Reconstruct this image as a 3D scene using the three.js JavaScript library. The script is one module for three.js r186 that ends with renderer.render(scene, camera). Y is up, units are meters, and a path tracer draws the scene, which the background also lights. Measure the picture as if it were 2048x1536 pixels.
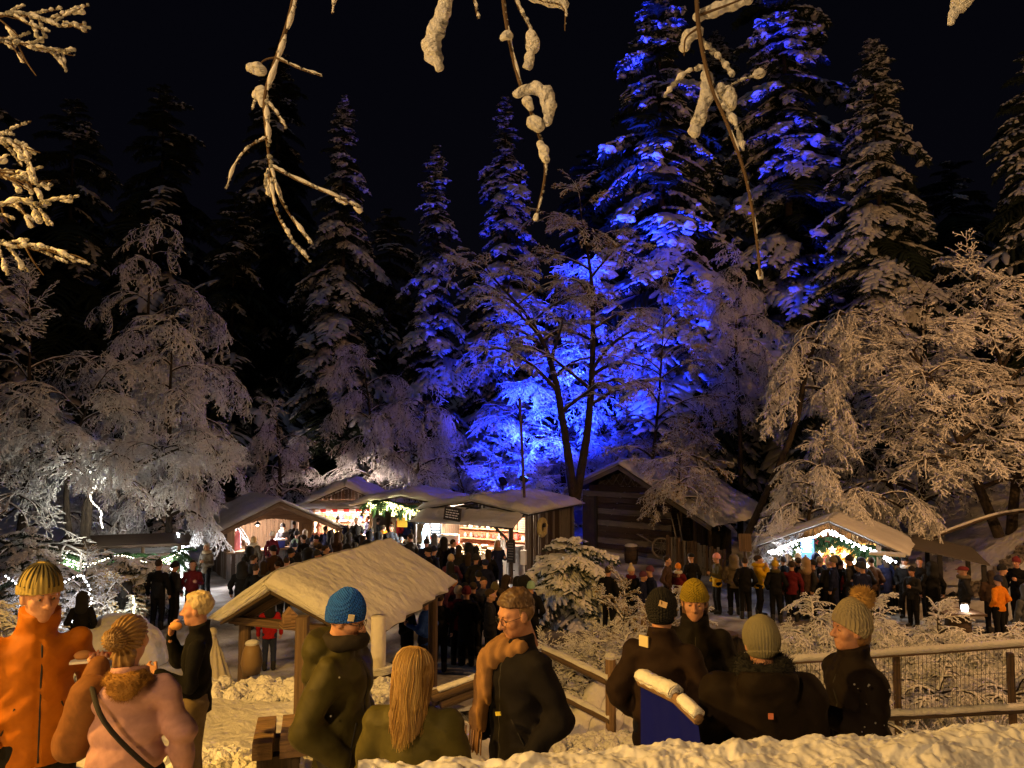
import * as THREE from 'three';
import { ImprovedNoise } from 'three/addons/math/ImprovedNoise.js';
import { mergeGeometries } from 'three/addons/utils/BufferGeometryUtils.js';

// ------------------------------------------------------------ camera, sky, lights, exposure
const scene = new THREE.Scene();
const EYE = 5, PITCH = THREE.MathUtils.degToRad(4.25), FPX = 1507;
const camera = new THREE.PerspectiveCamera(54, 4 / 3, 0.1, 600);
camera.position.set(0, EYE, 0);
camera.rotation.set(PITCH, 0, 0);
const renderer = new THREE.WebGLRenderer();
renderer.toneMapping = THREE.LinearToneMapping;
renderer.toneMappingExposure = 1;
renderer.shadowMap.enabled = true;

{ // a moonless night sky: deep navy, a little lighter towards the horizon where the town glows
  const W = 64, H = 32, data = new Float32Array(W * H * 4);
  for (let j = 0; j < H; j++) for (let i = 0; i < W; i++) {
    const up = Math.max(0, Math.sin(((j + 0.5) / H - 0.5) * Math.PI)), k = (j * W + i) * 4, a = Math.pow(1 - up, 2);
    data[k] = 0.0011 + 0.0012 * a; data[k + 1] = 0.0012 + 0.0009 * a; data[k + 2] = 0.0026 + 0.0012 * a; data[k + 3] = 1;
  }
  const sky = new THREE.DataTexture(data, W, H, THREE.RGBAFormat, THREE.FloatType);
  sky.mapping = THREE.EquirectangularReflectionMapping;
  sky.magFilter = sky.minFilter = THREE.LinearFilter;
  sky.needsUpdate = true;
  scene.background = sky; scene.environment = sky;
}
const moon = new THREE.DirectionalLight(new THREE.Color().setRGB(0.68, 0.74, 1), 0.06);
moon.position.set(-20, 60, 30); moon.castShadow = true; moon.shadow.radius = 30;
Object.assign(moon.shadow.camera, { left: -70, right: 70, top: 70, bottom: -70, far: 200 });
scene.add(moon);
// strengths of the lamps, in candela; the fittings are built further down
const LAMP = { sodiumLeft: 430, sodiumBack: 270, sodiumRight: 560, floodBlue: 26000, kiosk: 60, stall: 150, bright: 70, string: 2.2 };
const SODIUM = [1, 0.51, 0.085], WARMPALE = [1, 0.48, 0.16], BLUE = [0.012, 0.032, 1];

// ------------------------------------------------------------ helpers
const V = (x, y, z) => new THREE.Vector3(x, y, z);
const rgb = (r, g, b) => new THREE.Color().setRGB(r, g, b);
const { lerp, clamp, smoothstep, degToRad: R } = THREE.MathUtils;
function rng(seed) { let s = (seed * 2654435761) >>> 0; return () => { s = (s + 0x6d2b79f5) >>> 0; let t = Math.imul(s ^ (s >>> 15), 1 | s); t = (t + Math.imul(t ^ (t >>> 7), 61 | t)) ^ t; return ((t ^ (t >>> 14)) >>> 0) / 4294967296; }; }
const noiser = new ImprovedNoise(), noise = (x, y, z) => noiser.noise(x + 71.3, y + 13.7, z + 37.1);
const fbm = (x, y, z, o = 3) => { let s = 0, a = 1; for (let i = 0; i < o; i++) { s += a * noise(x, y, z); x *= 2.03; y *= 2.03; z *= 2.03; a *= 0.5; } return s; };
// the place seen at a point of the photograph (2048 x 1536) when it is `d` metres in front
function at(px, py, d) {
  const x = (px - 1024) / FPX, y = (768 - py) / FPX, s = d / (Math.cos(PITCH) - y * Math.sin(PITCH));
  return V(x * s, EYE + (y * Math.cos(PITCH) + Math.sin(PITCH)) * s, -d);
}
const taken = new Map();
function numbered(name) { const n = taken.get(name) ?? 0; taken.set(name, n + 1); return n ? name + '_' + String(n).padStart(3, '0') : name; }
function tag(o, label, category, group, kind) {
  o.userData.label = label; o.userData.category = category;
  if (group) o.userData.group = group;
  if (kind) o.userData.kind = kind;
  return o;
}
function thing(name, label, category, pos = [0, 0, 0], yaw = 0, group) {
  const o = new THREE.Group(); o.name = numbered(name); o.position.set(...(pos.isVector3 ? pos.toArray() : pos)); o.rotation.y = yaw; scene.add(o);
  return tag(o, label, category, group);
}
function mesh(name, geo, mat, parent) {
  const m = new THREE.Mesh(geo, mat); m.name = parent ? name : numbered(name); m.castShadow = m.receiveShadow = true; (parent ?? scene).add(m); return m;
}
function structure(name, geo, mat) { const m = mesh(name, geo, mat); m.userData.kind = 'structure'; return m; }
function copies(name, geo, mat, mats, parent) {
  const m = new THREE.InstancedMesh(geo, mat, mats.length); mats.forEach((x, i) => m.setMatrixAt(i, x));
  m.name = parent ? name : numbered(name); m.castShadow = m.receiveShadow = true; m.userData.kind = 'stuff'; (parent ?? scene).add(m); return m;
}

// a collector of simple solids that become one mesh
class Buf {
  constructor() { this.p = []; this.uv = []; this.i = []; }
  get n() { return this.p.length / 3; }
  quad(a, b, c, d, u = 1, v = 1) {
    const n = this.n; for (const q of [a, b, c, d]) this.p.push(q.x, q.y, q.z);
    this.uv.push(0, 0, u, 0, u, v, 0, v); this.i.push(n, n + 1, n + 2, n, n + 2, n + 3);
  }
  hexa(c, ofs = 0) { // corners: 0-3 bottom round, 4-7 top round
    const L = (a, b) => c[a].distanceTo(c[b]);
    for (const [a, b, d, e] of [[3, 2, 1, 0], [4, 5, 6, 7], [0, 1, 5, 4], [1, 2, 6, 5], [2, 3, 7, 6], [3, 0, 4, 7]]) {
      let q = [a, b, d, e]; if (L(a, b) < L(b, d)) q = [b, d, e, a];
      const k = this.uv.length; this.quad(c[q[0]], c[q[1]], c[q[2]], c[q[3]], L(q[0], q[1]), L(q[1], q[2]));
      if (ofs) for (let j = k; j < this.uv.length; j++) this.uv[j] += ofs;
    }
    return this;
  }
  box(x, y, z, sx, sy, sz, yaw = 0, ofs = 0) {
    const cs = Math.cos(yaw), sn = Math.sin(yaw), w = (a, b, c) => V(x + a * cs + c * sn, y + b, z - a * sn + c * cs);
    sx /= 2; sy /= 2; sz /= 2;
    return this.hexa([w(-sx, -sy, sz), w(sx, -sy, sz), w(sx, -sy, -sz), w(-sx, -sy, -sz), w(-sx, sy, sz), w(sx, sy, sz), w(sx, sy, -sz), w(-sx, sy, -sz)], ofs);
  }
  beam(a, b, w, h, up = V(0, 1, 0), ofs = 0) {
    const t = b.clone().sub(a).normalize(), s = V().crossVectors(t, up).normalize().multiplyScalar(w / 2), u = V().crossVectors(s, t).normalize().multiplyScalar(h / 2);
    const q = (o, i, j) => o.clone().addScaledVector(s, i).addScaledVector(u, j);
    return this.hexa([q(a, -1, -1), q(a, 1, -1), q(b, 1, -1), q(b, -1, -1), q(a, -1, 1), q(a, 1, 1), q(b, 1, 1), q(b, -1, 1)], ofs);
  }
  tube(pts, rad, sides = 6, squash = 1, caps = true) { // round bar along points; rad a number or a function of t
    const n = pts.length, r = typeof rad === 'function' ? rad : () => rad, start = this.n; let u = V(0, 1, 0), len = 0;
    for (let k = 0; k < n; k++) {
      const t = pts[Math.min(k + 1, n - 1)].clone().sub(pts[Math.max(k - 1, 0)]).normalize();
      if (Math.abs(t.y) > 0.97 && k === 0) u = V(1, 0, 0);
      const s = V().crossVectors(t, u).normalize(); u = V().crossVectors(s, t).normalize();
      if (k) len += pts[k].distanceTo(pts[k - 1]);
      const q = r(k / (n - 1));
      for (let j = 0; j < sides; j++) {
        const a = (j / sides) * Math.PI * 2, c = Math.cos(a) * q, d = Math.sin(a) * q * squash;
        this.p.push(pts[k].x + s.x * c + u.x * d, pts[k].y + s.y * c + u.y * d, pts[k].z + s.z * c + u.z * d);
        this.uv.push(len, (j / sides) * q * 6);
      }
    }
    for (let k = 0; k < n - 1; k++) for (let j = 0; j < sides; j++) {
      const a = start + k * sides + j, b = start + k * sides + ((j + 1) % sides);
      this.i.push(a, a + sides, b, b, a + sides, b + sides);
    }
    if (caps) for (const [k, flip] of [[0, 0], [n - 1, 1]]) {
      const c = this.n; this.p.push(pts[k].x, pts[k].y, pts[k].z); this.uv.push(0, 0);
      for (let j = 0; j < sides; j++) { const a = start + k * sides + j, b = start + k * sides + ((j + 1) % sides); flip ? this.i.push(c, b, a) : this.i.push(c, a, b); }
    }
    return this;
  }
  geo(g, m) { // another geometry, moved
    const n = this.n, P = g.attributes.position, U = g.attributes.uv, q = V();
    for (let k = 0; k < P.count; k++) { q.fromBufferAttribute(P, k); if (m) q.applyMatrix4(m); this.p.push(q.x, q.y, q.z); this.uv.push(U ? U.getX(k) : 0, U ? U.getY(k) : 0); }
    if (g.index) for (let k = 0; k < g.index.count; k++) this.i.push(n + g.index.getX(k)); else for (let k = 0; k < P.count; k++) this.i.push(n + k);
    return this;
  }
  build() {
    const g = new THREE.BufferGeometry();
    g.setAttribute('position', new THREE.Float32BufferAttribute(this.p, 3)); g.setAttribute('uv', new THREE.Float32BufferAttribute(this.uv, 2));
    g.setIndex(this.i); g.computeVertexNormals(); return g;
  }
  to(name, mat, parent) { return mesh(name, this.build(), mat, parent); }
}
const path = (pts, n) => new THREE.CatmullRomCurve3(pts).getPoints(n);

// ------------------------------------------------------------ textures and materials
const wrapNoise = (x, y, P, seed) => { // value noise with period P
  const xi = Math.floor(x), yi = Math.floor(y), fx = x - xi, fy = y - yi, h = (a, b) => { let n = (((a % P) + P) % P) * 374761393 + (((b % P) + P) % P) * 668265263 + seed * 362437; n = Math.imul(n ^ (n >>> 13), 1274126177); return ((n ^ (n >>> 16)) >>> 0) / 4294967296; };
  const s = fx * fx * (3 - 2 * fx), t = fy * fy * (3 - 2 * fy);
  return lerp(lerp(h(xi, yi), h(xi + 1, yi), s), lerp(h(xi, yi + 1), h(xi + 1, yi + 1), s), t);
};
function texture(size, fn, repeat, srgb) {
  const d = new Uint8Array(size * size * 4);
  for (let j = 0; j < size; j++) for (let i = 0; i < size; i++) {
    const c = fn(i / size, j / size), k = (j * size + i) * 4;
    for (let q = 0; q < 3; q++) d[k + q] = clamp(Math.round((Array.isArray(c) ? c[q] : c) * 255), 0, 255);
    d[k + 3] = 255;
  }
  const t = new THREE.DataTexture(d, size, size); t.wrapS = t.wrapT = THREE.RepeatWrapping; t.magFilter = THREE.LinearFilter;
  t.repeat.set(...repeat); if (srgb) t.colorSpace = THREE.SRGBColorSpace; t.needsUpdate = true; return t;
}
const oct = (u, v, f, seed, o = 4, ax = 1, ay = 1) => { let s = 0, a = 0.5; for (let k = 0; k < o; k++) { s += a * wrapNoise(u * f * ax, v * f * ay, f * Math.max(ax, ay), seed + k); f *= 2; a *= 0.5; } return s; };
const T = {
  snowBump: texture(256, (u, v) => oct(u, v, 8, 3, 5), [1.1, 1.1]),
  snowTint: texture(256, (u, v) => 0.82 + 0.18 * oct(u, v, 4, 9, 5), [0.31, 0.31], true),
  wood: texture(256, (u, v) => 0.55 + 0.45 * oct(u, v, 4, 5, 5, 1, 8) - 0.25 * (wrapNoise(u * 3, v * 64, 64, 4) > 0.82 ? 1 : 0), [0.5, 2.2], true),
  woodBump: texture(256, (u, v) => oct(u, v, 4, 5, 5, 1, 8), [0.5, 2.2]),
  bark: texture(256, (u, v) => 0.5 + 0.5 * oct(u, v, 8, 15, 4, 1, 2), [1.2, 1.2], true),
  barkBump: texture(256, (u, v) => oct(u, v, 8, 15, 4, 1, 2), [1.2, 1.2]),
  cloth: texture(256, (u, v) => 0.8 + 0.2 * oct(u, v, 16, 21, 4), [1.7, 1.7], true),
  clothBump: texture(256, (u, v) => oct(u, v, 4, 31, 3), [1.5, 1.5]),
  knitBump: texture(256, (u, v) => { const a = Math.abs(((u * 16 + (Math.floor(v * 32) % 2) * 0.5) % 1) - 0.5) * 2, b = Math.abs(((v * 32) % 1) - 0.5) * 2; return 1 - 0.5 * a - 0.5 * b; }, [3.2, 3.2]),
  skin: texture(128, (u, v) => { const n = oct(u, v, 4, 41, 5); return [0.86 + 0.14 * n, 0.74 + 0.26 * n, 0.7 + 0.3 * n]; }, [9, 9], true),
  ribBump: texture(128, (u) => Math.abs(((u * 16) % 1) - 0.5) * 2, [5, 5]),
};
const std = (color, roughness = 0.85, more = {}) => new THREE.MeshStandardMaterial({ color: Array.isArray(color) ? rgb(...color) : color, roughness, ...more });
const woodMat = (r, g, b) => std([r, g, b], 0.8, { map: T.wood, bumpMap: T.woodBump, bumpScale: 0.006 });
const M = {
  snow: std([0.86, 0.87, 0.9], 0.9, { map: T.snowTint, bumpMap: T.snowBump, bumpScale: 0.035 }),
  snowRoof: std([0.84, 0.85, 0.88], 0.9, { map: T.snowTint, bumpMap: T.snowBump, bumpScale: 0.04 }),
  snowTree: std([0.8, 0.81, 0.85], 0.95),
  needles: std([0.016, 0.03, 0.014], 0.9), needlesPale: std([0.03, 0.05, 0.028], 0.9),
  bark: std([0.075, 0.055, 0.04], 0.95, { map: T.bark, bumpMap: T.barkBump, bumpScale: 0.02 }),
  twig: std([0.07, 0.05, 0.035], 0.95), leaf: std([0.3, 0.2, 0.05], 0.8, { side: THREE.DoubleSide }),
  wood: woodMat(0.19, 0.12, 0.07), woodDark: woodMat(0.085, 0.055, 0.038), woodGrey: woodMat(0.27, 0.245, 0.22), woodPale: woodMat(0.4, 0.25, 0.14), woodRed: woodMat(0.3, 0.1, 0.05), woodBlack: woodMat(0.03, 0.025, 0.022),
  stone: std([0.16, 0.14, 0.13], 0.9, { bumpMap: T.barkBump, bumpScale: 0.03 }),
  iron: std([0.03, 0.03, 0.035], 0.5, { metalness: 0.6 }), steel: std([0.35, 0.35, 0.37], 0.35, { metalness: 0.8 }), white: std([0.75, 0.75, 0.75], 0.6),
  red: std([0.5, 0.03, 0.03], 0.7), blue: std([0.02, 0.04, 0.3], 0.6), green: std([0.02, 0.07, 0.02], 0.9), pink: std([0.7, 0.25, 0.35], 0.7), yellow: std([0.65, 0.4, 0.03], 0.7), black: std([0.012, 0.012, 0.014], 0.8), orange: std([0.7, 0.2, 0.03], 0.7),
};
const glow = (r, g, b, k) => std([0.5, 0.5, 0.5], 0.6, { emissive: rgb(r, g, b), emissiveIntensity: k });
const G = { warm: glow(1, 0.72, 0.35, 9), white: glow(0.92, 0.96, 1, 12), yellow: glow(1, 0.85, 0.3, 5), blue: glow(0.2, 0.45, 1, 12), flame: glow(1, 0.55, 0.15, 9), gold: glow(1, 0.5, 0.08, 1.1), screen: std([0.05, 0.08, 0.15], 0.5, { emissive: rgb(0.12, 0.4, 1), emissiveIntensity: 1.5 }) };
function lamp(pos, color, candela, parent, radius = 3) {
  const l = new THREE.PointLight(rgb(...color), candela); l.position.copy(pos); l.castShadow = true; l.shadow.radius = radius; (parent ?? scene).add(l); return l;
}

// ------------------------------------------------------------ solids from distance fields
const smin = (a, b, k) => { const h = Math.max(k - Math.abs(a - b), 0) / k; return Math.min(a, b) - h * h * k * 0.25; };
function capsule(a, b, ra, rb = ra, sz = 1) { // tapered; sz flattens front to back
  const [ax, ay, az] = a, bx = b[0] - ax, by = b[1] - ay, bz = (b[2] - az) / sz, inv = 1 / Math.max(bx * bx + by * by + bz * bz, 1e-9), m = Math.min(1, sz);
  return (x, y, z) => {
    const px = x - ax, py = y - ay, pz = (z - az) / sz, t = Math.min(1, Math.max(0, (px * bx + py * by + pz * bz) * inv));
    const dx = px - bx * t, dy = py - by * t, dz = pz - bz * t; return (Math.sqrt(dx * dx + dy * dy + dz * dz) - ra - (rb - ra) * t) * m;
  };
}
function ellipsoid(c, r) {
  const [cx, cy, cz] = c, [rx, ry, rz] = r, m = Math.min(rx, ry, rz);
  return (x, y, z) => {
    const px = (x - cx) / rx, py = (y - cy) / ry, pz = (z - cz) / rz, k0 = Math.sqrt(px * px + py * py + pz * pz);
    if (k0 < 1e-4) return -m;
    const qx = px / rx, qy = py / ry, qz = pz / rz; return (k0 * (k0 - 1)) / Math.sqrt(qx * qx + qy * qy + qz * qz);
  };
}
const union = (list, k) => (x, y, z) => { let d = list[0](x, y, z); for (let i = 1; i < list.length; i++) { const e = list[i](x, y, z); d = e - d > k ? d : smin(d, e, k); } return d; };
// naive surface nets
function solid(f, lo, hi, c, uvScale = 1) {
  const nx = Math.ceil((hi[0] - lo[0]) / c) + 2, ny = Math.ceil((hi[1] - lo[1]) / c) + 2, nz = Math.ceil((hi[2] - lo[2]) / c) + 2, val = new Float32Array(nx * ny * nz), B = 6, id = (i, j, k) => (k * ny + j) * nx + i;
  for (let k0 = 0; k0 < nz; k0 += B) for (let j0 = 0; j0 < ny; j0 += B) for (let i0 = 0; i0 < nx; i0 += B) {
    const h = (B - 1) / 2, d = f(lo[0] + (i0 + h) * c, lo[1] + (j0 + h) * c, lo[2] + (k0 + h) * c), skip = Math.abs(d) > B * c * 1.7;
    for (let k = k0; k < Math.min(k0 + B, nz); k++) for (let j = j0; j < Math.min(j0 + B, ny); j++) for (let i = i0; i < Math.min(i0 + B, nx); i++) {
      const edge = i === 0 || j === 0 || k === 0 || i === nx - 1 || j === ny - 1 || k === nz - 1, v = skip ? d : f(lo[0] + i * c, lo[1] + j * c, lo[2] + k * c);
      val[id(i, j, k)] = edge ? Math.max(v, c * 0.1) : v;
    }
  }
  const cell = new Int32Array(nx * ny * nz).fill(-1), pos = [], uv = [], idx = [];
  const E = [[0, 1], [2, 3], [4, 5], [6, 7], [0, 2], [1, 3], [4, 6], [5, 7], [0, 4], [1, 5], [2, 6], [3, 7]], g = new Float32Array(8);
  for (let k = 0; k < nz - 1; k++) for (let j = 0; j < ny - 1; j++) for (let i = 0; i < nx - 1; i++) {
    let s = 0; for (let q = 0; q < 8; q++) { g[q] = val[id(i + (q & 1), j + ((q >> 1) & 1), k + (q >> 2))]; if (g[q] < 0) s++; }
    if (s === 0 || s === 8) continue;
    let x = 0, y = 0, z = 0, n = 0;
    for (const [a, b] of E) if (g[a] < 0 !== g[b] < 0) { const t = g[a] / (g[a] - g[b]); x += lerp(a & 1, b & 1, t); y += lerp((a >> 1) & 1, (b >> 1) & 1, t); z += lerp(a >> 2, b >> 2, t); n++; }
    cell[id(i, j, k)] = pos.length / 3; x = lo[0] + (i + x / n) * c; y = lo[1] + (j + y / n) * c; z = lo[2] + (k + z / n) * c;
    pos.push(x, y, z); uv.push((x + z * 0.8) * uvScale, (y + z * 0.35) * uvScale);
  }
  const face = (a, b, cc, d, flip) => { if (a < 0 || b < 0 || cc < 0 || d < 0) return; flip ? idx.push(a, cc, b, a, d, cc) : idx.push(a, b, cc, a, cc, d); };
  for (let k = 1; k < nz - 1; k++) for (let j = 1; j < ny - 1; j++) for (let i = 1; i < nx - 1; i++) {
    const v = val[id(i, j, k)] < 0;
    if (v !== val[id(i + 1, j, k)] < 0) face(cell[id(i, j - 1, k - 1)], cell[id(i, j, k - 1)], cell[id(i, j, k)], cell[id(i, j - 1, k)], !v);
    if (v !== val[id(i, j + 1, k)] < 0) face(cell[id(i - 1, j, k - 1)], cell[id(i - 1, j, k)], cell[id(i, j, k)], cell[id(i, j, k - 1)], !v);
    if (v !== val[id(i, j, k + 1)] < 0) face(cell[id(i - 1, j - 1, k)], cell[id(i, j - 1, k)], cell[id(i, j, k)], cell[id(i - 1, j, k)], !v);
  }
  const geo = new THREE.BufferGeometry();
  geo.setAttribute('position', new THREE.Float32BufferAttribute(pos, 3)); geo.setAttribute('uv', new THREE.Float32BufferAttribute(uv, 2)); geo.setIndex(idx); geo.computeVertexNormals();
  return geo;
}
// snow lying on a sloping rectangle: a, b along the eave, d, c above; lumpy, rounded, hanging a little over its edges
function snowSlab(a, b, c, d, thick, seed, o = {}) {
  const nu = o.nu ?? 26, nv = o.nv ?? 16, buf = new Buf(), top = [], over = o.over ?? 0.08, rough = o.rough ?? 0.35, q = (u, v) => a.clone().lerp(b, u).lerp(d.clone().lerp(c, u), v);
  const us = a.distanceTo(b), vs = a.distanceTo(d);
  for (let j = 0; j <= nv; j++) for (let i = 0; i <= nu; i++) {
    let u = i / nu, v = j / nv; const e = Math.min(u * us, (1 - u) * us, v * vs, o.openTop ? 9 : (1 - v) * vs), w = 1 - Math.pow(1 - clamp(e / (thick * 1.1), 0, 1), 3);
    const n = fbm(u * us * 1.3 + seed, v * vs * 1.3, seed * 2.7, 3), n2 = noise(u * us * 3.1 + seed, v * vs * 3.1, seed);
    u = lerp(u, u < 0.5 ? -(over + 0.08 * n2) / us : 1 + (over + 0.08 * n2) / us, Math.pow(1 - clamp(e / thick, 0, 1), 3) * (Math.min(u, 1 - u) * us < 0.01 ? 1 : 0));
    const p = q(u, v); if (j === 0) { const down = q(u, 0).sub(q(u, 1)).normalize(); p.addScaledVector(down, over + 0.1 * Math.max(0, n2 + 0.2)); }
    p.y += thick * ((o.lip ?? 0.45) + (1 - (o.lip ?? 0.45)) * w) * (1 + rough * n) + 0.02 * n2; if (e < 0.01) p.y -= thick * 0.25 * (o.sag ?? 0.5) * (0.7 + n2);
    top.push(p);
  }
  const W = nu + 1, base = buf.n;
  for (const p of top) buf.p.push(p.x, p.y, p.z), buf.uv.push(p.x, p.z);
  for (let j = 0; j < nv; j++) for (let i = 0; i < nu; i++) { const k = base + j * W + i; buf.i.push(k, k + 1, k + W + 1, k, k + W + 1, k + W); }
  const ring = []; for (let i = 0; i <= nu; i++) ring.push(i); for (let j = 1; j <= nv; j++) ring.push(j * W + nu); for (let i = nu - 1; i >= 0; i--) ring.push(nv * W + i); for (let j = nv - 1; j > 0; j--) ring.push(j * W);
  const low = buf.n; ring.forEach((k) => { const i = k % W, j = (k - i) / W, p = q(i / nu, j / nv); p.y += 0.004; buf.p.push(p.x, p.y, p.z); buf.uv.push(p.x, p.y); });
  ring.forEach((k, n) => { const m = (n + 1) % ring.length; buf.i.push(base + k, low + n, low + m, base + k, low + m, base + ring[m]); });
  const s = buf.n; for (const p of [q(0, 0), q(1, 0), q(1, 1), q(0, 1)]) buf.p.push(p.x, p.y + 0.004, p.z), buf.uv.push(0, 0); buf.i.push(s, s + 2, s + 1, s, s + 3, s + 2);
  return buf.build();
}

// ------------------------------------------------------------ the ground
function along(d, stops) { for (let i = 1; i < stops.length; i++) if (d <= stops[i][0]) return lerp(stops[i - 1][1], stops[i][1], smoothstep(d, stops[i - 1][0], stops[i][0])); return stops.at(-1)[1]; }
function ground(x, z) {
  const d = -z, side = smoothstep(x, -1.6, 0.6);
  let y = lerp(along(d, [[-9, 3.3], [1.4, 3.2], [2.4, 2.5], [6, 2.42], [8, 2.08], [10, 1.8], [11.4, 0.85], [16, 0.1], [19, 0]]), along(d, [[-9, 3.3], [1.4, 3.2], [2.4, 2.45], [4.8, 2.38], [6.2, 2.1], [8, 1.5], [10, 0.95], [12, 0.6], [16, 0.12], [19, 0]]), side);
  if (d > 29) y += 0.0042 * Math.min(d - 29, 60) ** 2 * (1 - 0.002 * d) ;
  const bank = smoothstep(x - 0.25 * (d - 22), 12.6, 19) * smoothstep(d, 16, 22); y += bank * 3.4;
  const left = smoothstep(-x - 0.2 * (d - 20), 13, 22) * smoothstep(d, 12, 22); y += left * 1.6;
  return y;
}
{
  const nx = 260, nz = 330, buf = new Buf(), cols = [], xs = [], zs = [];
  for (let i = 0; i <= nx; i++) { const t = (i / nx) * 2 - 1; xs.push(Math.sign(t) * (16 * Math.abs(t) + 134 * Math.abs(t) ** 3.2)); }
  for (let j = 0; j <= nz; j++) { const t = j / nz; zs.push(12 - (36 * t + 170 * t ** 3.4)); }
  for (const z of zs) for (const x of xs) {
    const d = -z, lump = 0.05 * fbm(x * 0.9, z * 0.9, 4, 3) + 0.028 * fbm(x * 3.1, z * 3.1, 9, 2) + (d > 5.5 && d < 11.5 ? 0.05 * fbm(x * 5, z * 5, 2, 2) : 0);
    buf.p.push(x, ground(x, z) + lump, z); buf.uv.push(x, z);
    // trodden, dirty snow where people walk
    const walk = smoothstep(d, 14.5, 17) * (1 - smoothstep(d, 30, 33)) * (1 - smoothstep(Math.abs(x + 1) - 2, 10, 14)), near = smoothstep(d, 2.4, 3) * (1 - smoothstep(d, 8, 9.5)) * (1 - smoothstep(x, -1.2, 0.5));
    const dirt = Math.max(walk, near * 0.3) * clamp(0.72 + 1.1 * fbm(x * 0.8, z * 0.8, 21, 4), 0, 1);
    cols.push(lerp(0.87, 0.16, dirt), lerp(0.88, 0.14, dirt), lerp(0.91, 0.13, dirt));
  }
  for (let j = 0; j < nz; j++) for (let i = 0; i < nx; i++) { const k = j * (nx + 1) + i; buf.i.push(k, k + 1, k + nx + 2, k, k + nx + 2, k + nx + 1); }
  const g = buf.build(); g.setAttribute('color', new THREE.Float32BufferAttribute(cols, 3));
  structure('snow_ground', g, std([1, 1, 1], 0.9, { vertexColors: true, map: T.snowTint, bumpMap: T.snowBump, bumpScale: 0.05 }));
}
// lumps of shovelled snow
{
  const r = rng(5), protos = [0, 1, 2].map((s) => { const g = new THREE.IcosahedronGeometry(1, 2), P = g.attributes.position, q = V(); for (let i = 0; i < P.count; i++) { q.fromBufferAttribute(P, i).normalize(); q.multiplyScalar(1 + 0.32 * noise(q.x * 2 + s * 9, q.y * 2, q.z * 2) + 0.12 * noise(q.x * 5 + s, q.y * 5, q.z * 5)); P.setXYZ(i, q.x, q.y * 0.8, q.z); } const b = new Buf().geo(g).build(); return b; });
  const heap = (name, label, n, place, lo, hi) => {
    const sets = [[], [], []];
    for (let i = 0; i < n; i++) { const [x, z, lift] = place(r), s = lo + (hi - lo) * r() ** 2.2; sets[i % 3].push(new THREE.Matrix4().compose(V(x, ground(x, z) + (lift ?? 0) + s * 0.3, z), new THREE.Quaternion().setFromEuler(new THREE.Euler(r() * 6, r() * 6, r() * 6)), V(s, s, s))); }
    const o = thing(name, label, 'snow'); o.userData.kind = 'stuff'; sets.forEach((m, k) => copies('snow_lump', protos[k], M.snow, m, o));
  };
  heap('snow_heap', 'lumpy yellow lit snow bank in front of the small snow covered shelter', 620, (r) => { const x = -4.6 + 3.1 * r(), z = -(9.2 + 1.2 * r()); return [x, z, 0.02 * r()]; }, 0.03, 0.11);
  heap('snow_heap', 'shovelled snow lumps around the foot of the log fence post', 620, (r) => [0.35 + 2.1 * r(), -(8.6 + 2.3 * r())], 0.03, 0.13);
  heap('snow_heap', 'snow lumps at the bottom edge between the grey haired man and the olive parka', 260, (r) => [-3.2 + 1.5 * r(), -(5.7 + 0.8 * r())], 0.03, 0.1);
  heap('snow_heap', 'snow lumps beside the legs of the man in orange', 90, (r) => [-3.9 + 1.3 * r(), -(5 + 1.2 * r())], 0.03, 0.09);
  heap('snow_heap', 'ridge of snow lumps right of the blond woman below the stone wall', 260, (r) => [-1.5 + 1.3 * r(), -(11.6 + 0.7 * r()), 0.2], 0.04, 0.12);
}
// the snow-topped wall right in front of the camera
{
  const wall = thing('garden_wall', 'wide snow topped parapet at the lower right edge nearest the camera', 'wall');
  const A = at(720, 1578, 1.75), B = at(2150, 1474, 2.25), nu = 420, nv = 60, buf = new Buf(), t = B.clone().sub(A).setY(0).normalize(), n = V(t.z, 0, -t.x); // n points away from the camera side
  if (n.z > 0) n.multiplyScalar(-1);
  const L = A.distanceTo(B);
  for (let j = 0; j <= nv; j++) for (let i = 0; i <= nu; i++) {
    const u = i / nu, v = (j / nv) * 2 - 1, p = A.clone().lerp(B, u), w = 0.15 * Math.sign(v) * Math.pow(Math.abs(v), 0.8), s = u * L;
    const crest = 0.11 * Math.sqrt(Math.max(0, 1 - v ** 4)), lump = 0.024 * fbm(s * 6, v * 1.6, 3, 3) + 0.015 * Math.abs(fbm(s * 13 + 2 * noise(s * 3, v, 2), v * 3.2, 8, 3)) + 0.006 * fbm(s * 40, v * 9, 5, 2);
    p.addScaledVector(n, w + 0.02 * noise(s * 9, v * 3, 1)); p.y += -0.1 + crest + lump * (1 - v ** 6); buf.p.push(p.x, p.y, p.z); buf.uv.push(s, v * 0.2);
  }
  for (let j = 0; j < nv; j++) for (let i = 0; i < nu; i++) { const k = j * (nu + 1) + i; buf.i.push(k, k + 1, k + nu + 2, k, k + nu + 2, k + nu + 1); }
  buf.to('snow_cap', M.snow, wall);
  const down = V(0, -0.16, 0); new Buf().beam(A.clone().add(down), B.clone().add(down), 0.26, 0.1).to('top_board', M.woodDark, wall);
  new Buf().beam(A.clone().add(V(0, -0.7, 0)), B.clone().add(V(0, -0.7, 0)), 0.2, 0.97).to('wall', M.stone, wall);
}

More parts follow.
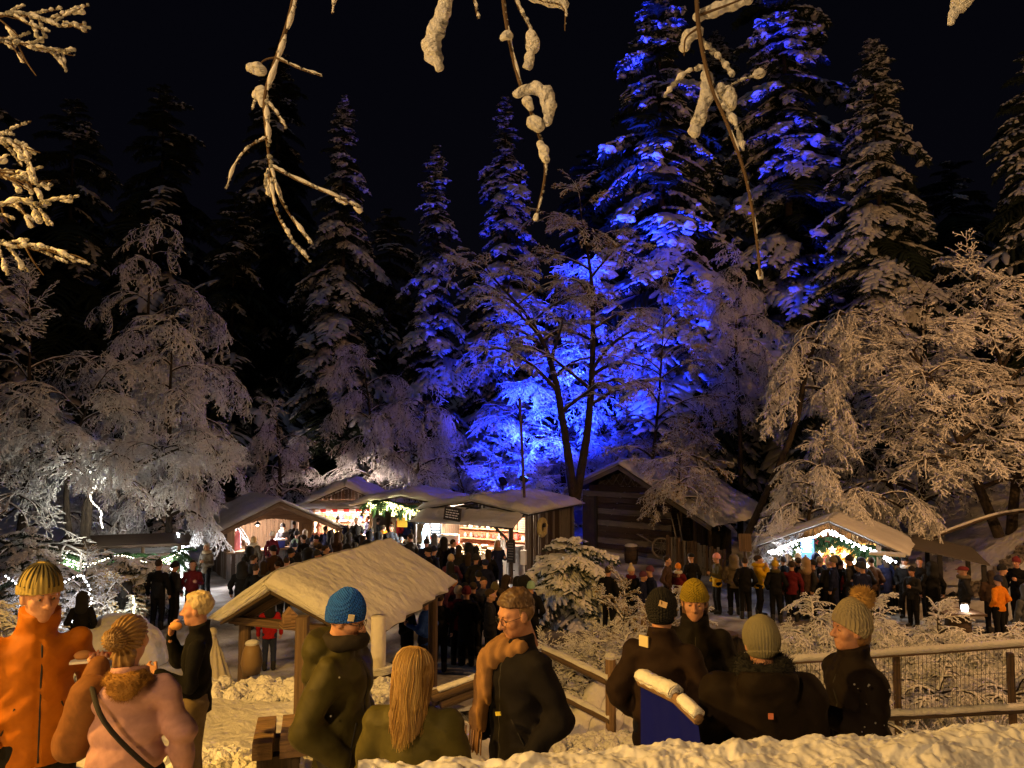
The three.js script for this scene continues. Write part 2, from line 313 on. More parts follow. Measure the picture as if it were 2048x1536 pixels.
// ------------------------------------------------------------ trees
// a bough of a spruce, 1 m long along +x: drooping fans of needles, snow lying on them
function boughGeo(seed, snowy = 1) {
  const r = rng(seed), nb = new Buf(), sb = new Buf(), axis = (t) => V(t, 0.2 * t - 0.62 * t * t, 0.07 * Math.sin(seed + t * 3));
  const twig = (p, dir, len, w) => {
    const pts = []; for (let k = 0; k <= 3; k++) { const t = k / 3; pts.push(V(p.x + dir.x * len * t, p.y - 0.42 * len * t * t + 0.02 * (r() - 0.5), p.z + dir.z * len * t)); }
    nb.tube(pts, (t) => w * (1 - 0.72 * t) + 0.006, 4, 0.7, false);
    for (let k = 0; k < 7; k++) { // ragged fringe of hanging needles
      const t = 0.1 + 0.85 * r(), q = pts[0].clone().lerp(pts[3], t), l = w * (1.8 + 1.8 * r()), a = r() * 6.28, b = nb.n;
      nb.p.push(q.x - 0.014, q.y, q.z, q.x + 0.014, q.y, q.z + 0.008, q.x + Math.cos(a) * l * 0.7, q.y - l, q.z + Math.sin(a) * l * 0.7); nb.uv.push(0, 0, 0, 0, 0, 0); nb.i.push(b, b + 1, b + 2);
    }
    if (r() < 0.96 * snowy) {
      const h = w * (0.5 + 0.4 * r()), s0 = 0.1 + 0.2 * r(), sp = []; for (let k = 0; k <= 5; k++) { const t = s0 + (1 - s0) * (k / 5) * (0.85 + 0.12 * r()), i = Math.min(2, Math.floor(t * 3)), q = pts[i].clone().lerp(pts[i + 1], t * 3 - i); q.y += h * 0.75; sp.push(q); }
      const ph = r() * 9; sb.tube(sp, (t) => (w * 0.82 + 0.014) * (0.5 + 0.6 * Math.sin(Math.PI * clamp(0.12 + t * 0.84, 0, 1))) * (0.85 + 0.3 * Math.sin(ph + t * 9)), 5, 0.62, true);
    }
  };
  const main = [0, 0.25, 0.5, 0.75, 1].map(axis); nb.tube(main, (t) => 0.022 * (1 - t) + 0.006, 4, 1, false);
  for (let i = 0; i < 11; i++) { const t = 0.16 + 0.82 * (i / 10), p = axis(t), l = 0.44 * (1 - 0.62 * Math.abs(t - 0.42)) * (0.75 + 0.5 * r()); for (const s of [-1, 1]) { const a = 0.75 + 0.35 * r(); twig(p, V(Math.cos(a), 0, s * Math.sin(a)), l * (1.1 - 0.35 * t), 0.035 + 0.014 * r()); } }
  twig(axis(0.9), V(1, 0, 0), 0.22, 0.045);
  for (let k = 0; k < 5; k++) { const t = 0.5 + 0.5 * r(), q = axis(t), g = new THREE.IcosahedronGeometry(1, 1), w = 0.07 + 0.05 * r(), P = g.attributes.position, u = V(); for (let i = 0; i < P.count; i++) { u.fromBufferAttribute(P, i).normalize(); u.multiplyScalar(1 + 0.3 * noise(u.x * 2 + k * 3 + seed, u.y * 2, u.z * 2)); P.setXYZ(i, u.x, u.y, u.z); } if (r() < snowy) sb.geo(g, new THREE.Matrix4().compose(V(q.x, q.y + w * 0.35 - 0.03, q.z + (r() - 0.5) * 0.34), new THREE.Quaternion().setFromEuler(new THREE.Euler(0, r() * 6, -0.5)), V(w * 1.35, w * 0.62, w))); }
  const sp = []; for (let k = 0; k <= 9; k++) { const q = axis(0.22 + 0.8 * (k / 9)); q.y += 0.045; q.z += 0.02 * Math.sin(k * 2 + seed); sp.push(q); }
  if (snowy > 0.4) sb.tube(sp, (t) => 0.03 + 0.05 * Math.sin(Math.PI * clamp(t * 0.8 + 0.2, 0, 1)) * (0.85 + 0.3 * Math.sin(t * 17 + seed)), 6, 0.6, true);
  return { needles: nb.build(), snow: sb.build() };
}
const BOUGH = [boughGeo(1), boughGeo(2), boughGeo(3), boughGeo(4)], BARE = [boughGeo(11, 0.45), boughGeo(12, 0.5)];
function frame(pos, dir, s, roll = 0, sy = s) {
  const x = dir.clone().normalize(), z = V().crossVectors(x, V(0, 1, 0)); if (z.lengthSq() < 1e-4) z.set(0, 0, 1); z.normalize(); const y = V().crossVectors(z, x).normalize();
  if (roll) { const c = Math.cos(roll), n = Math.sin(roll), y2 = y.clone().multiplyScalar(c).addScaledVector(z, n); z.multiplyScalar(c).addScaledVector(y, -n); y.copy(y2); }
  return new THREE.Matrix4().makeBasis(x.multiplyScalar(s), y.multiplyScalar(sy), z.multiplyScalar(s)).setPosition(pos);
}
function spruce(label, px, pyTop, d, width, o = {}) {
  const top = at(px, pyTop, d), y0 = ground(top.x, -d) - 0.2, h = top.y - y0, Rm = (width / 2 / FPX) * d * 1.28, r = rng(px * 7 + d * 13), set = o.set ?? BOUGH, tree = thing('spruce_tree', label, 'spruce', [top.x, y0, -d], 0, o.group);
  const lists = set.map(() => []), caps = set.map(() => []), trunk = new Buf(); trunk.tube([V(0, 0, 0), V(0.05, h * 0.5, 0), V(0, h * 0.97, 0)], (t) => Math.max(0.03, h * 0.014 * (1 - t)), 8).to('trunk', M.bark, tree);
  let y = h * (o.from ?? 0.06), k = 0;
  while (y < h - 0.15) {
    const f = 1 - y / h, reach = Rm * Math.pow(f, o.taper ?? 0.7) * (0.95 + 0.12 * Math.sin(k * 2.1)) + 0.12, n = Math.round(4.5 + 3 * Math.sqrt(f) + r() * 2), a0 = r() * 6.28;
    for (let i = 0; i < n; i++) {
      if (r() < 0.16) continue; const a = a0 + (i / n) * 6.28 + (r() - 0.5) * 0.9, l = reach * (0.5 + 0.55 * r()) * (1 + 0.42 * noise(Math.cos(a) * 1.3 + px, y * 0.33, Math.sin(a) * 1.3)), tilt = lerp(0.55, -0.05 - 0.3 * r(), smoothstep(f, 0, 0.3)), q = Math.floor(r() * set.length);
      const fm = frame(V(0, y + (r() - 0.5) * Math.min(1.3, reach * 0.55), 0), V(Math.cos(a), tilt, Math.sin(a)), l, (r() - 0.5) * 0.3, Math.min(l, 0.55 + l * (0.55 + 0.25 * r()))); lists[q].push(fm); if (r() < (o.snow ?? 0.8)) caps[q].push(fm);
    }
    y += clamp(reach * 0.3, 0.2, 0.95) * (0.8 + 0.4 * r()) * (o.gap ?? 1); k++;
  }
  lists.forEach((m, q) => { if (!m.length) return; copies('crown', set[q].needles, o.needles ?? M.needles, m, tree); if (caps[q].length) copies('snow', set[q].snow, M.snowTree, caps[q], tree); });
  return tree;
}
// a snowy sprig of a leafless tree, 1 m long along +x
function sprigGeo(seed, o = {}) {
  const r = rng(seed * 31 + 7), wb = new Buf(), sb = new Buf(), lb = new Buf(), droop = o.droop ?? 0.5, fat = o.fat ?? 1;
  const run = (p, dir, len, w, depth) => {
    const pts = [p.clone()], dd = dir.clone(); const n = 5;
    for (let k = 1; k <= n; k++) { dd.y -= (droop * 0.42) / n * (0.6 + r()); dd.x += (r() - 0.5) * 0.28; dd.z += (r() - 0.5) * 0.28; dd.normalize(); pts.push(pts[k - 1].clone().addScaledVector(dd, len / n)); }
    wb.tube(pts, (t) => w * (1 - 0.7 * t), 3, 1, false);
    const ph = r() * 9, sp = pts.map((q) => V(q.x, q.y + w * 0.5 + 0.006 * fat, q.z)); if (depth || r() < 0.9) sb.tube(sp.slice(depth ? 0 : 1), (t) => (0.0105 + 0.012 * Math.abs(Math.sin(ph + t * 5.3)) + (t > 0.85 ? 0.006 : 0)) * fat, 4, 0.9, true);
    if (o.clumps && r() < o.clumps) { const i = 1 + Math.floor(r() * (n - 1)), q = pts[i].clone(), s = (0.022 + 0.03 * r()) * fat, g = new THREE.IcosahedronGeometry(1, 1); sb.geo(g, new THREE.Matrix4().compose(V(q.x, q.y - s * 0.2, q.z), new THREE.Quaternion(), V(s, s * (0.8 + r()), s))); }
    if (o.leaves && r() < o.leaves) for (let k = 0; k < 2; k++) { const q = pts[2 + Math.floor(r() * 3)], l = 0.05 + 0.04 * r(), a = r() * 6.28, b = V(Math.cos(a) * l, -l * (0.4 + r()), Math.sin(a) * l), s = V(-Math.sin(a) * l * 0.35, 0, Math.cos(a) * l * 0.35), m = q.clone().addScaledVector(b, 0.5); lb.quad(q, m.clone().add(s), q.clone().add(b), m.clone().sub(s)); }
    if (depth < 2) { const c = depth ? 3 : (o.n ?? 9); for (let i = 0; i < c; i++) { const t = 0.12 + 0.85 * ((i + r() * 0.7) / c), j = Math.min(n - 1, Math.floor(t * n)), q = pts[j].clone().lerp(pts[j + 1], t * n - j), s = (i % 2 ? 1 : -1), a = 0.5 + 0.6 * r(), tan = pts[j + 1].clone().sub(pts[j]).normalize(), side = V(-tan.z, (r() - 0.35) * 0.7, tan.x).normalize(), nd = tan.multiplyScalar(Math.cos(a)).addScaledVector(side, s * Math.sin(a)); run(q, nd, len * (depth ? 0.38 : 0.46) * (1 - 0.45 * t) * (0.7 + 0.6 * r()), w * 0.6, depth + 1); } }
  };
  run(V(0, 0, 0), V(1, 0.12, 0), 1, 0.012, 0);
  return { wood: wb.build(), snow: sb.build(), leaf: lb.n ? lb.build() : null };
}
const SPRIG = { fine: [1, 2, 3].map((s) => sprigGeo(s, { droop: 0.9, n: 8, fat: 0.6 })), hang: [4, 5, 6].map((s) => sprigGeo(s, { droop: 1.9, n: 9, fat: 0.6 })), stiff: [7, 8, 9].map((s) => sprigGeo(s, { droop: 0.35, n: 7, fat: 0.68, clumps: 0.03 })), leafy: [10, 11, 12].map((s) => sprigGeo(s, { droop: 0.6, n: 8, fat: 0.6, leaves: 0.55 })), thick: [13, 14, 15].map((s) => sprigGeo(s, { droop: 1.4, n: 8, fat: 0.85, clumps: 0.05 })) };
// o: stems (list of point lists, metres from the foot), limbs, reach, rise, droop, sprig set, sprig size
function snowTree(name, label, category, foot, o) {
  const r = rng(o.seed ?? 1), tree = thing(name, label, category, foot, 0, o.group), set = SPRIG[o.sprig ?? 'fine'], lists = set.map(() => []), tb = new Buf(), bb = new Buf(), sb = new Buf();
  const snowOn = (pts, rad) => sb.tube(pts.map((q, i) => V(q.x, q.y + rad(i / (pts.length - 1)) * 0.55 + 0.008, q.z)), (t) => rad(t) * 0.62 + 0.009 + 0.007 * Math.sin(t * 23 + pts[0].x), 5, 0.8, false);
  const put = (p, dir, s) => { const d = dir.clone(); d.y = Math.max(d.y, -0.85); const k = Math.floor(r() * set.length); lists[k].push(frame(p, d, s, (r() - 0.5) * 0.9)); };
  const grow = (p0, dir, len, rad, depth) => {
    const n = depth === 1 ? 9 : 6, pts = [p0.clone()], dd = dir.clone();
    for (let k = 1; k <= n; k++) { const t = k / n; dd.y -= ((o.droop ?? 0.6) * (0.35 + 1.3 * t)) / n; dd.x += (r() - 0.5) * 0.22; dd.z += (r() - 0.5) * 0.22; dd.normalize(); pts.push(pts[k - 1].clone().addScaledVector(dd, len / n)); }
    const rr = (t) => rad * (1 - 0.82 * t) + 0.006; bb.tube(pts, rr, depth === 1 ? 6 : 4, 1, false); if (!o.bareLimbs || r() < o.bareLimbs) snowOn(pts, rr);
    const sub = depth < (o.depth ?? 2) ? Math.round((o.subs ?? 7) * (0.7 + 0.5 * r())) : 0;
    for (let i = 0; i < sub; i++) { const t = 0.22 + 0.75 * ((i + r()) / sub), j = Math.min(n - 1, Math.floor(t * n)), q = pts[j].clone().lerp(pts[j + 1], t * n - j), tan = pts[j + 1].clone().sub(pts[j]).normalize(), side = V(-tan.z, (r() - 0.3) * 0.5, tan.x).normalize(), a = 0.5 + 0.6 * r(); grow(q, tan.multiplyScalar(Math.cos(a)).addScaledVector(side, (i % 2 ? 1 : -1) * Math.sin(a)).normalize(), len * (0.28 + 0.22 * r()) * (1.15 - 0.5 * t), rad * 0.42, depth + 1); }
    const m = Math.max(2, Math.round(len * 0.62 * (o.density ?? 2.4) * (depth === 1 ? 0.6 : 1))); for (let i = 0; i < m; i++) { const t = (depth === 1 ? 0.35 : 0.12) + (depth === 1 ? 0.65 : 0.88) * ((i + r()) / m), j = Math.min(n - 1, Math.floor(t * n)), q = pts[j].clone().lerp(pts[j + 1], clamp(t * n - j, 0, 1)), tan = pts[j + 1].clone().sub(pts[j]).normalize(); tan.x += (r() - 0.5) * 1.5; tan.z += (r() - 0.5) * 1.5; tan.y += (r() - 0.55) * 0.7; put(q, tan, (o.size ?? 1) * (0.6 + 0.7 * r())); }
  };
  for (const stem of o.stems) {
    const pts = path(stem.map((q) => V(...q)), 14), rad = (t) => (o.girth ?? 0.16) * (1 - 0.86 * t) + 0.01; tb.tube(pts, rad, 9); const L = o.limbs ?? 11;
    for (let i = 0; i < L; i++) { const t = (o.from ?? 0.25) + (1 - (o.from ?? 0.25)) * ((i + r() * 0.8) / L), j = Math.min(13, Math.floor(t * 14)), q = pts[j].clone().lerp(pts[j + 1], clamp(t * 14 - j, 0, 1)), a = i * 2.4 + r() * 0.9 + (o.turn ?? 0), up = (o.rise ?? 0.5) * (0.6 + 0.8 * r()) + 0.5 * t; grow(q, V(Math.cos(a) * (o.sx ?? 1), up, Math.sin(a)).normalize(), (o.reach ?? 3) * (1.1 - 0.55 * t) * (0.7 + 0.5 * r()), rad(t) * 0.55 + 0.01, 1); }
    grow(pts[14], pts[14].clone().sub(pts[12]).normalize(), (o.reach ?? 3) * 0.5, 0.03, 1);
  }
  tb.to('trunk', M.bark, tree); bb.to('branch', M.bark, tree).userData.kind = 'stuff'; sb.to('branch_snow', M.snowTree, tree).userData.kind = 'stuff';
  lists.forEach((m, k) => { if (!m.length) return; copies('twig', set[k].wood, M.twig, m, tree); copies('crown', set[k].snow, M.snowTree, m, tree); if (set[k].leaf) copies('leaf', set[k].leaf, M.leaf, m, tree); });
  return tree;
}
const footAt = (px, d) => { const x = ((px - 1024) / FPX) * d; return V(x, ground(x, -d) - 0.1, -d); };

// the spruces of the forest edge
spruce('tall snowy spruce left of centre, above the weeping birch and the red stall', 690, 185, 47, 250, { group: 'spruces of the forest edge' });
spruce('slender snowy spruce right of the taller one, pointed top at mid height left of centre', 872, 288, 45, 190, { group: 'spruces of the forest edge' });
spruce('very tall spruce with blue lit left edge, behind the hanging twig right of centre', 1315, -60, 44, 430, { taper: 0.7, group: 'spruces of the forest edge' });
spruce('very tall spruce cut by the top edge, right of the blue lit one', 1560, -150, 46, 420, { taper: 0.7, group: 'spruces of the forest edge' });
spruce('snow laden spruce with pointed top at the right, standing free against the sky', 1745, 75, 39, 360, { taper: 0.74, gap: 0.9, group: 'spruces of the forest edge' });
spruce('dark brownish spruce cut by the right edge of the picture', 2065, 90, 37, 330, { taper: 0.6, gap: 0.8, set: BARE, group: 'spruces of the forest edge' });
spruce('dim spruce left of the tallest pair, behind the hanging forked twig', 560, 80, 54, 300, { taper: 0.75, snow: 0.4, set: BARE, group: 'spruces of the forest edge' });
spruce('dim spruce behind the middle hanging twig, between two snowy ones', 1010, 190, 52, 260, { taper: 0.78, group: 'spruces of the forest edge' });
spruce('narrow spruce squeezed between the two very tall ones', 1430, 60, 52, 300, { taper: 0.7, group: 'spruces of the forest edge' });
[[330, 170, 56, 330, 'nearly black tree mass at the upper left, right of the other'], [150, 200, 52, 380, 'nearly black tree mass at the upper left, left of the other'], [-60, 120, 46, 360, 'dark spruce cut by the left edge behind the bare twigs'], [780, 420, 58, 260, 'dark spruce filling the gap between the two left snowy spruces'], [470, 380, 50, 260, 'dark spruce above the round weeping tree at the left'], [1900, 330, 60, 420, 'far dark spruce in the gap near the right edge'], [1180, 300, 56, 300, 'dark spruce behind the left flank of the blue lit one']].forEach(([px, py, d, w, l]) => spruce(l, px, py, d, w, { set: BARE, taper: 0.6, snow: 0.3, group: 'dark spruces behind' }));

// leafless and weeping trees under snow
const weep = 'snow bowed trees';
snowTree('weeping_birch', 'big dome shaped snow bowed birch left of the plank kiosk', 'birch', footAt(300, 31), { seed: 3, stems: [[[0, 0, 0], [0.3, 4, 0.2], [-0.2, 8, 0], [-0.1, 12.2, 0.2]], [[0.4, 0, 0.4], [1.5, 4, 0.3], [1.8, 8.2, 0.2]]], limbs: 17, reach: 4.6, rise: 0.5, droop: 1.7, subs: 7, density: 2.4, sprig: 'hang', size: 1.05, from: 0.2, girth: 0.17, group: weep });
snowTree('weeping_birch', 'narrow snow bowed tree in front of the big dome, purple grey with hanging tips', 'birch', footAt(345, 26), { seed: 31, stems: [[[0, 0, 0], [0.1, 3, 0.2], [-0.1, 6, 0], [0, 8.4, 0.2]]], limbs: 13, reach: 2.2, rise: 0.4, droop: 2, subs: 8, density: 3, sprig: 'thick', size: 0.95, from: 0.25, girth: 0.13, group: weep });
snowTree('weeping_birch', 'smaller round snowy tree directly behind the plank kiosk', 'birch', footAt(555, 37.5), { seed: 4, stems: [[[0, 0, 0], [0.2, 2.5, 0], [0, 5.6, 0]]], limbs: 13, reach: 2.7, rise: 0.5, droop: 1.6, subs: 7, density: 2.6, sprig: 'hang', group: weep });
snowTree('weeping_birch', 'bluish snow bowed tree behind the red lit stall', 'birch', footAt(775, 40), { seed: 5, stems: [[[0, 0, 0], [-0.6, 4, 0.2], [-1.2, 8.2, 0.2]], [[0.5, 0, 0], [1.7, 3.2, 0.3], [2.1, 6.6, 0.4]]], limbs: 15, reach: 3.6, rise: 0.5, droop: 1.6, subs: 8, density: 2.5, sprig: 'hang', size: 1.1, group: weep });
snowTree('snowy_tree', 'bushy tree glowing deep blue in the floodlight behind the stall with the stove pipe', 'tree', footAt(1135, 41), { seed: 6, stems: [[[0, 0, 0], [-0.4, 5, 0.2], [0.2, 13, 0.2]], [[1.2, 0, 0.3], [3.2, 5.5, 0.3], [5.2, 11.5, 0.2]], [[-1, 0, 0.2], [-2.4, 4.6, 0.3], [-3.4, 10.5, 0.2]], [[2, 0, 0.3], [5, 4, 0.3], [7.6, 7.5, 0.4]]], limbs: 17, reach: 4.2, rise: 0.7, droop: 1.1, subs: 8, density: 2.6, sprig: 'fine', size: 1.15, from: 0.12, group: weep });
snowTree('snowy_tree', 'blue lit thicket low behind the snowy stall roofs', 'tree', footAt(950, 38.5), { seed: 61, stems: [[[0, 0, 0], [-0.4, 1.6, 0], [-1, 3.6, 0]], [[0.5, 0, 0], [1.2, 1.6, 0], [1.4, 4, 0]], [[1.6, 0, 0], [2, 1.4, 0.1], [2.7, 3, 0]]], limbs: 10, reach: 2.2, rise: 0.6, droop: 0.9, subs: 6, density: 3.2, sprig: 'stiff', size: 0.9, from: 0.05, girth: 0.08, group: weep });
{
  const f = footAt(1148, 33), p = (px, py) => at(px, py, 33).sub(f).toArray();
  snowTree('forked_tree', 'forked bare tree with two dark stems standing before the blue glow', 'tree', f, { seed: 7, stems: [[p(1150, 1010), p(1175, 860), p(1185, 720), p(1183, 560), p(1165, 450)], [p(1148, 1000), p(1130, 870), p(1100, 720), p(1060, 640), p(990, 560)]], limbs: 13, reach: 4.3, rise: 0.55, droop: 0.75, subs: 5, density: 0.8, sprig: 'leafy', size: 0.95, from: 0.3, girth: 0.2, bareLimbs: 0.7, group: weep });
  const f2 = footAt(1285, 34); snowTree('forked_tree', 'thinner bare tree with snowy limbs just above the old hut', 'tree', f2, { seed: 71, stems: [[[0, 0, 0], [0.3, 3, 0], [0.7, 6.5, 0], [1, 10.5, 0.2]]], limbs: 14, reach: 3.6, rise: 0.5, droop: 0.8, subs: 4, density: 0.5, sprig: 'leafy', from: 0.4, girth: 0.11, bareLimbs: 0.8, group: weep });
}
snowTree('drooping_larch', 'slim drooping conifer under the tip of the long hanging twig', 'larch', footAt(1475, 36.5), { seed: 8, stems: [[[0, 0, 0], [0.1, 5, 0], [0, 9, 0], [0.1, 13.2, 0]]], limbs: 20, reach: 2.9, rise: 0.15, droop: 1.5, subs: 6, density: 2.6, sprig: 'hang', size: 1, from: 0.42, girth: 0.14, group: weep });
{
  const f = footAt(1500, 27), p = (px, py, d = 27) => at(px, py, d).sub(f).toArray();
  snowTree('bowed_birch', 'birch bent over into a snowy arch, hanging tips lit warm', 'birch', f, { seed: 9, stems: [[p(1490, 1080), p(1590, 850), p(1625, 700), p(1690, 625), p(1765, 680)]], limbs: 20, reach: 2.4, rise: -0.1, droop: 1.9, subs: 6, density: 3.2, sprig: 'thick', size: 0.85, from: 0.35, girth: 0.12, group: weep });
  snowTree('bowed_birch', 'low sprawling snowy branches beside the picket fence, lit warm', 'birch', footAt(1580, 25.8), { seed: 91, stems: [[[0, 0, 0], [0.8, 2, 0.2], [2.3, 3.3, 0.3], [4, 2.6, 0.4]], [[0.2, 0, 0.2], [0.4, 2.2, 0.2], [0.9, 4.4, 0.2]]], limbs: 13, reach: 2.3, rise: 0.2, droop: 1.5, subs: 6, density: 2.6, sprig: 'thick', size: 0.85, from: 0.3, girth: 0.1, group: weep });
}
snowTree('snowy_tree', 'broad snowy tree filling the right edge, its twigs lit warm', 'tree', footAt(2010, 26), { seed: 10, stems: [[[0, 0, 0], [0.2, 3.5, 0.2], [-0.6, 8, 0]], [[-0.6, 0, 0.3], [-2, 3.4, 0.5], [-3.4, 6.5, 0.4]]], limbs: 17, reach: 3.5, rise: 0.7, droop: 1.2, subs: 9, density: 3, sprig: 'stiff', size: 1.05, bareLimbs: 0.5, from: 0.2, girth: 0.17, group: weep });
snowTree('snowy_tree', 'dense snowy tree between the bent birch and the right edge', 'tree', footAt(1830, 31), { seed: 11, stems: [[[0, 0, 0], [0.2, 4, 0], [0.4, 9, 0]], [[0.4, 0, 0], [-1.6, 3.4, 0], [-3, 7, 0]]], limbs: 14, reach: 4, rise: 0.6, droop: 1.3, subs: 7, density: 2.2, sprig: 'fine', size: 1.1, from: 0.2, group: weep });
snowTree('snowy_tree', 'brownish snow flecked tree at the left edge above the man in orange', 'tree', footAt(40, 24), { seed: 12, stems: [[[0, 0, 0], [0.3, 3.5, 0], [0.2, 8.5, 0]], [[-0.5, 0, 0], [-1.2, 3, 0], [-2, 6.5, 0]]], limbs: 12, reach: 3.6, rise: 0.6, droop: 1.2, subs: 7, density: 2, sprig: 'stiff', size: 0.95, from: 0.15, group: weep });
{
  const f = footAt(172, 23.5), p = (px, py) => at(px, py, 23.5).sub(f).toArray();
  snowTree('spreading_tree', 'dark stemmed tree with wide spreading limbs behind the lit shrubs at the left', 'tree', f, { seed: 13, stems: [[p(172, 1090), p(175, 960), p(120, 900), p(30, 870)], [p(166, 1090), p(180, 990), p(260, 940), p(400, 880)], [p(140, 1090), p(133, 980), p(150, 880), p(190, 780)]], limbs: 9, reach: 2.6, rise: 0.5, droop: 1.2, subs: 6, density: 2.2, sprig: 'thick', size: 0.75, from: 0.4, girth: 0.1, group: weep });
}
// shrubs
snowTree('snowy_shrub', 'snow dusted shrub of fine twigs left of the log fence post', 'shrub', footAt(1175, 13.5), { seed: 14, stems: [[[0, 0, 0], [0, 0.4, 0], [0.1, 0.9, 0]], [[-0.3, 0, 0], [-0.5, 0.4, 0], [-0.6, 0.8, 0]], [[0.35, 0, 0], [0.5, 0.4, 0], [0.6, 0.9, 0]]], limbs: 12, reach: 0.75, rise: 0.9, droop: 0.7, subs: 5, density: 10, sprig: 'stiff', size: 0.34, from: 0.02, girth: 0.025, group: 'snowy shrubs' });
snowTree('snowy_shrub', 'bare upright canes between the shrub and the people in navy coats', 'shrub', footAt(1265, 16), { seed: 15, stems: [[[0, 0, 0], [0.2, 0.6, 0], [0.5, 1.3, 0]], [[-0.2, 0, 0], [-0.3, 0.7, 0], [-0.2, 1.5, 0]], [[0.1, 0, 0.1], [0.4, 0.6, 0.2], [0.9, 1.1, 0.2]]], limbs: 5, reach: 0.9, rise: 1.2, droop: 0.2, subs: 3, density: 2, sprig: 'leafy', size: 0.4, from: 0.1, girth: 0.02, group: 'snowy shrubs' });
[[1600, 15, 0.8, 'pile of snowy brushwood left of the woman with the fur bobble hat'], [1720, 15.5, 0.75, 'pile of snowy brushwood behind the fur bobble hat'], [1850, 15, 0.7, 'pile of snowy brushwood right of the fur bobble hat, before the dark pots'], [1960, 14.6, 0.55, 'pile of snowy brushwood below the boy in the orange jacket']].forEach(([px, d, s, l], i) => snowTree('brush_pile', l, 'brushwood', footAt(px, d), { seed: 16 + i, stems: [[[-0.6, 0, 0], [-0.2, 0.6, 0], [0.5, 1.05 * s, 0]], [[0.6, 0, 0.1], [0.2, 0.7, 0.1], [-0.5, 1.2 * s, 0]], [[0, 0, 0], [0, 0.6, 0], [0.1, 1.5 * s + 0.15, 0]], [[-0.3, 0, 0.3], [0, 0.3, 0.4], [0.7, 0.5, 0.4]]], limbs: 12, reach: 0.9 * s + 0.3, rise: 0.6, droop: 1, subs: 6, density: 9, sprig: 'thick', size: 0.45, from: 0.02, girth: 0.03, group: 'brush piles behind the wire fence' }));
[[1640, 11.8, 'tangled snowy twigs behind the wire fence, left half'], [1840, 12.4, 'tangled snowy twigs behind the wire fence, right half'], [1990, 12.4, 'tangled snowy twigs behind the wire fence at the right edge']].forEach(([px, d, l], i) => snowTree('brush_pile', l, 'brushwood', footAt(px, d), { seed: 26 + i, stems: [[[-0.8, 0, 0], [-0.2, 0.25, 0], [0.5, 0.2, 0]], [[0.7, 0, 0.1], [0.1, 0.3, 0.1], [-0.6, 0.3, 0]], [[0, 0, 0], [0, 0.3, 0], [0.1, 0.5, 0]]], limbs: 11, reach: 1.1, rise: 0.5, droop: 1.1, subs: 6, density: 7, sprig: 'thick', size: 0.4, from: 0.02, girth: 0.03, group: 'brush piles behind the wire fence' }));
snowTree('snowy_shrub', 'dark snow clumped bush at the left edge beside the striped hat', 'shrub', footAt(60, 13), { seed: 40, stems: [[[0, 0, 0], [0, 0.6, 0], [0.1, 1.3, 0]], [[-0.4, 0, 0], [-0.6, 0.6, 0], [-0.7, 1.3, 0]], [[-0.9, 0, 0], [-1.1, 0.6, 0], [-1.3, 1.1, 0]]], limbs: 10, reach: 0.9, rise: 0.7, droop: 1, subs: 5, density: 6, sprig: 'thick', size: 0.5, from: 0.02, girth: 0.03, group: 'snowy shrubs' });
snowTree('snowy_shrub', 'bare bush between the yellow jacket queue and the star stall', 'shrub', footAt(1535, 23.6), { seed: 41, stems: [[[0, 0, 0], [0.2, 0.9, 0], [0.3, 2, 0]], [[0.4, 0, 0], [0.6, 0.9, 0], [0.4, 1.9, 0]]], limbs: 7, reach: 0.8, rise: 0.9, droop: 0.8, subs: 4, density: 2.5, sprig: 'stiff', size: 0.4, from: 0.1, girth: 0.03, group: 'snowy shrubs' });
snowTree('snowy_tree', 'round golden leaved bush above the roof of the old hut', 'tree', footAt(1350, 31.2), { seed: 42, stems: [[[0, 2.4, 0], [0.1, 3.3, 0], [0.2, 4.6, 0]]], limbs: 12, reach: 1.7, rise: 0.3, droop: 1.4, subs: 5, density: 3, sprig: 'leafy', size: 0.7, from: 0.1, girth: 0.06, group: weep });
// small firs
function fir(name, label, foot, h, w, seed, needles = M.needlesPale, group, taper = 0.7) {
  const r = rng(seed), tree = thing(name, label, 'fir', foot, 0, group), lists = BOUGH.map(() => []); new Buf().tube([V(0, 0, 0), V(0, h * 0.97, 0)], (t) => 0.03 * h * (1.1 - t), 6).to('trunk', M.bark, tree);
  for (let y = 0.05 * h, k = 0; y < h; y += h * 0.075, k++) { const f = 1 - y / h, n = 6 + Math.round(3 * f); for (let i = 0; i < n; i++) { const a = k + (i / n) * 6.28 + r() * 0.4, l = (w * 0.5 * Math.pow(f, taper) + 0.1) * (0.6 + 0.55 * r()); if (r() < 0.15) continue; lists[Math.floor(r() * 4)].push(frame(V(0, y + (r() - 0.5) * h * 0.12, 0), V(Math.cos(a), 0.3 - 0.5 * f + 0.3 * (r() - 0.5), Math.sin(a)), l, (r() - 0.5) * 0.5)); } }
  lists.forEach((m, q) => { copies('crown', BOUGH[q].needles, needles, m, tree); copies('snow', BOUGH[q].snow, M.snowTree, m, tree); }); return tree;
}
fir('fir_tree', 'snow bent young fir right of the stall with the wreath', footAt(1142, 21.5), 2.3, 3.2, 3, M.needlesPale, undefined, 0.36);
fir('small_fir', 'little blue lit fir just right of the stove pipe', footAt(1072, 34.5), 2.9, 1.5, 4); fir('small_fir', 'little blue lit fir at the right of its twin beside the forked trunk', footAt(1120, 35), 2.6, 1.6, 5);
fir('small_fir', 'decorated fir glowing white beside the plank kiosk', footAt(366, 25), 2.1, 1, 6); fir('small_fir', 'dim snowy fir behind the bright white fir', footAt(335, 29), 3.4, 2, 7);

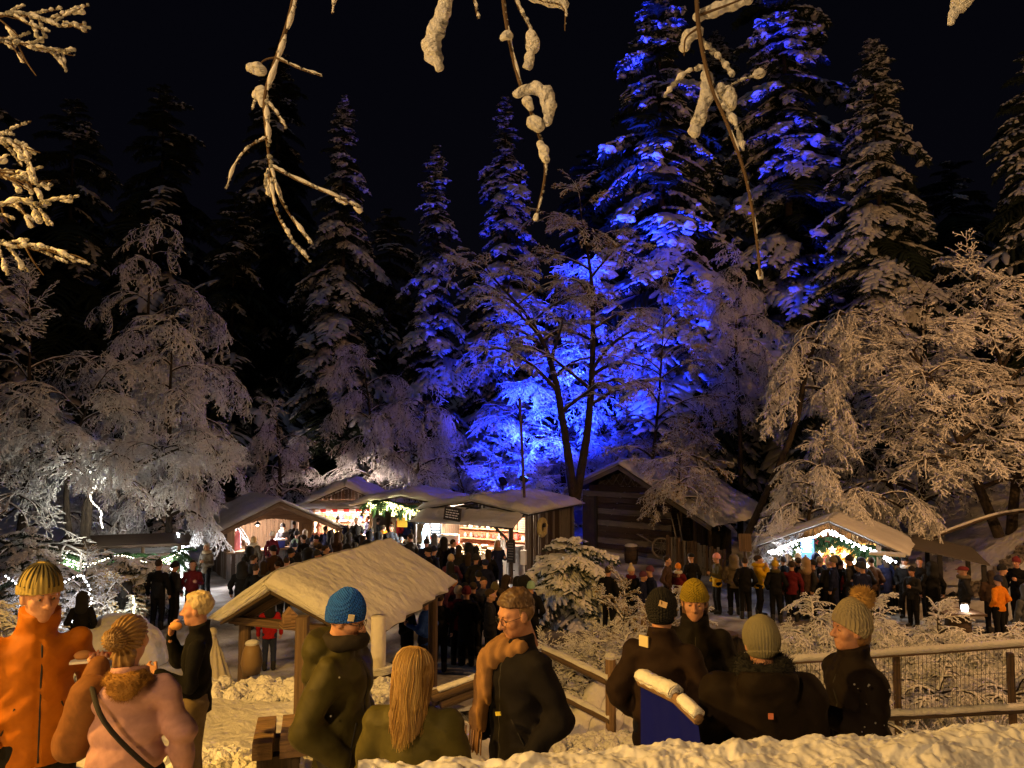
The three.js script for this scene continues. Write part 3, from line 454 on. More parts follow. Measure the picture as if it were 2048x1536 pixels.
// ------------------------------------------------------------ buildings and stalls
const grp = (name, parent, pos, yaw = 0) => { const g = new THREE.Group(); g.name = name; if (pos) g.position.set(...pos); g.rotation.y = yaw; parent.add(g); return g; };
const jit = rng(77), ORD = ['first', 'second', 'third', 'fourth', 'fifth', 'sixth', 'seventh', 'eighth', 'ninth', 'tenth', 'eleventh', 'twelfth', 'thirteenth', 'fourteenth', 'fifteenth', 'sixteenth', 'seventeenth', 'eighteenth', 'nineteenth', 'twentieth', '21st', '22nd', '23rd', '24th', '25th', '26th'];
// a wall of upright boards from a to b (local points at its foot); top(t) its height, low(t) where the boards start
function boardWall(parent, a, b, top, mats, o = {}) {
  const A = V(...a), B = V(...b), L = A.distanceTo(B), n = Math.max(2, Math.round(L / (o.width ?? 0.16))), w = grp(o.name ?? 'wall', parent), dir = B.clone().sub(A).normalize(), nor = V(dir.z, 0, -dir.x);
  for (let i = 0; i < n; i++) {
    const t0 = i / n, t1 = (i + 0.93) / n, th = (o.thick ?? 0.03) + 0.008 * jit(), sh = (jit() - 0.5) * 0.008, y0 = o.low ? o.low((t0 + t1) / 2) : 0, q = (t, y, s) => A.clone().lerp(B, t).addScaledVector(nor, s * th / 2 + sh).setY(A.y + y);
    if (top(t0) <= y0 + 0.02 && top(t1) <= y0 + 0.02) continue;
    const mat = Array.isArray(mats) ? mats[Math.floor(jit() * mats.length)] : mats;
    mesh('plank', new Buf().hexa([q(t0, y0, -1), q(t1, y0, -1), q(t1, y0, 1), q(t0, y0, 1), q(t0, Math.max(top(t0), y0 + 0.01), -1), q(t1, Math.max(top(t1), y0 + 0.01), -1), q(t1, Math.max(top(t1), y0 + 0.01), 1), q(t0, Math.max(top(t0), y0 + 0.01), 1)], jit() * 5).build(), mat, w);
  }
  return w;
}
function boardWallH(parent, a, b, h, mats, o = {}) { // level boards
  const A = V(...a), B = V(...b), n = Math.max(1, Math.round(h / (o.width ?? 0.18))), w = grp(o.name ?? 'wall', parent), dir = B.clone().sub(A).normalize(), cut = o.cut ?? ((y) => [0, 1]);
  for (let i = 0; i < n; i++) { const y = ((i + 0.5) / n) * h, [t0, t1] = cut(y); if (t1 - t0 < 0.03) continue; const p = A.clone().lerp(B, t0), q = A.clone().lerp(B, t1); p.y += y; q.y += y; mesh('plank', new Buf().beam(p, q, 0.03 + 0.008 * jit(), (h / n) * 0.94, V(0, 1, 0), jit() * 5).build(), Array.isArray(mats) ? mats[Math.floor(jit() * mats.length)] : mats, w); }
  return w;
}
// one half of a roof: boards running from ridge to eave, and the snow on it
function roofHalf(parent, rA, rB, eA, eB, mat, snow, seed, o = {}) {
  const P = [rA, rB, eA, eB].map((q) => q.isVector3 ? q : V(...q)), n = Math.max(3, Math.round(P[0].distanceTo(P[1]) / 0.3)), roof = grp('roof', parent);
  for (let i = 0; i < n; i++) { const t0 = i / n, t1 = (i + 0.96) / n, up = V(0, 0.045, 0), a = P[0].clone().lerp(P[1], t0), b = P[0].clone().lerp(P[1], t1), c = P[2].clone().lerp(P[3], t1), d = P[2].clone().lerp(P[3], t0), q = [d, c, b, a]; mesh('roof_board', new Buf().hexa([...q, ...q.map((p) => p.clone().add(up))], jit() * 5).build(), mat, roof); }
  if (snow) { const u = V(0, 0.05, 0); mesh('roof_snow', snowSlab(P[2].clone().add(u), P[3].clone().add(u), P[1].clone().add(u), P[0].clone().add(u), snow, seed, { openTop: true, ...o }), M.snowRoof, parent); }
}
const post = (parent, x, z, y0, y1, r, mat, name = 'post') => mesh(name, new Buf().tube([V(x, y0, z), V(x, (y0 + y1) / 2, z), V(x, y1, z)], r, 8).build(), mat, parent);
const boxPart = (parent, name, x, y, z, sx, sy, sz, mat, yaw = 0) => mesh(name, new Buf().box(x, y, z, sx, sy, sz, yaw, jit() * 3).build(), mat, parent);
const bulbGeo = new THREE.SphereGeometry(0.022, 6, 5);
// fairy lights along points (in the parent's frame), with hanging drops
function fairyLights(name, label, parentPos, yaw, pts, o) {
  const t = thing(name, label, 'fairy lights', parentPos, yaw, o.group), r = rng(o.seed ?? 3), n = o.n, cur = path(pts, 60), cable = new Buf(), b = new Buf(); cable.tube(cur, 0.008, 4);
  for (let i = 0; i < n; i++) {
    const f = (i + 0.5) / n * 60, k = Math.min(59, Math.floor(f)), p = cur[k].clone().lerp(cur[k + 1], f - k), drops = o.drop ? 1 + Math.floor(r() * o.drop) : 1;
    if (drops > 1) cable.tube([p.clone(), p.clone().add(V(0, -0.09 * drops, 0))], 0.004, 3);
    for (let d = 0; d < drops; d++) b.geo(bulbGeo, new THREE.Matrix4().makeTranslation(p.x + (r() - 0.5) * 0.05, p.y - 0.02 - d * 0.09, p.z + (r() - 0.5) * 0.05).scale(V(o.big ?? 1, (o.big ?? 1) * (o.long ?? 1), o.big ?? 1)));
  }
  cable.to('cable', M.black, t); const bm = b.to('bulb', o.mat ?? G.white, t); bm.userData.kind = 'stuff';
  const L = o.lights ?? 2; for (let i = 0; i < L; i++) { const q = cur[Math.round((i + 0.5) / L * 60)]; lamp(V(q.x, q.y - 0.12, q.z + 0.12), o.color ?? [1, 0.9, 0.75], o.cd ?? LAMP.string, t, 4); }
  return t;
}
function garland(label, pos, yaw, pts, w, n, seed) {
  const t = thing('fir_garland', label, 'garland', pos, yaw), r = rng(seed), cur = path(pts, 40), m = [];
  for (let i = 0; i < n; i++) { const f = r() * 39.9, k = Math.floor(f), p = cur[k].clone().lerp(cur[k + 1], f - k), a = r() * 6.28; m.push(frame(p, V(Math.cos(a), r() - 0.75, Math.sin(a) * 0.6), w * (0.6 + 0.6 * r()))); }
  copies('sprig', BOUGH[0].needles, M.green, m, t); return t;
}
// rows of marks in place of handwriting too small to read
function board(label, pos, yaw, w, h, face, ink, rows, seed, extra = {}) {
  const t = thing(extra.name ?? 'notice_board', label, extra.cat ?? 'sign', pos, yaw), r = rng(seed); if (extra.tilt) t.rotation.z = extra.tilt;
  boxPart(t, 'panel', 0, 0, 0, w, h, 0.025, face); const fr = new Buf(); for (const s of [-1, 1]) { fr.box(s * (w / 2 + 0.012), 0, 0, 0.03, h + 0.05, 0.04); fr.box(0, s * (h / 2 + 0.012), 0, w - 0.01, 0.03, 0.038); } fr.to('frame', extra.frame ?? M.woodDark, t);
  const b = new Buf(); for (let i = 0; i < rows; i++) { let x = -w * 0.42; while (x < w * 0.36) { const l = w * (0.05 + 0.14 * r()); if (x + l < w * 0.44) b.box(x + l / 2, h * 0.42 - ((i + 0.5) / rows) * h * 0.84, 0.016, l, h * 0.32 / rows, 0.006); x += l + w * 0.045; } } b.to('lettering', ink, t); return t;
}
const W3 = (o, x, y, z) => V(x, y, z).applyAxisAngle(V(0, 1, 0), o.yaw).add(o.pos);

// --- the plank kiosk at the left
const K1 = { pos: at(540, 1100, 28.4).setY(0), yaw: R(33) };
{
  const t = thing('market_kiosk', 'plank kiosk with arched opening and pale wood interior left of the stalls', 'kiosk', K1.pos, K1.yaw, 'market stalls'), w = 1.55, d = 2.7, eave = (x) => 2.68 - 0.46 * Math.abs(x);
  boardWall(t, [-w, 0, -d], [-w, 0, 0.02], () => eave(w), [M.woodGrey, M.wood]); boardWall(t, [w, 0, 0.02], [w, 0, -d], () => eave(w), [M.woodGrey, M.wood]);
  boardWall(t, [w, 0, -d], [-w, 0, -d], (q) => eave(w - 2 * w * q), M.woodPale, { name: 'back_wall' });
  boardWall(t, [-w, 0, 0.05], [w, 0, 0.05], () => 0.92, [M.woodGrey, M.woodDark], { name: 'counter_front' });
  boxPart(t, 'counter', 0, 0.95, 0.02, 2 * w + 0.1, 0.06, 0.5, M.woodPale); boxPart(t, 'floor', 0, 0.05, -d / 2, 2 * w - 0.05, 0.08, d - 0.1, M.wood);
  boxPart(t, 'side_panel', -w + 0.12, 1.5, 0.06, 0.26, 1.06, 0.05, M.woodPale); boxPart(t, 'side_panel', w - 0.27, 1.55, 0.06, 0.5, 1.16, 0.05, M.woodPale);
  const s = new THREE.Shape(); s.moveTo(-w, eave(w) - 0.02); s.lineTo(0, eave(0) - 0.03); s.lineTo(w, eave(w) - 0.02); s.lineTo(w - 0.05, 1.72); for (let i = 1; i <= 12; i++) { const x = lerp(w - 0.05, -w + 0.05, i / 12); s.lineTo(x, 1.72 + 0.36 * Math.cos((x / (w - 0.05)) * Math.PI / 2)); }
  mesh('arched_gable', new THREE.ExtrudeGeometry(s, { depth: 0.04, bevelEnabled: false }), M.woodPale, t).position.z = 0.09;
  for (const q of [-1, 1]) roofHalf(t, [0, 2.74, -d - 0.4], [0, 2.74, 1.15], [q * 2.35, eave(2.35) + 0.05, -d - 0.4], [q * 2.35, eave(2.35) + 0.05, 1.15], M.wood, 0.13, 4 + q, { sag: 0.2, rough: 0.15 });
  for (const q of [-1, 1]) mesh('verge_board', new Buf().beam(V(0, 2.68, 1.17), V(q * 2.35, eave(2.35) - 0.01, 1.17), 0.03, 0.13).build(), M.wood, t);
  post(t, 2.2, 1.05, 0, 1.72, 0.045, M.wood);
  const l = thing('hanging_lamp', 'small bell lamp glowing bluish white under the kiosk ceiling', 'lamp', W3(K1, -0.35, 1.83, -0.5), K1.yaw); mesh('shade', new THREE.LatheGeometry([[0.03, 0.1], [0.06, 0.07], [0.13, 0], [0.12, 0]].map((q) => new THREE.Vector2(...q)), 14), M.iron, l); mesh('bulb', new THREE.SphereGeometry(0.05, 10, 8), G.white, l); post(l, 0, 0, 0.1, 0.6, 0.008, M.black, 'cord'); lamp(V(0, -0.08, 0), [1, 0.82, 0.72], LAMP.kiosk, l);
  const put = (name, label, x, y, z, build) => { const o = thing(name, label, name.replace(/_/g, ' '), W3(K1, x, y, z), K1.yaw); build(o); };
  put('cool_box', 'blue box with white lid on the kiosk counter', 0.35, 0.98, -0.02, (o) => { boxPart(o, 'body', 0, 0.14, 0, 0.34, 0.28, 0.26, M.blue); boxPart(o, 'lid', 0, 0.3, 0, 0.37, 0.06, 0.29, M.white); });
  put('napkin_pile', 'white pile of napkins on the kiosk counter beside the blue box', 0.05, 0.98, 0.05, (o) => { for (let i = 0; i < 4; i++) boxPart(o, 'napkin', 0, 0.02 + 0.025 * i, 0, 0.2, 0.022, 0.2, M.white, 0.2 * i); });
  put('cloth_bundle', 'pink checked cloth hanging at the left end of the kiosk counter', -1.15, 0.98, -0.15, (o) => { mesh('cloth', solid(union([capsule([0, 0.1, 0], [0.02, 0.62, 0], 0.14, 0.1, 0.6), capsule([-0.08, 0.05, 0.02], [-0.05, 0.4, 0], 0.09)], 0.06), [-0.3, -0.08, -0.2], [0.3, 0.8, 0.2], 0.025), M.pink, o); });
  [[-0.85, 'short brown jar at the left of the counter'], [-0.68, 'tall dark flask on the counter'], [-0.5, 'low cup on the counter next to the flask']].forEach(([x, l], i) => put('jar', l + ' of the plank kiosk', x, 0.98, 0, (o) => { mesh('body', new THREE.LatheGeometry([[0, 0], [0.06, 0], [0.065, 0.1 + 0.06 * (i % 2)], [0.04, 0.17 + 0.1 * (i % 2)], [0, 0.18 + 0.1 * (i % 2)]].map((q) => new THREE.Vector2(...q)), 12), [M.wood, M.iron, M.white][i], o); }));
}
// --- the red and white lit stall with the thick snow gable
const K2 = { pos: at(692, 1080, 32.6).setY(0), yaw: R(6) };
{
  const t = thing('market_stall', 'stall with thick snow gable and glaring red and white interior', 'stall', K2.pos, K2.yaw, 'market stalls'), w = 1.35, d = 2.4, eave = (x) => 2.95 - 0.46 * Math.abs(x);
  boardWall(t, [-w, 0, -d], [-w, 0, 0], () => 2.3, M.wood); boardWall(t, [w, 0, 0], [w, 0, -d], () => 2.3, M.wood); boardWall(t, [w, 0, -d], [-w, 0, -d], () => 2.3, M.woodPale, { name: 'back_wall' });
  boardWall(t, [-w, 0, 0.05], [w, 0, 0.05], () => 0.9, M.woodRed, { name: 'counter_front' }); boxPart(t, 'counter', 0, 0.94, 0.06, 2 * w + 0.1, 0.06, 0.5, M.white);
  boardWall(t, [-w, 2.24, 0.02], [w, 2.24, 0.02], (q) => eave(w - 2 * w * q) - 2.26, [M.woodDark, M.wood], { name: 'gable', width: 0.14 });
  for (const q of [-1, 1]) { roofHalf(t, [0, 2.98, -d - 0.3], [0, 2.98, 0.5], [q * 1.75, eave(1.75) + 0.06, -d - 0.3], [q * 1.75, eave(1.75) + 0.06, 0.5], M.woodDark, 0.3, 14 + q, { rough: 0.5, over: 0.14 }); post(t, q * w, 0.12, 0, 2.2, 0.06, M.woodPale); }
  const aw = grp('awning', t); for (let i = 0; i < 12; i++) { const x = lerp(-1.9, 1.75, i / 12) + 0.15; mesh('roof_board', new Buf().beam(V(x, 2.3, 0.1), V(x, 2.14, 0.95), 0.29, 0.03).build(), M.woodDark, aw); }
  mesh('awning_snow', snowSlab(V(-1.9, 2.16, 0.95), V(1.75, 2.16, 0.95), V(1.75, 2.34, 0.1), V(-1.9, 2.34, 0.1), 0.09, 8, { openTop: true }), M.snowRoof, t);
  const sh = grp('shelf', t); for (const y of [1.35, 1.72]) boxPart(sh, 'shelf_board', 0, y, -d + 0.25, 2 * w - 0.2, 0.03, 0.3, M.white);
  boxPart(t, 'curtain', w - 0.22, 1.6, 0.02, 0.26, 1.05, 0.05, M.red); const str = grp('striped_valance', t); for (let i = 0; i < 11; i++) boxPart(str, 'stripe', -w + 0.12 + i * 0.245, 2.02, -0.02, 0.235, 0.2, 0.03, i % 2 ? M.red : M.white);
  const r = rng(9); let k = 0; const goods = [['red tin', M.red], ['white tin', M.white], ['yellow tin', M.yellow], ['orange tin', M.orange], ['blue tin', M.blue]];
  for (const y of [1.37, 1.74]) for (let i = 0; i < 8; i++) { const [n, m] = goods[Math.floor(r() * 5)], o = thing('tin', n + ', ' + ORD[i] + ' from the left on the ' + (y < 1.5 ? 'lower' : 'upper') + ' shelf of the red stall', 'tin', W3(K2, -1.1 + i * 0.3 + 0.05 * r(), y, -d + 0.25), K2.yaw, 'tins on the shelves of the red and white stall'), h = 0.16 + 0.1 * r(); mesh('body', new THREE.CylinderGeometry(0.075, 0.08, h, 10).translate(0, h / 2, 0), m, o); mesh('lid', new THREE.CylinderGeometry(0.08, 0.08, 0.03, 10).translate(0, h + 0.012, 0), M.white, o); k++; }
  [-0.55, 0.55].forEach((x, i) => { const l = thing('tube_lamp', 'white tube lamp under the eave of the red and white stall, ' + (i ? 'right' : 'left') + ' one', 'lamp', W3(K2, x, 2.12, -0.35), K2.yaw); mesh('tube', new THREE.CapsuleGeometry(0.03, 0.8, 4, 8).rotateZ(Math.PI / 2), G.white, l); boxPart(l, 'housing', 0, 0.06, 0, 0.9, 0.05, 0.09, M.white); lamp(V(0, -0.08, 0), [1, 0.72, 0.55], LAMP.stall, l, 5); });
  const f = thing('fire_bowl', 'flames in a fire bowl amid the crowd before the red and white stall', 'fire', at(672, 1069, 29.5), 0); mesh('bowl', new THREE.LatheGeometry([[0.05, -0.16], [0.2, -0.1], [0.28, 0], [0.26, 0]].map((q) => new THREE.Vector2(...q)), 14), M.iron, f); for (let i = 0; i < 5; i++) mesh('flame', new THREE.ConeGeometry(0.045, 0.22 + 0.1 * (i % 3), 7).translate(0.09 * Math.cos(i * 2.5), 0.1, 0.09 * Math.sin(i * 2.5)), G.flame, f); for (let i = 0; i < 3; i++) mesh('leg', new Buf().tube([V(0.1 * Math.cos(i * 2.1), -0.14, 0.1 * Math.sin(i * 2.1)), V(0.3 * Math.cos(i * 2.1), 0.02 - f.position.y, 0.3 * Math.sin(i * 2.1))], 0.015, 5).build(), M.iron, f); lamp(V(0, 0.34, 0), [1, 0.5, 0.15], 4, f, 5);
}
// --- the middle stall with garland and dripping lights
const K3 = { pos: at(815, 1080, 31).setY(0), yaw: R(-8) };
{
  const t = thing('market_stall', 'stall under a smooth snow roof with a fir garland, left of the stove pipe stall', 'stall', K3.pos, K3.yaw, 'market stalls'), w = 1.5, d = 2.4;
  boardWall(t, [-w, 0, -d], [-w, 0, 0], () => 2.25, M.wood); boardWall(t, [w, 0, 0], [w, 0, -d], () => 2.25, M.wood); boardWall(t, [w, 0, -d], [-w, 0, -d], () => 2.25, M.woodPale, { name: 'back_wall' }); boardWall(t, [-0.4, 0, 0.05], [w, 0, 0.05], () => 0.9, M.woodDark, { name: 'counter_front' }); boxPart(t, 'counter', 0.55, 0.94, 0.05, 1.95, 0.06, 0.45, M.wood);
  for (const q of [-1, 1]) { roofHalf(t, [-0.1, 2.72, -d - 0.3], [-0.1, 2.72, 0.7], [q * 2.15, 2.3, -d - 0.3], [q * 2.15, 2.3, 0.7], M.woodDark, 0.26, 24 + q, { rough: 0.3, over: 0.12 }); post(t, q * w, 0.12, 0, 2.3, 0.08, M.woodPale); }
  boxPart(t, 'door_post', -0.55, 1.1, 0.06, 0.14, 2.2, 0.1, M.woodPale); boxPart(t, 'price_board', -0.2, 1.75, 0.1, 0.42, 0.55, 0.03, M.yellow);
  garland('fir garland with dripping yellow lights along the eave of the middle stall', W3(K3, 0, 0, 0), K3.yaw, [V(-1.5, 2.5, 0.8), V(-0.6, 2.55, 0.85), V(0.4, 2.4, 0.85), V(1.6, 2.15, 0.8)], 0.5, 60, 3);
  fairyLights('icicle_lights', 'yellow green icicle lights hanging from the garland of the middle stall', K3.pos, K3.yaw, [V(-1.4, 2.5, 0.95), V(-0.6, 2.55, 1), V(0.4, 2.3, 1), V(1.6, 2.02, 0.95)], { n: 46, drop: 6, mat: G.yellow, big: 1.15, long: 1.7, lights: 4, color: [1, 0.86, 0.4], cd: 3, seed: 5 });
  const l = thing('flood_lamp', 'glaring bluish white lamp on a thin stand left of the stove pipe stall', 'lamp', at(853, 1037, 28.6), 0), y0 = l.position.y; post(l, 0.06, 0, -y0, -0.05, 0.025, M.steel, 'stand'); for (let i = 0; i < 3; i++) mesh('leg', new Buf().tube([V(0.06, -y0 + 0.5, 0), V(0.06 + 0.4 * Math.cos(i * 2.1), -y0, 0.4 * Math.sin(i * 2.1))], 0.015, 5).build(), M.steel, l); boxPart(l, 'housing', 0.02, 0, -0.08, 0.26, 0.2, 0.1, M.iron); mesh('lens', new THREE.SphereGeometry(0.11, 12, 10).scale(1, 0.85, 0.6), glow(0.85, 0.95, 1, 60), l); lamp(V(0, -0.04, 0.14), [0.8, 0.92, 1], LAMP.bright, l, 6);
  const tp = thing('rain_cover', 'crumpled clear rain cover lit bluish white below the glaring lamp', 'cover', at(848, 1075, 28.8).setY(0), 0.2); mesh('sheet', solid((x, y, z) => union([capsule([0, 0.2, 0], [0.1, 1.75, 0], 0.34, 0.1, 0.5), capsule([-0.2, 0.1, 0.1], [-0.1, 0.9, 0.1], 0.2, 0.16, 0.5)], 0.1)(x, y, z) + 0.05 * noise(x * 9, y * 3, z * 9), [-0.8, -0.2, -0.5], [0.8, 2, 0.5], 0.04), std([0.5, 0.62, 0.7], 0.35), tp);
}
// --- the stall with awning, stove pipe and wreath
const K4 = { pos: V(-1.35, 0, -28.5), yaw: R(-27) };
{
  const t = thing('market_stall', 'large dark stall with snowy awning, stove pipe and wreath on its side wall', 'stall', K4.pos, K4.yaw, 'market stalls'), w = 2.05, d = 4.6;
  boardWall(t, [w, 0, 0], [w, 0, -d], () => 2.3, [M.woodDark, M.woodGrey], { width: 0.22 }); boardWall(t, [-w, 0, -d], [-w, 0, 0], () => 2.3, M.woodDark); boardWallH(t, [w, 0, -2.2], [-w, 0, -2.2], 2.3, [M.wood, M.woodRed], { name: 'back_wall' });
  for (const q of [-1, 1]) roofHalf(t, [0, 2.68, -d - 0.2], [0, 2.68, 0.35], [q * 2.35, 2.3, -d - 0.2], [q * 2.35, 2.3, 0.35], M.woodBlack, 0.22, 34 + q, { rough: 0.6, over: 0.1, nu: 34 });
  boardWall(t, [-w, 2.2, 0.06], [w, 2.2, 0.06], (q) => Math.max(0.05, 0.44 - 0.3 * Math.abs(w - 2 * w * q) / 2), M.woodBlack, { name: 'gable' });
  const aw = grp('awning', t); for (let i = 0; i < 14; i++) { const x = lerp(-2.1, 2.1, (i + 0.5) / 14); mesh('roof_board', new Buf().beam(V(x, 2.5 - 0.09 * Math.abs(x), 0.1), V(x, 2.02 - 0.06 * Math.abs(x), 1.15), 0.29, 0.03).build(), M.woodBlack, aw); }
  mesh('awning_snow', snowSlab(V(-2.1, 1.97, 1.15), V(2.1, 1.97, 1.15), V(2.1, 2.4, 0.15), V(-2.1, 2.4, 0.15), 0.09, 9, { openTop: true, sag: 0.2 }), M.snowRoof, t);
  post(t, w - 0.05, 1.05, 0, 1.98, 0.09, M.woodDark); post(t, -w + 0.05, 1.05, 0, 1.98, 0.06, M.woodDark); mesh('brace', new Buf().beam(V(w - 0.1, 1.45, 1.05), V(w - 0.7, 1.95, 1.05), 0.06, 0.08).build(), M.woodDark, t);
  const bf = grp('counter', t); boxPart(bf, 'counter_top', -0.5, 1.0, 0.25, 2.6, 0.05, 0.65, M.woodPale); for (let i = 0; i < 6; i++) boxPart(bf, 'plank', -0.5, 0.1 + i * 0.16, 0.5, 2.5, 0.15, 0.03, M.wood);
  const sh = grp('shelf', t); for (const y of [1.05, 1.45, 1.85]) boxPart(sh, 'shelf_board', -0.3, y, -2.0, 3, 0.03, 0.32, M.woodPale);
  boxPart(t, 'floor', 0, 0.06, -0.9, 3.9, 0.08, 3, M.woodPale);
  const arch = []; for (let i = 0; i <= 10; i++) arch.push(V(-1.75 + 0.35 * Math.pow(i / 10, 2.5), 0.95 + 1.05 * Math.sin((i / 10) * 1.45), 0.45)); mesh('red_arch', new Buf().tube(arch, 0.035, 7).build(), M.red, t);
  mesh('white_curtain', solid((x, y, z) => capsule([1.35, 0.2, 0.3], [1.25, 1.35, 0.25], 0.17, 0.1, 0.35)(x, y, z) + 0.02 * Math.sin(x * 60), [0.9, -0.05, 0], [1.8, 1.6, 0.6], 0.025), M.white, t);
  const cb = thing('steel_cabinet', 'grey steel cabinet at the right inside end of the stove pipe stall', 'cabinet', W3(K4, 1.72, 0.1, 0.1), K4.yaw); boxPart(cb, 'body', 0, 0.55, 0, 0.5, 1.1, 0.5, M.steel); for (const y of [0.25, 0.6, 0.95]) { const dr = boxPart(cb, 'drawer', 0, y, 0.26, 0.44, 0.3, 0.03, M.steel); mesh('handle', new Buf().box(0, y, 0.29, 0.2, 0.03, 0.03).build(), M.iron, dr); }
  const r = rng(19), kinds = [['brown jug', M.wood], ['white jug', M.white], ['red jug', M.red], ['iron jug', M.iron], ['pale jug', M.woodPale], ['steel jug', M.steel]];
  for (const y of [1.065, 1.465, 1.865]) for (let i = 0; i < 11; i++) { const [n, m] = kinds[Math.floor(r() * 6)], h = 0.14 + 0.16 * r(), o = thing('jug', n + ', ' + ORD[i] + ' from the left on the ' + (y < 1.2 ? 'lowest' : y < 1.6 ? 'middle' : 'topmost') + ' shelf of the stove pipe stall', 'jug', W3(K4, -1.65 + i * 0.26 + 0.05 * r(), y, -2), K4.yaw, 'jugs on the shelves of the stove pipe stall'); mesh('body', new THREE.LatheGeometry([[0, 0], [0.06, 0], [0.08, h * 0.4], [0.045, h * 0.8], [0.055, h], [0.04, h]].map((q) => new THREE.Vector2(...q)), 10), m, o); }
  for (let i = 0; i < 6; i++) { const [n, m] = kinds[i], o = thing('basket', ['low', 'wide', 'round', 'heaped', 'small', 'deep'][i] + ' bowl with ' + n.split(' ')[0] + ' wares on the counter of the stove pipe stall', 'bowl', W3(K4, -1.5 + i * 0.4, 1.03, 0.25), K4.yaw, 'bowls on the counter of the stove pipe stall'); mesh('bowl', new THREE.LatheGeometry([[0, 0], [0.1, 0], [0.17, 0.09], [0.15, 0.09]].map((q) => new THREE.Vector2(...q)), 14), M.woodPale, o); for (let k = 0; k < 5; k++) mesh('ware', new THREE.SphereGeometry(0.05, 8, 6).translate(0.08 * Math.cos(k * 1.26), 0.09, 0.08 * Math.sin(k * 1.26)), m, o); }
  const gc = thing('display_case', 'glass front display case on the counter left of the bowls', 'display case', W3(K4, -1.05, 1.03, 0.35), K4.yaw); boxPart(gc, 'back', 0, 0.2, -0.22, 0.8, 0.4, 0.03, M.white); boxPart(gc, 'top', 0, 0.42, -0.08, 0.85, 0.03, 0.3, M.woodPale); mesh('glass', new Buf().beam(V(0, 0.02, 0.2), V(0, 0.4, 0.06), 0.8, 0.012, V(0, 0, 1)).build(), new THREE.MeshPhysicalMaterial({ color: 0xffffff, transmission: 1, roughness: 0.05 }), gc);
  [[-1.1, 0], [0.5, 1]].forEach(([x, i]) => { const l = thing('tube_lamp', 'white tube lamp under the awning of the stove pipe stall, ' + (i ? 'right' : 'left') + ' one', 'lamp', W3(K4, x, 2.1, -0.5), K4.yaw); mesh('tube', new THREE.CapsuleGeometry(0.03, 0.7, 4, 8).rotateZ(Math.PI / 2), G.white, l); boxPart(l, 'housing', 0, 0.06, 0, 0.8, 0.05, 0.09, M.white); lamp(V(0, -0.08, 0), [1, 0.74, 0.5], LAMP.stall * 0.8, l, 5); });
  fairyLights('fairy_lights', 'row of tiny lights along the counter edge of the stove pipe stall', K4.pos, K4.yaw, [V(-1.8, 0.97, 0.62), V(-0.9, 0.9, 0.64), V(0, 0.95, 0.64), V(0.8, 0.92, 0.62), V(0.85, 0.3, 0.62)], { n: 40, drop: 3, mat: G.warm, lights: 2, cd: 1.2, seed: 8 });
  const wr = thing('straw_wreath', 'round pale wreath on the dark side wall of the stove pipe stall', 'wreath', W3(K4, w + 0.08, 1.72, -1.3), K4.yaw + Math.PI / 2); mesh('ring', solid((x, y, z) => { const q = Math.hypot(x, y) - 0.27; return Math.hypot(q, z) - 0.1 + 0.03 * noise(x * 14, y * 14, z * 14); }, [-0.45, -0.45, -0.15], [0.45, 0.45, 0.15], 0.022), std([0.5, 0.42, 0.2], 0.9), wr); boxPart(wr, 'bow', 0.05, 0.08, 0.06, 0.16, 0.14, 0.06, M.woodBlack);
  const sp = thing('stove_pipe', 'thin straight stove pipe rising from the snowy roof of the large stall', 'pipe', at(1050, 1004, 29.4), 0); const top = at(1039, 797, 29.4).sub(sp.position); mesh('pipe', new Buf().tube([V(0, -0.4, 0), top.clone().multiplyScalar(0.5), top], 0.055, 10).build(), std([0.1, 0.07, 0.06], 0.6, { metalness: 0.3 }), sp); mesh('collar', new THREE.CylinderGeometry(0.09, 0.12, 0.14, 12).translate(0, 0.02, 0), M.iron, sp);
  board('slanted dark board hanging under the roof edge of the stove pipe stall', at(905, 1028, 27.6), R(-20), 0.62, 0.42, M.black, M.white, 4, 5, { tilt: -0.12 });
  board('narrow dark sign with pale lines on the corner post of the stove pipe stall', W3(K4, w + 0.02, 1.15, 1.16), K4.yaw, 0.26, 0.75, M.woodBlack, M.woodGrey, 7, 6); board('dark price board standing at the left end of the stove pipe stall', at(872, 1058, 28.7), R(-15), 0.4, 0.6, M.black, M.white, 5, 7); board('small dark menu board inside the stove pipe stall above the right shelf', W3(K4, 1.3, 1.75, -1.4), K4.yaw, 0.36, 0.5, M.black, M.woodPale, 5, 8, { frame: M.woodPale });
  boxPart(t, 'leaflet_box', w + 0.3, 0.9, 0.75, 0.2, 0.5, 0.1, M.white);
}
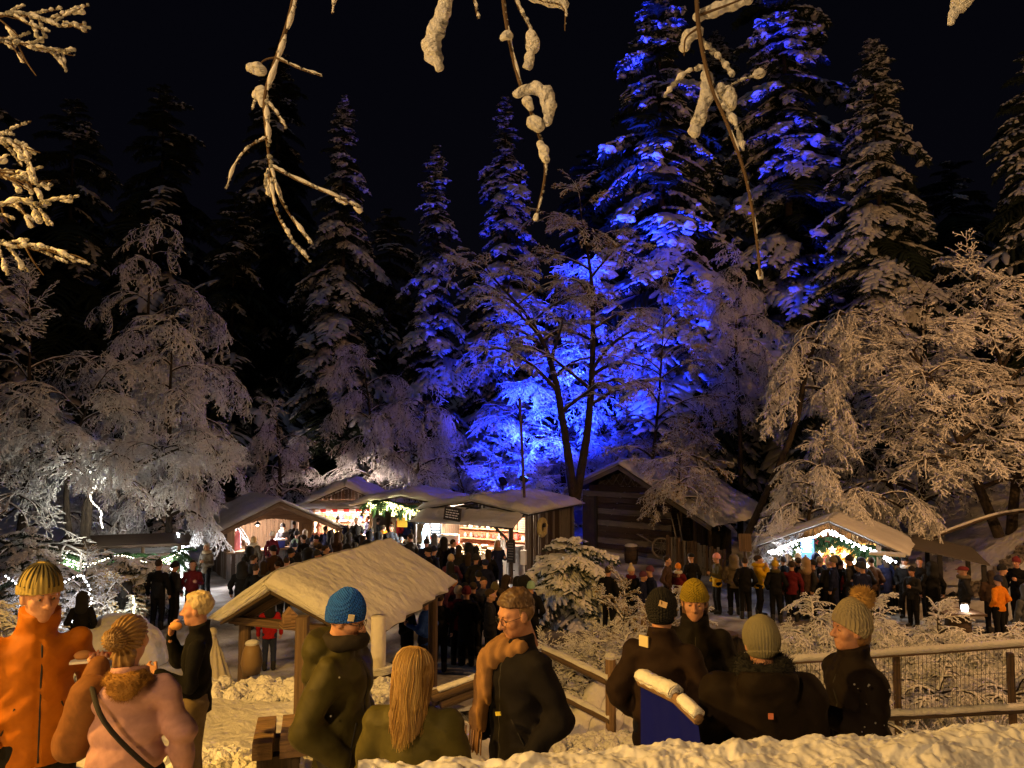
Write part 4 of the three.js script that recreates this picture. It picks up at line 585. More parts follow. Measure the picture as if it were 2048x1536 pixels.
// --- the old hut on the right
const H = { pos: at(1256, 1095, 33).setY(0.05), yaw: R(-40) };
{
  const t = thing('old_hut', 'old timber hut with long snow roof and lean to behind the wagon wheel', 'hut', H.pos, H.yaw), y0 = -0.1, L = -2.35, Rr = 2.1, top = (x) => x < 0 ? 3.75 + 0.42 * x : 3.75 - 0.55 * x, d = 5;
  boardWallH(t, [L, y0, 0], [Rr, y0, 0], 3.8, [M.woodDark, M.woodGrey, M.woodDark], { width: 0.26, name: 'gable_wall', cut: (y) => { const h = y + y0 + 0.1; return [clamp(((h - 3.75) / 0.42 - L) / (Rr - L), 0, 1), clamp(((3.75 - h) / 0.55 - L) / (Rr - L), 0, 1)]; } });
  boardWallH(t, [L, y0, -d], [L, y0, 0], 2.75, [M.woodGrey, M.woodDark], { width: 0.26 }); boardWallH(t, [Rr, y0, 0], [Rr, y0, -d], 2.5, M.woodDark, { width: 0.26 });
  roofHalf(t, [0, 3.85, -d - 0.4], [0, 3.85, 0.7], [L - 0.5, top(L - 0.5) + 0.1, -d - 0.4], [L - 0.5, top(L - 0.5) + 0.1, 0.7], M.woodDark, 0.24, 41, { rough: 0.2 }); roofHalf(t, [0, 3.85, -d - 0.4], [0, 3.85, 0.7], [4.2, top(4.2) + 0.1, -d - 0.4], [4.2, top(4.2) + 0.1, 0.7], M.woodDark, 0.26, 42, { rough: 0.25, over: 0.15, nv: 26 });
  const ve = grp('barge_board', t); for (const [a, b] of [[V(0, 3.78, 0.72), V(L - 0.5, top(L - 0.5) + 0.04, 0.72)], [V(0, 3.78, 0.72), V(4.2, top(4.2) + 0.04, 0.72)]]) mesh('board', new Buf().beam(a, b, 0.04, 0.16).build(), M.woodGrey, ve);
  const tr = grp('gable_lattice', t); for (let i = 0; i < 7; i++) for (const s of [-1, 1]) { const x = -1.25 + i * 0.38, h = Math.max(0.1, top(x) - 3.05); mesh('slat', new Buf().beam(V(x - s * 0.16, 3.0, 0.1), V(x + s * 0.16, 3.0 + Math.min(0.5, h), 0.1), 0.02, 0.06, V(0, 0, 1)).build(), M.woodGrey, tr); }
  const wi = grp('window', t); boxPart(wi, 'pane', 1.2, 1.95, 0.03, 0.44, 0.4, 0.02, M.black); for (const x of [0.98, 1.2, 1.42]) boxPart(wi, 'bar', x, 1.95, 0.05, 0.035, 0.44, 0.03, M.woodGrey); for (const y of [1.75, 1.95, 2.15]) boxPart(wi, 'bar', 1.2, y, 0.052, 0.48, 0.035, 0.026, M.woodGrey);
  boxPart(t, 'door_post', L + 0.75, 1.2, 0.06, 0.12, 2.5, 0.1, M.woodBlack); boxPart(t, 'door', L + 0.36, 1.15, 0.04, 0.66, 2.3, 0.05, M.woodDark);
  for (const [x, h] of [[2.7, 2.1], [3.3, 1.75], [3.95, 1.4]]) post(t, x, 0.3, y0, h, 0.07, M.woodDark, 'lean_to_post'); boardWall(t, [Rr, y0, -1.6], [4, y0, -1.6], (q) => 2.5 - 1.2 * q, M.woodBlack, { name: 'lean_to_wall', width: 0.2 });
  for (const [a, b] of [[[2.3, 1.9, 0.4], [3.1, -0.1, 1]], [[2.6, 1.95, 0.4], [3.35, -0.1, 1.1]]]) mesh('leaning_pole', new Buf().tube([V(...a), V(...b)], 0.035, 6).build(), M.woodGrey, t);
  // picket fence in front of the lean-to
  const A = at(1334, 1072, 29.6), B = at(1448, 1100, 27.6), pf = thing('picket_fence', 'weathered picket fence in front of the lean to of the old hut', 'fence', V(A.x, 0, A.z)); const n = 22, rr = rng(4);
  for (let i = 0; i < n; i++) { const p = A.clone().lerp(B, i / (n - 1)).sub(pf.position), g = ground(p.x + pf.position.x, p.z + pf.position.z), s = 0.05; p.y = g + 1.25 + 0.1 * rr() - 0.012 * i; const c = [V(p.x - s, g, p.z + 0.012), V(p.x + s, g, p.z + 0.012), V(p.x + s, g, p.z - 0.012), V(p.x - s, g, p.z - 0.012)], lean = (rr() - 0.5) * 0.06; const b = new Buf().hexa([...c, ...c.map((q) => q.clone().setY(p.y).add(V(lean, 0, 0)))]); b.to('picket', rr() < 0.5 ? M.woodGrey : M.wood, pf); }
  for (const y of [0.35, 0.95]) mesh('rail', new Buf().beam(V(0, y + 0.05, -0.05), B.clone().sub(A).setY(y - 0.15).add(V(0, 0, -0.05)), 0.04, 0.07).build(), M.woodDark, pf);
  // wagon wheel
  const w = thing('wagon_wheel', 'spoked wooden wagon wheel leaning at the end of the picket fence', 'wheel', at(1323, 1096, 30), R(-14)); w.rotation.x = -0.12; mesh('rim', new THREE.TorusGeometry(0.37, 0.045, 8, 40).scale(1, 1, 1.3), M.woodGrey, w); mesh('hub', new THREE.CylinderGeometry(0.085, 0.085, 0.18, 14).rotateX(Math.PI / 2), M.woodGrey, w); for (let i = 0; i < 12; i++) { const a = (i / 12) * 6.283; mesh('spoke', new Buf().tube([V(Math.cos(a) * 0.07, Math.sin(a) * 0.07, 0), V(Math.cos(a) * 0.35, Math.sin(a) * 0.35, 0)], 0.017, 6).build(), M.woodGrey, w); }
  const shaft = thing('cart_shaft', 'long pole lying from the barrel to the wagon wheel', 'pole', at(1275, 1068, 30.6)); mesh('pole', new Buf().tube([V(0, 0, 0), at(1322, 1096, 30).sub(shaft.position)], 0.03, 6).build(), M.woodGrey, shaft);
  const b = thing('rain_barrel', 'dark barrel with a snow lid before the old hut', 'barrel', at(1262, 1090, 31).setY(ground(4.9, -31)), 0); mesh('body', new THREE.LatheGeometry([[0, 0], [0.24, 0], [0.29, 0.35], [0.25, 0.7], [0, 0.7]].map((q) => new THREE.Vector2(...q)), 20), M.woodDark, b); for (const y of [0.14, 0.55]) mesh('hoop', new THREE.TorusGeometry(0.272, 0.012, 5, 24).rotateX(Math.PI / 2).translate(0, y, 0), M.iron, b); mesh('snow_cap', new THREE.SphereGeometry(0.27, 16, 8, 0, 6.3, 0, 1.57).scale(1, 0.4, 1).translate(0, 0.69, 0), M.snow, b);
  const sg = thing('notice_board', 'blank weathered board on a post behind the yellow jacket queue', 'sign', at(1490, 1085, 22.5), R(-5)); boxPart(sg, 'panel', 0, 0, 0, 0.36, 0.52, 0.04, M.wood); post(sg, 0, -0.05, -sg.position.y, 0.2, 0.045, M.woodDark);
}
// --- the star stall on the right
const S = { pos: at(1665, 1110, 23).setY(0), yaw: R(-30) };
{
  const t = thing('star_stall', 'stall full of golden stars and lights under a snowy gable at the right', 'stall', S.pos, S.yaw, 'market stalls'), w = 1.35, d = 3, eave = (x) => 2.5 - 0.42 * Math.abs(x);
  boardWall(t, [-w, 0, -d], [-w, 0, 0], () => eave(w), M.wood); boardWall(t, [w, 0, 0], [w, 0, -d], () => eave(w), M.woodGrey); boardWall(t, [w, 0, -d * 0.45], [-w, 0, -d * 0.45], (q) => eave(w - 2 * w * q), M.woodPale, { name: 'back_wall' }); boardWall(t, [-w, 0, 0.05], [w, 0, 0.05], () => 0.88, M.wood, { name: 'counter_front' }); boxPart(t, 'counter', 0, 0.92, 0.06, 2 * w, 0.06, 0.5, M.woodPale);
  for (const q of [-1, 1]) { roofHalf(t, [0, 2.56, -d - 0.3], [0, 2.56, 0.7], [q * 2.05, eave(2.05) + 0.06, -d - 0.3], [q * 2.05, eave(2.05) + 0.06, 0.7], M.woodDark, 0.12, 51 + q, { rough: 0.15, sag: 0.2, over: 0.04 }); boxPart(t, 'post', q * (w - 0.08), 1.2, 0.1, 0.13, 1.9, 0.13, M.woodPale); }
  boxPart(t, 'ledge_snow', 1.55, 1.82, 0.95, 0.9, 0.06, 0.5, M.snow, 0);
  const ar = []; for (let i = 0; i <= 8; i++) { const x = lerp(-w, w, i / 8); ar.push(V(x, 1.62 + 0.42 * Math.cos((x / w) * 1.45), -0.05)); }
  garland('green fir arch with red bows above the stars of the star stall', S.pos, S.yaw, ar, 0.42, 110, 31); const zig = []; for (let i = 0; i <= 10; i++) { const x = lerp(-1.75, 1.75, i / 10); zig.push(V(x, 2.36 - 0.42 * Math.abs(x) - 0.03 * Math.sin(i * 2), 0.76)); }
  fairyLights('icicle_lights', 'dense glaring white lights along the gable of the star stall', S.pos, S.yaw, zig, { n: 60, drop: 2, mat: glow(0.95, 0.97, 1, 26), big: 1.1, long: 1.3, lights: 5, color: [1, 0.95, 0.85], cd: 0.8, seed: 15 });
  const sh = new THREE.Shape(); for (let i = 0; i < 10; i++) { const a = (i / 10) * 6.283 + 0.31, q = i % 2 ? 0.045 : 0.11; i ? sh.lineTo(Math.cos(a) * q, Math.sin(a) * q) : sh.moveTo(Math.cos(a) * q, Math.sin(a) * q); } sh.closePath(); const starG = new THREE.ExtrudeGeometry(sh, { depth: 0.03, bevelEnabled: true, bevelSize: 0.008, bevelThickness: 0.012, bevelSegments: 1 });
  const stars = [[-1.0, 1.35, 0], [-0.95, 1.62, 0], [-0.35, 1.55, 0], [0.02, 1.72, 0], [0.35, 1.6, 0], [0.62, 1.4, 0], [0.95, 1.3, 0], [-0.05, 1.45, 0], [0.3, 1.3, 0], [-0.65, 1.5, 0]], pl = ['lowest at the left', 'upper left', 'left of the middle', 'topmost', 'right of the middle', 'between the right post and the middle', 'beside the right post', 'in the middle', 'below the middle', 'left, half way up'];
  stars.forEach((q, i) => { const o = thing('hanging_star', 'glowing pale star hanging in the star stall, ' + pl[i], 'star', W3(S, q[0], q[1], 0.12), S.yaw, 'stars in the star stall'); mesh('star', starG, glow(1, 0.86, 0.62, 7), o); post(o, 0, 0.015, 0.1, 2.0 - q[1], 0.004, M.black, 'cord'); });
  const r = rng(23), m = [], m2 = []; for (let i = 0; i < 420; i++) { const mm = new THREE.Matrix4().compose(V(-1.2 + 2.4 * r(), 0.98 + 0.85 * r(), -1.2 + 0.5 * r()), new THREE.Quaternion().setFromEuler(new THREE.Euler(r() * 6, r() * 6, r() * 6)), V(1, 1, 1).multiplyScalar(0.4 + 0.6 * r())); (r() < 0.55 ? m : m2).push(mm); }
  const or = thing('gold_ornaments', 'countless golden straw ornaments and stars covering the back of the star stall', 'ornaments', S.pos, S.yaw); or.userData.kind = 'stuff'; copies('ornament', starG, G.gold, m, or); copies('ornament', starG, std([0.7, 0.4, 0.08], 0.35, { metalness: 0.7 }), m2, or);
  [[-0.45, 1.93, 'left'], [-0.12, 2.02, 'right']].forEach(([x, y, n]) => { const o = thing('red_bow', 'red star shaped bow on the green fir arch, ' + n + ' one', 'bow', W3(S, x, y, 0.1), S.yaw, 'bows on the fir arch'); mesh('bow', starG, M.red, o); });
  const sc = thing('light_sign', 'blue lit sign with pale lines at the left post of the star stall', 'sign', at(1615, 1098, 22.7), S.yaw); boxPart(sc, 'panel', 0, 0, 0, 0.36, 0.58, 0.05, G.screen); const b = new Buf(); for (let i = 0; i < 5; i++) b.box(-0.02 + 0.015 * (i % 2), 0.2 - i * 0.07, 0.028, 0.2 + 0.06 * ((i * 7) % 3), 0.025, 0.006); b.to('lettering', glow(0.6, 0.95, 1, 6), sc); post(sc, 0, -0.04, -sc.position.y, -0.25, 0.03, M.iron); lamp(V(0.02, 0, 0.2), [0.25, 0.5, 1], 1.4, sc, 6);
  const bn = thing('red_banner', 'slanted orange red band across the front of the star stall', 'banner', S.pos, S.yaw); mesh('band', new Buf().beam(V(-0.2, 1.5, 0.3), V(0.42, 0.85, 0.45), 0.2, 0.02, V(0, 0.3, 1)).build(), std([0.8, 0.16, 0.08], 0.6), bn); mesh('hem', new Buf().beam(V(0.42, 0.85, 0.45), V(0.47, 0.8, 0.46), 0.2, 0.024, V(0, 0.3, 1)).build(), M.white, bn);
  [[-0.6, 1.75, -0.35], [0.6, 1.72, -0.35]].forEach(([x, y, z], i) => { const l = thing('warm_lamp', 'warm bulb hidden behind the fir arch of the star stall, ' + (i ? 'right' : 'left') + ' one', 'lamp', W3(S, x, y, z), S.yaw); mesh('bulb', new THREE.SphereGeometry(0.05, 10, 8), G.warm, l); mesh('socket', new THREE.CylinderGeometry(0.03, 0.03, 0.07, 10).translate(0, 0.07, 0), M.black, l); post(l, 0, 0, 0.1, 0.4, 0.006, M.black, 'cord'); lamp(V(0, -0.07, 0), [1, 0.6, 0.22], 5, l, 4); });
  // the dark lean-to canopy at its right
  const c = thing('canopy', 'dark grey canopy on posts right of the star stall', 'canopy', at(1885, 1110, 23.5).setY(0), R(-18)); mesh('cloth', new Buf().hexa([V(-1.05, 1.72, 0.7), V(1.1, 1.3, 0.7), V(1.1, 1.55, -1.3), V(-1.05, 2.0, -1.3), V(-1.05, 1.75, 0.7), V(1.1, 1.33, 0.7), V(1.1, 1.58, -1.3), V(-1.05, 2.03, -1.3)]).build(), std([0.09, 0.08, 0.075], 0.8), c); for (const [x, z, h] of [[-0.2, 0.6, 1.55], [0.95, 0.6, 1.3], [-0.2, -1.2, 1.85], [0.95, -1.2, 1.55]]) boxPart(c, 'post', x, h / 2, z, 0.12, h, 0.12, M.woodBlack);
}
// --- the small snow covered shelter in front
{
  const R1 = at(540, 1188, 11), R2 = at(788, 1108, 15), E1 = at(728, 1292, 10.7), E2 = at(900, 1180, 14.6), L1 = at(440, 1250, 11.3), t = thing('animal_shelter', 'low open shelter under a thick snow roof behind the man with the blue hat', 'shelter', V(-3, 0, -12.6)), o = t.position, q = (v) => v.clone().sub(o), L2 = L1.clone().add(R2).sub(R1);
  roofHalf(t, q(R2), q(R1), q(E2), q(E1), M.woodDark, 0.28, 61, { lip: 0.7, rough: 0.12, over: 0.14, nu: 84, nv: 40, sag: 0.7 }); roofHalf(t, q(R1), q(R2), q(L1), q(L2), M.woodDark, 0.28, 62, { lip: 0.7, rough: 0.12, over: 0.14, nu: 40, nv: 16, sag: 0.7 });
  const foot = (v) => ground(v.x, v.z), P = (v, name, mat, r = 0.09) => mesh(name, new Buf().tube([q(V(v.x, foot(v) - 0.1, v.z)), q(v)], r, 9).build(), mat, t);
  const fr = R1.clone().lerp(R2, 0.12), er = E1.clone().lerp(E2, 0.1).lerp(fr, 0.2), el = L1.clone().lerp(L2, 0.1).lerp(fr, 0.15); for (const v of [er, el, E1.clone().lerp(E2, 0.9).lerp(R2, 0.2), L1.clone().lerp(L2, 0.9).lerp(R2, 0.15)]) P(v.clone().add(V(0, -0.06, 0)), 'post', M.wood);
  mesh('tie_beam', new Buf().beam(q(el).add(V(-0.2, -0.06, 0.05)), q(er).add(V(0.1, -0.06, 0.05)), 0.12, 0.11).build(), M.wood, t); for (const [a, b] of [[fr, er], [fr, el]]) mesh('rafter', new Buf().beam(q(a).add(V(0, -0.07, 0)), q(b).add(V(0, -0.07, 0)), 0.1, 0.1).build(), M.wood, t);
  mesh('trough', new Buf().box(0.6, foot(V(-2.4, 0, -13)) + 0.3, -0.5, 1.2, 0.4, 0.5, 0.3).build(), M.woodDark, t);
  // snow wrapped post on the stone wall
  const sp = thing('stone_post', 'pale snow crusted round post standing on the stone wall', 'post', at(755, 1340, 10.4)); mesh('shaft', new Buf().tube([V(0, 0, 0), V(0.01, 0.3, 0), V(0, 0.72, 0)], (k) => 0.105 - 0.008 * k, 14).build(), std([0.62, 0.6, 0.6], 0.9, { bumpMap: T.snowBump, bumpScale: 0.02 }), sp); mesh('base', new THREE.CylinderGeometry(0.2, 0.22, 0.07, 16).translate(0, 0.02, 0), M.snow, sp);
  const h = thing('bird_house', 'tiny pale wooden bird house under the right side of the shelter gable', 'bird house', at(577, 1242, 10.6), 0.5); const s = new THREE.Shape(); s.moveTo(-0.09, 0); s.lineTo(0.09, 0); s.lineTo(0.09, 0.1); s.lineTo(0, 0.2); s.lineTo(-0.09, 0.1); mesh('box', new THREE.ExtrudeGeometry(s, { depth: 0.16, bevelEnabled: false }), M.woodPale, h); for (const k of [-1, 1]) mesh('roof', new Buf().beam(V(0, 0.215, 0.08), V(k * 0.13, 0.085, 0.08), 0.22, 0.02, V(-k, 1, 0)).build(), M.wood, h); boxPart(h, 'stand', 0, -0.03, 0.08, 0.24, 0.05, 0.24, M.woodPale);
  const dl = thing('clay_urn', 'snow topped stout clay urn under the shelter beside the front post', 'urn', at(503, 1347, 10.9), 0); mesh('body', new THREE.LatheGeometry([[0, 0], [0.12, 0], [0.15, 0.15], [0.13, 0.3], [0.09, 0.4], [0, 0.42]].map((k) => new THREE.Vector2(...k)), 16), std([0.2, 0.13, 0.06], 0.6), dl); mesh('snow_cap', new THREE.SphereGeometry(0.1, 12, 8).scale(1, 0.45, 1).translate(0, 0.42, 0), M.snow, dl);
  const bench = thing('split_log_bench', 'bench of two split log boards at the feet of the man with the blue hat', 'bench', at(560, 1472, 5.9), 0.25), bg = [[-0.11, 0.14], [0.11, 0.2]]; bg.forEach(([x, w]) => mesh('seat_board', new THREE.BoxGeometry(w, 0.12, 0.55, 1, 1, 1).translate(x, 0, 0), M.woodPale, bench)); for (const z of [-0.18, 0.18]) boxPart(bench, 'leg', 0, -0.26, z, 0.3, 0.4, 0.1, M.woodDark);
  const pw = thing('front_post', 'stout wooden post standing left of the olive parka', 'post', at(600, 1500, 8.2).setY(ground(-2.35, -8.2) - 0.1)); mesh('shaft', new Buf().box(0, 0.55, 0, 0.12, 1.2, 0.12).build(), M.wood, pw);
}
// --- stone wall, log rails, fences
{
  const wall = thing('stone_wall', 'low dry stone wall between the blue hat and the blond woman', 'stone wall', at(790, 1400, 10.2).setY(0.7)), r = rng(44), g = [0, 1, 2].map((s) => { const k = new THREE.IcosahedronGeometry(1, 1), P = k.attributes.position, v = V(); for (let i = 0; i < P.count; i++) { v.fromBufferAttribute(P, i).normalize(); v.multiplyScalar(1 + 0.25 * noise(v.x * 2 + s * 5, v.y * 2, v.z * 2)); P.setXYZ(i, clamp(v.x, -0.8, 0.8), clamp(v.y, -0.75, 0.75), v.z); } const b = new Buf().geo(k); const out = b.build().toNonIndexed(); out.computeVertexNormals(); return out; });
  const mats = [M.stone, std([0.2, 0.17, 0.15], 0.9), std([0.12, 0.11, 0.11], 0.9)]; for (let row = 0; row < 4; row++) for (let i = 0; i < 8; i++) { const m = mesh('stone', g[(row + i) % 3], mats[(row * 3 + i) % 3], wall); m.position.set(-0.75 + i * 0.27 + (row % 2) * 0.12 + 0.04 * r(), 0.12 + row * 0.2, 0.05 * r() - 0.03 * row); m.rotation.set(r() * 0.5, r() * 6, r() * 0.4); m.scale.set(0.17 + 0.03 * r(), 0.115, 0.17); }
  mesh('wall_snow', snowSlab(V(-0.9, 0.82, 0.15), V(1.5, 0.82, 0.15), V(1.5, 0.86, -0.4), V(-0.9, 0.86, -0.4), 0.08, 12, {}), M.snow, wall);
  const pl = thing('fire_log', 'snow dusted logs lying right of the blond woman', 'log pile', at(935, 1395, 9.8)); [[0, 0], [0.16, 0.02], [0.06, 0.13]].forEach(([x, y], i) => mesh('log', new Buf().tube([V(x - 0.5, y - 0.06, 0.1 * i), V(x + 0.35, y + 0.14, -0.35 + 0.1 * i)], 0.075, 10).build(), M.wood, pl)); mesh('log_snow', new Buf().tube([V(-0.36, 0.16, 0.2), V(0.05, 0.24, 0), V(0.4, 0.34, -0.18)], 0.06, 8, 0.6).build(), M.snow, pl);
  const F = at(1222, 1470, 11), rail = thing('log_fence', 'round log fence with snow on its rails behind the man with glasses', 'fence', F), rel = (px, py, d) => at(px, py, d).sub(F), logRail = (a, b, r0, name = 'rail') => { const log = mesh(name, new Buf().tube([a, a.clone().lerp(b, 0.5), b], r0, 9).build(), M.wood, rail), up = V(0, r0 * 0.75, 0), n = 14, pts = []; for (let i = 0; i <= n; i++) pts.push(a.clone().lerp(b, i / n).add(up).add(V(0, 0.012 * noise(i * 1.3, r0 * 9, a.x), 0))); mesh('rail_snow', new Buf().tube(pts, (t) => r0 * (0.88 + 0.16 * noise(t * 9, a.x, 2)), 8, 0.75).build(), M.snow, log); };
  mesh('post', new Buf().tube([V(0, -0.25, 0), V(0, 0.5, 0), V(0, 1.07, 0)], 0.075, 12).build(), M.woodPale, rail); mesh('post_cap', new THREE.SphereGeometry(0.083, 12, 8).scale(1, 0.75, 1).translate(0, 1.08, 0), M.snow, rail);
  logRail(rel(1217, 1362, 10.95), rel(1090, 1302, 12.6), 0.068); logRail(rel(1222, 1441, 10.95), rel(1090, 1375, 12.4), 0.06); logRail(rel(1230, 1332, 11.05), rel(1300, 1334, 11.3), 0.055);
  const wf = thing('wire_fence', 'wire mesh fence with snow capped top rail at the right', 'fence', at(1560, 1445, 10.8)), w0 = wf.position, rl = (px, py, d) => at(px, py, d).sub(w0), A = rl(1290, 1340, 11.2), B = rl(1560, 1326, 10.9), C = rl(2120, 1286, 11.3), A2 = rl(1290, 1450, 11.2), B2 = rl(1560, 1448, 10.9), C2 = rl(2120, 1418, 11.3);
  for (const [a, b] of [[A, B], [B, C]]) { const top = mesh('top_rail', new Buf().beam(a, b, 0.06, 0.045).build(), M.wood, wf), pts = []; for (let i = 0; i <= 24; i++) pts.push(a.clone().lerp(b, i / 24).add(V(0, 0.05 + 0.008 * noise(i * 2, a.x, 1), 0))); mesh('rail_snow', new Buf().tube(pts, (t) => 0.066 + 0.01 * noise(t * 20, a.x, 5), 7, 0.8).build(), M.snow, top); }
  for (const [a, b] of [[A2, B2], [B2, C2]]) { const low = mesh('bottom_rail', new Buf().beam(a, b, 0.06, 0.05).build(), M.woodDark, wf), pts = []; for (let i = 0; i <= 24; i++) pts.push(a.clone().lerp(b, i / 24).add(V(0, 0.07 + 0.015 * noise(i * 2, a.x, 4), 0))); mesh('rail_snow', new Buf().tube(pts, 0.062, 7, 0.8).build(), M.snow, low); }
  const wb = new Buf(); for (const [a, b, c, d] of [[A, B, A2, B2], [B, C, B2, C2]]) { const n = Math.round(a.distanceTo(b) / 0.065); for (let i = 0; i <= n; i++) { const p = a.clone().lerp(b, i / n), s = c.clone().lerp(d, i / n); wb.tube([s, p.clone().add(V(0, 0.11, 0))], 0.0035, 3, 1, false); } for (const k of [0.12, 0.36, 0.6, 0.84]) wb.tube([c.clone().lerp(a, k), d.clone().lerp(b, k)], 0.0035, 3, 1, false); } mesh('wire_mesh', wb.build(), M.iron, wf).userData.kind = 'stuff';
  for (const [px, d] of [[1566, 10.95], [2030, 11.3], [1800, 11.1]]) { const v = rl(px, 1400, d), y = ground(v.x + w0.x, v.z + w0.z) - w0.y; mesh('post', new Buf().box(v.x, y + 0.55, v.z - 0.07, 0.08, 1.25, 0.07).build(), M.wood, wf); }
  const st = thing('board_stack', 'tilted stack of snow covered boards behind the log fence post', 'boards', at(1230, 1415, 12)), bp = [-0.42, -0.2, 0, 0.22, 0.42]; bp.forEach((x, i) => { const bd = mesh('board', new Buf().beam(V(x - 0.25, -0.22 - 0.05 * i, 0.5), V(x + 0.3, 0.22 - 0.05 * i, -0.5), 0.2, 0.035).build(), M.wood, st); mesh('board_snow', snowSlab(V(x - 0.35, -0.2 - 0.05 * i, 0.5), V(x - 0.15, -0.2 - 0.05 * i, 0.5), V(x + 0.4, 0.24 - 0.05 * i, -0.5), V(x + 0.2, 0.24 - 0.05 * i, -0.5), 0.05, 70 + i, { nu: 8, nv: 20 }), M.snow, bd); });
  // handrail with blue tarpaulin in front of the man in the dark cap
  const hr = thing('hand_rail', 'short snow covered handrail sloping down in front of the dark knit hat', 'handrail', at(1290, 1372, 3.95)), a = at(1282, 1362, 4.05).sub(hr.position), b = at(1352, 1396, 3.75).sub(hr.position), c = at(1398, 1440, 3.6).sub(hr.position); mesh('rail', new Buf().tube([a, b, c], 0.028, 8).build(), M.woodPale, hr);
  const sn = []; for (let i = 0; i <= 12; i++) sn.push(a.clone().lerp(b, i / 12).add(V(0, 0.028 + 0.01 * noise(i, 2, 2), 0))); mesh('rail_snow', new Buf().tube(sn, (t) => 0.045 + 0.008 * noise(t * 9, 4, 1), 9, 0.8).build(), M.snow, hr); const sn2 = []; for (let i = 0; i <= 6; i++) sn2.push(b.clone().lerp(c, 0.25 + 0.75 * i / 6).add(V(0, 0.024, 0))); mesh('rail_snow', new Buf().tube(sn2, (t) => 0.036 + 0.006 * noise(t * 9, 7, 1), 9, 0.8).build(), M.snow, hr);
  const tp = thing('blue_tarpaulin', 'dark blue sheet hanging under the short snowy handrail', 'tarpaulin', hr.position.clone()), gb = new Buf(), nu = 24, nv = 22; for (let j = 0; j <= nv; j++) for (let i = 0; i <= nu; i++) { const u = i / nu, v = j / nv, p = u < 0.6 ? a.clone().lerp(b, u / 0.6) : b.clone().lerp(c, (u - 0.6) / 0.4); const bot = ground(p.x + hr.position.x, p.z + hr.position.z) - hr.position.y + 0.12; p.y = lerp(p.y - 0.02, bot, v); p.z += 0.03 * Math.sin(u * 14 + v) * v + 0.02 * noise(u * 5, v * 5, 1) - 0.02; p.x += 0.14 * v * (u - 0.1); gb.p.push(p.x, p.y, p.z); gb.uv.push(u, v); } for (let j = 0; j < nv; j++) for (let i = 0; i < nu; i++) { const k = j * (nu + 1) + i; gb.i.push(k, k + nu + 1, k + nu + 2, k, k + nu + 2, k + 1); } gb.to('sheet', new THREE.MeshPhysicalMaterial({ color: rgb(0.003, 0.006, 0.16), roughness: 0.6, specularIntensity: 0.25, side: THREE.DoubleSide }), tp);
}
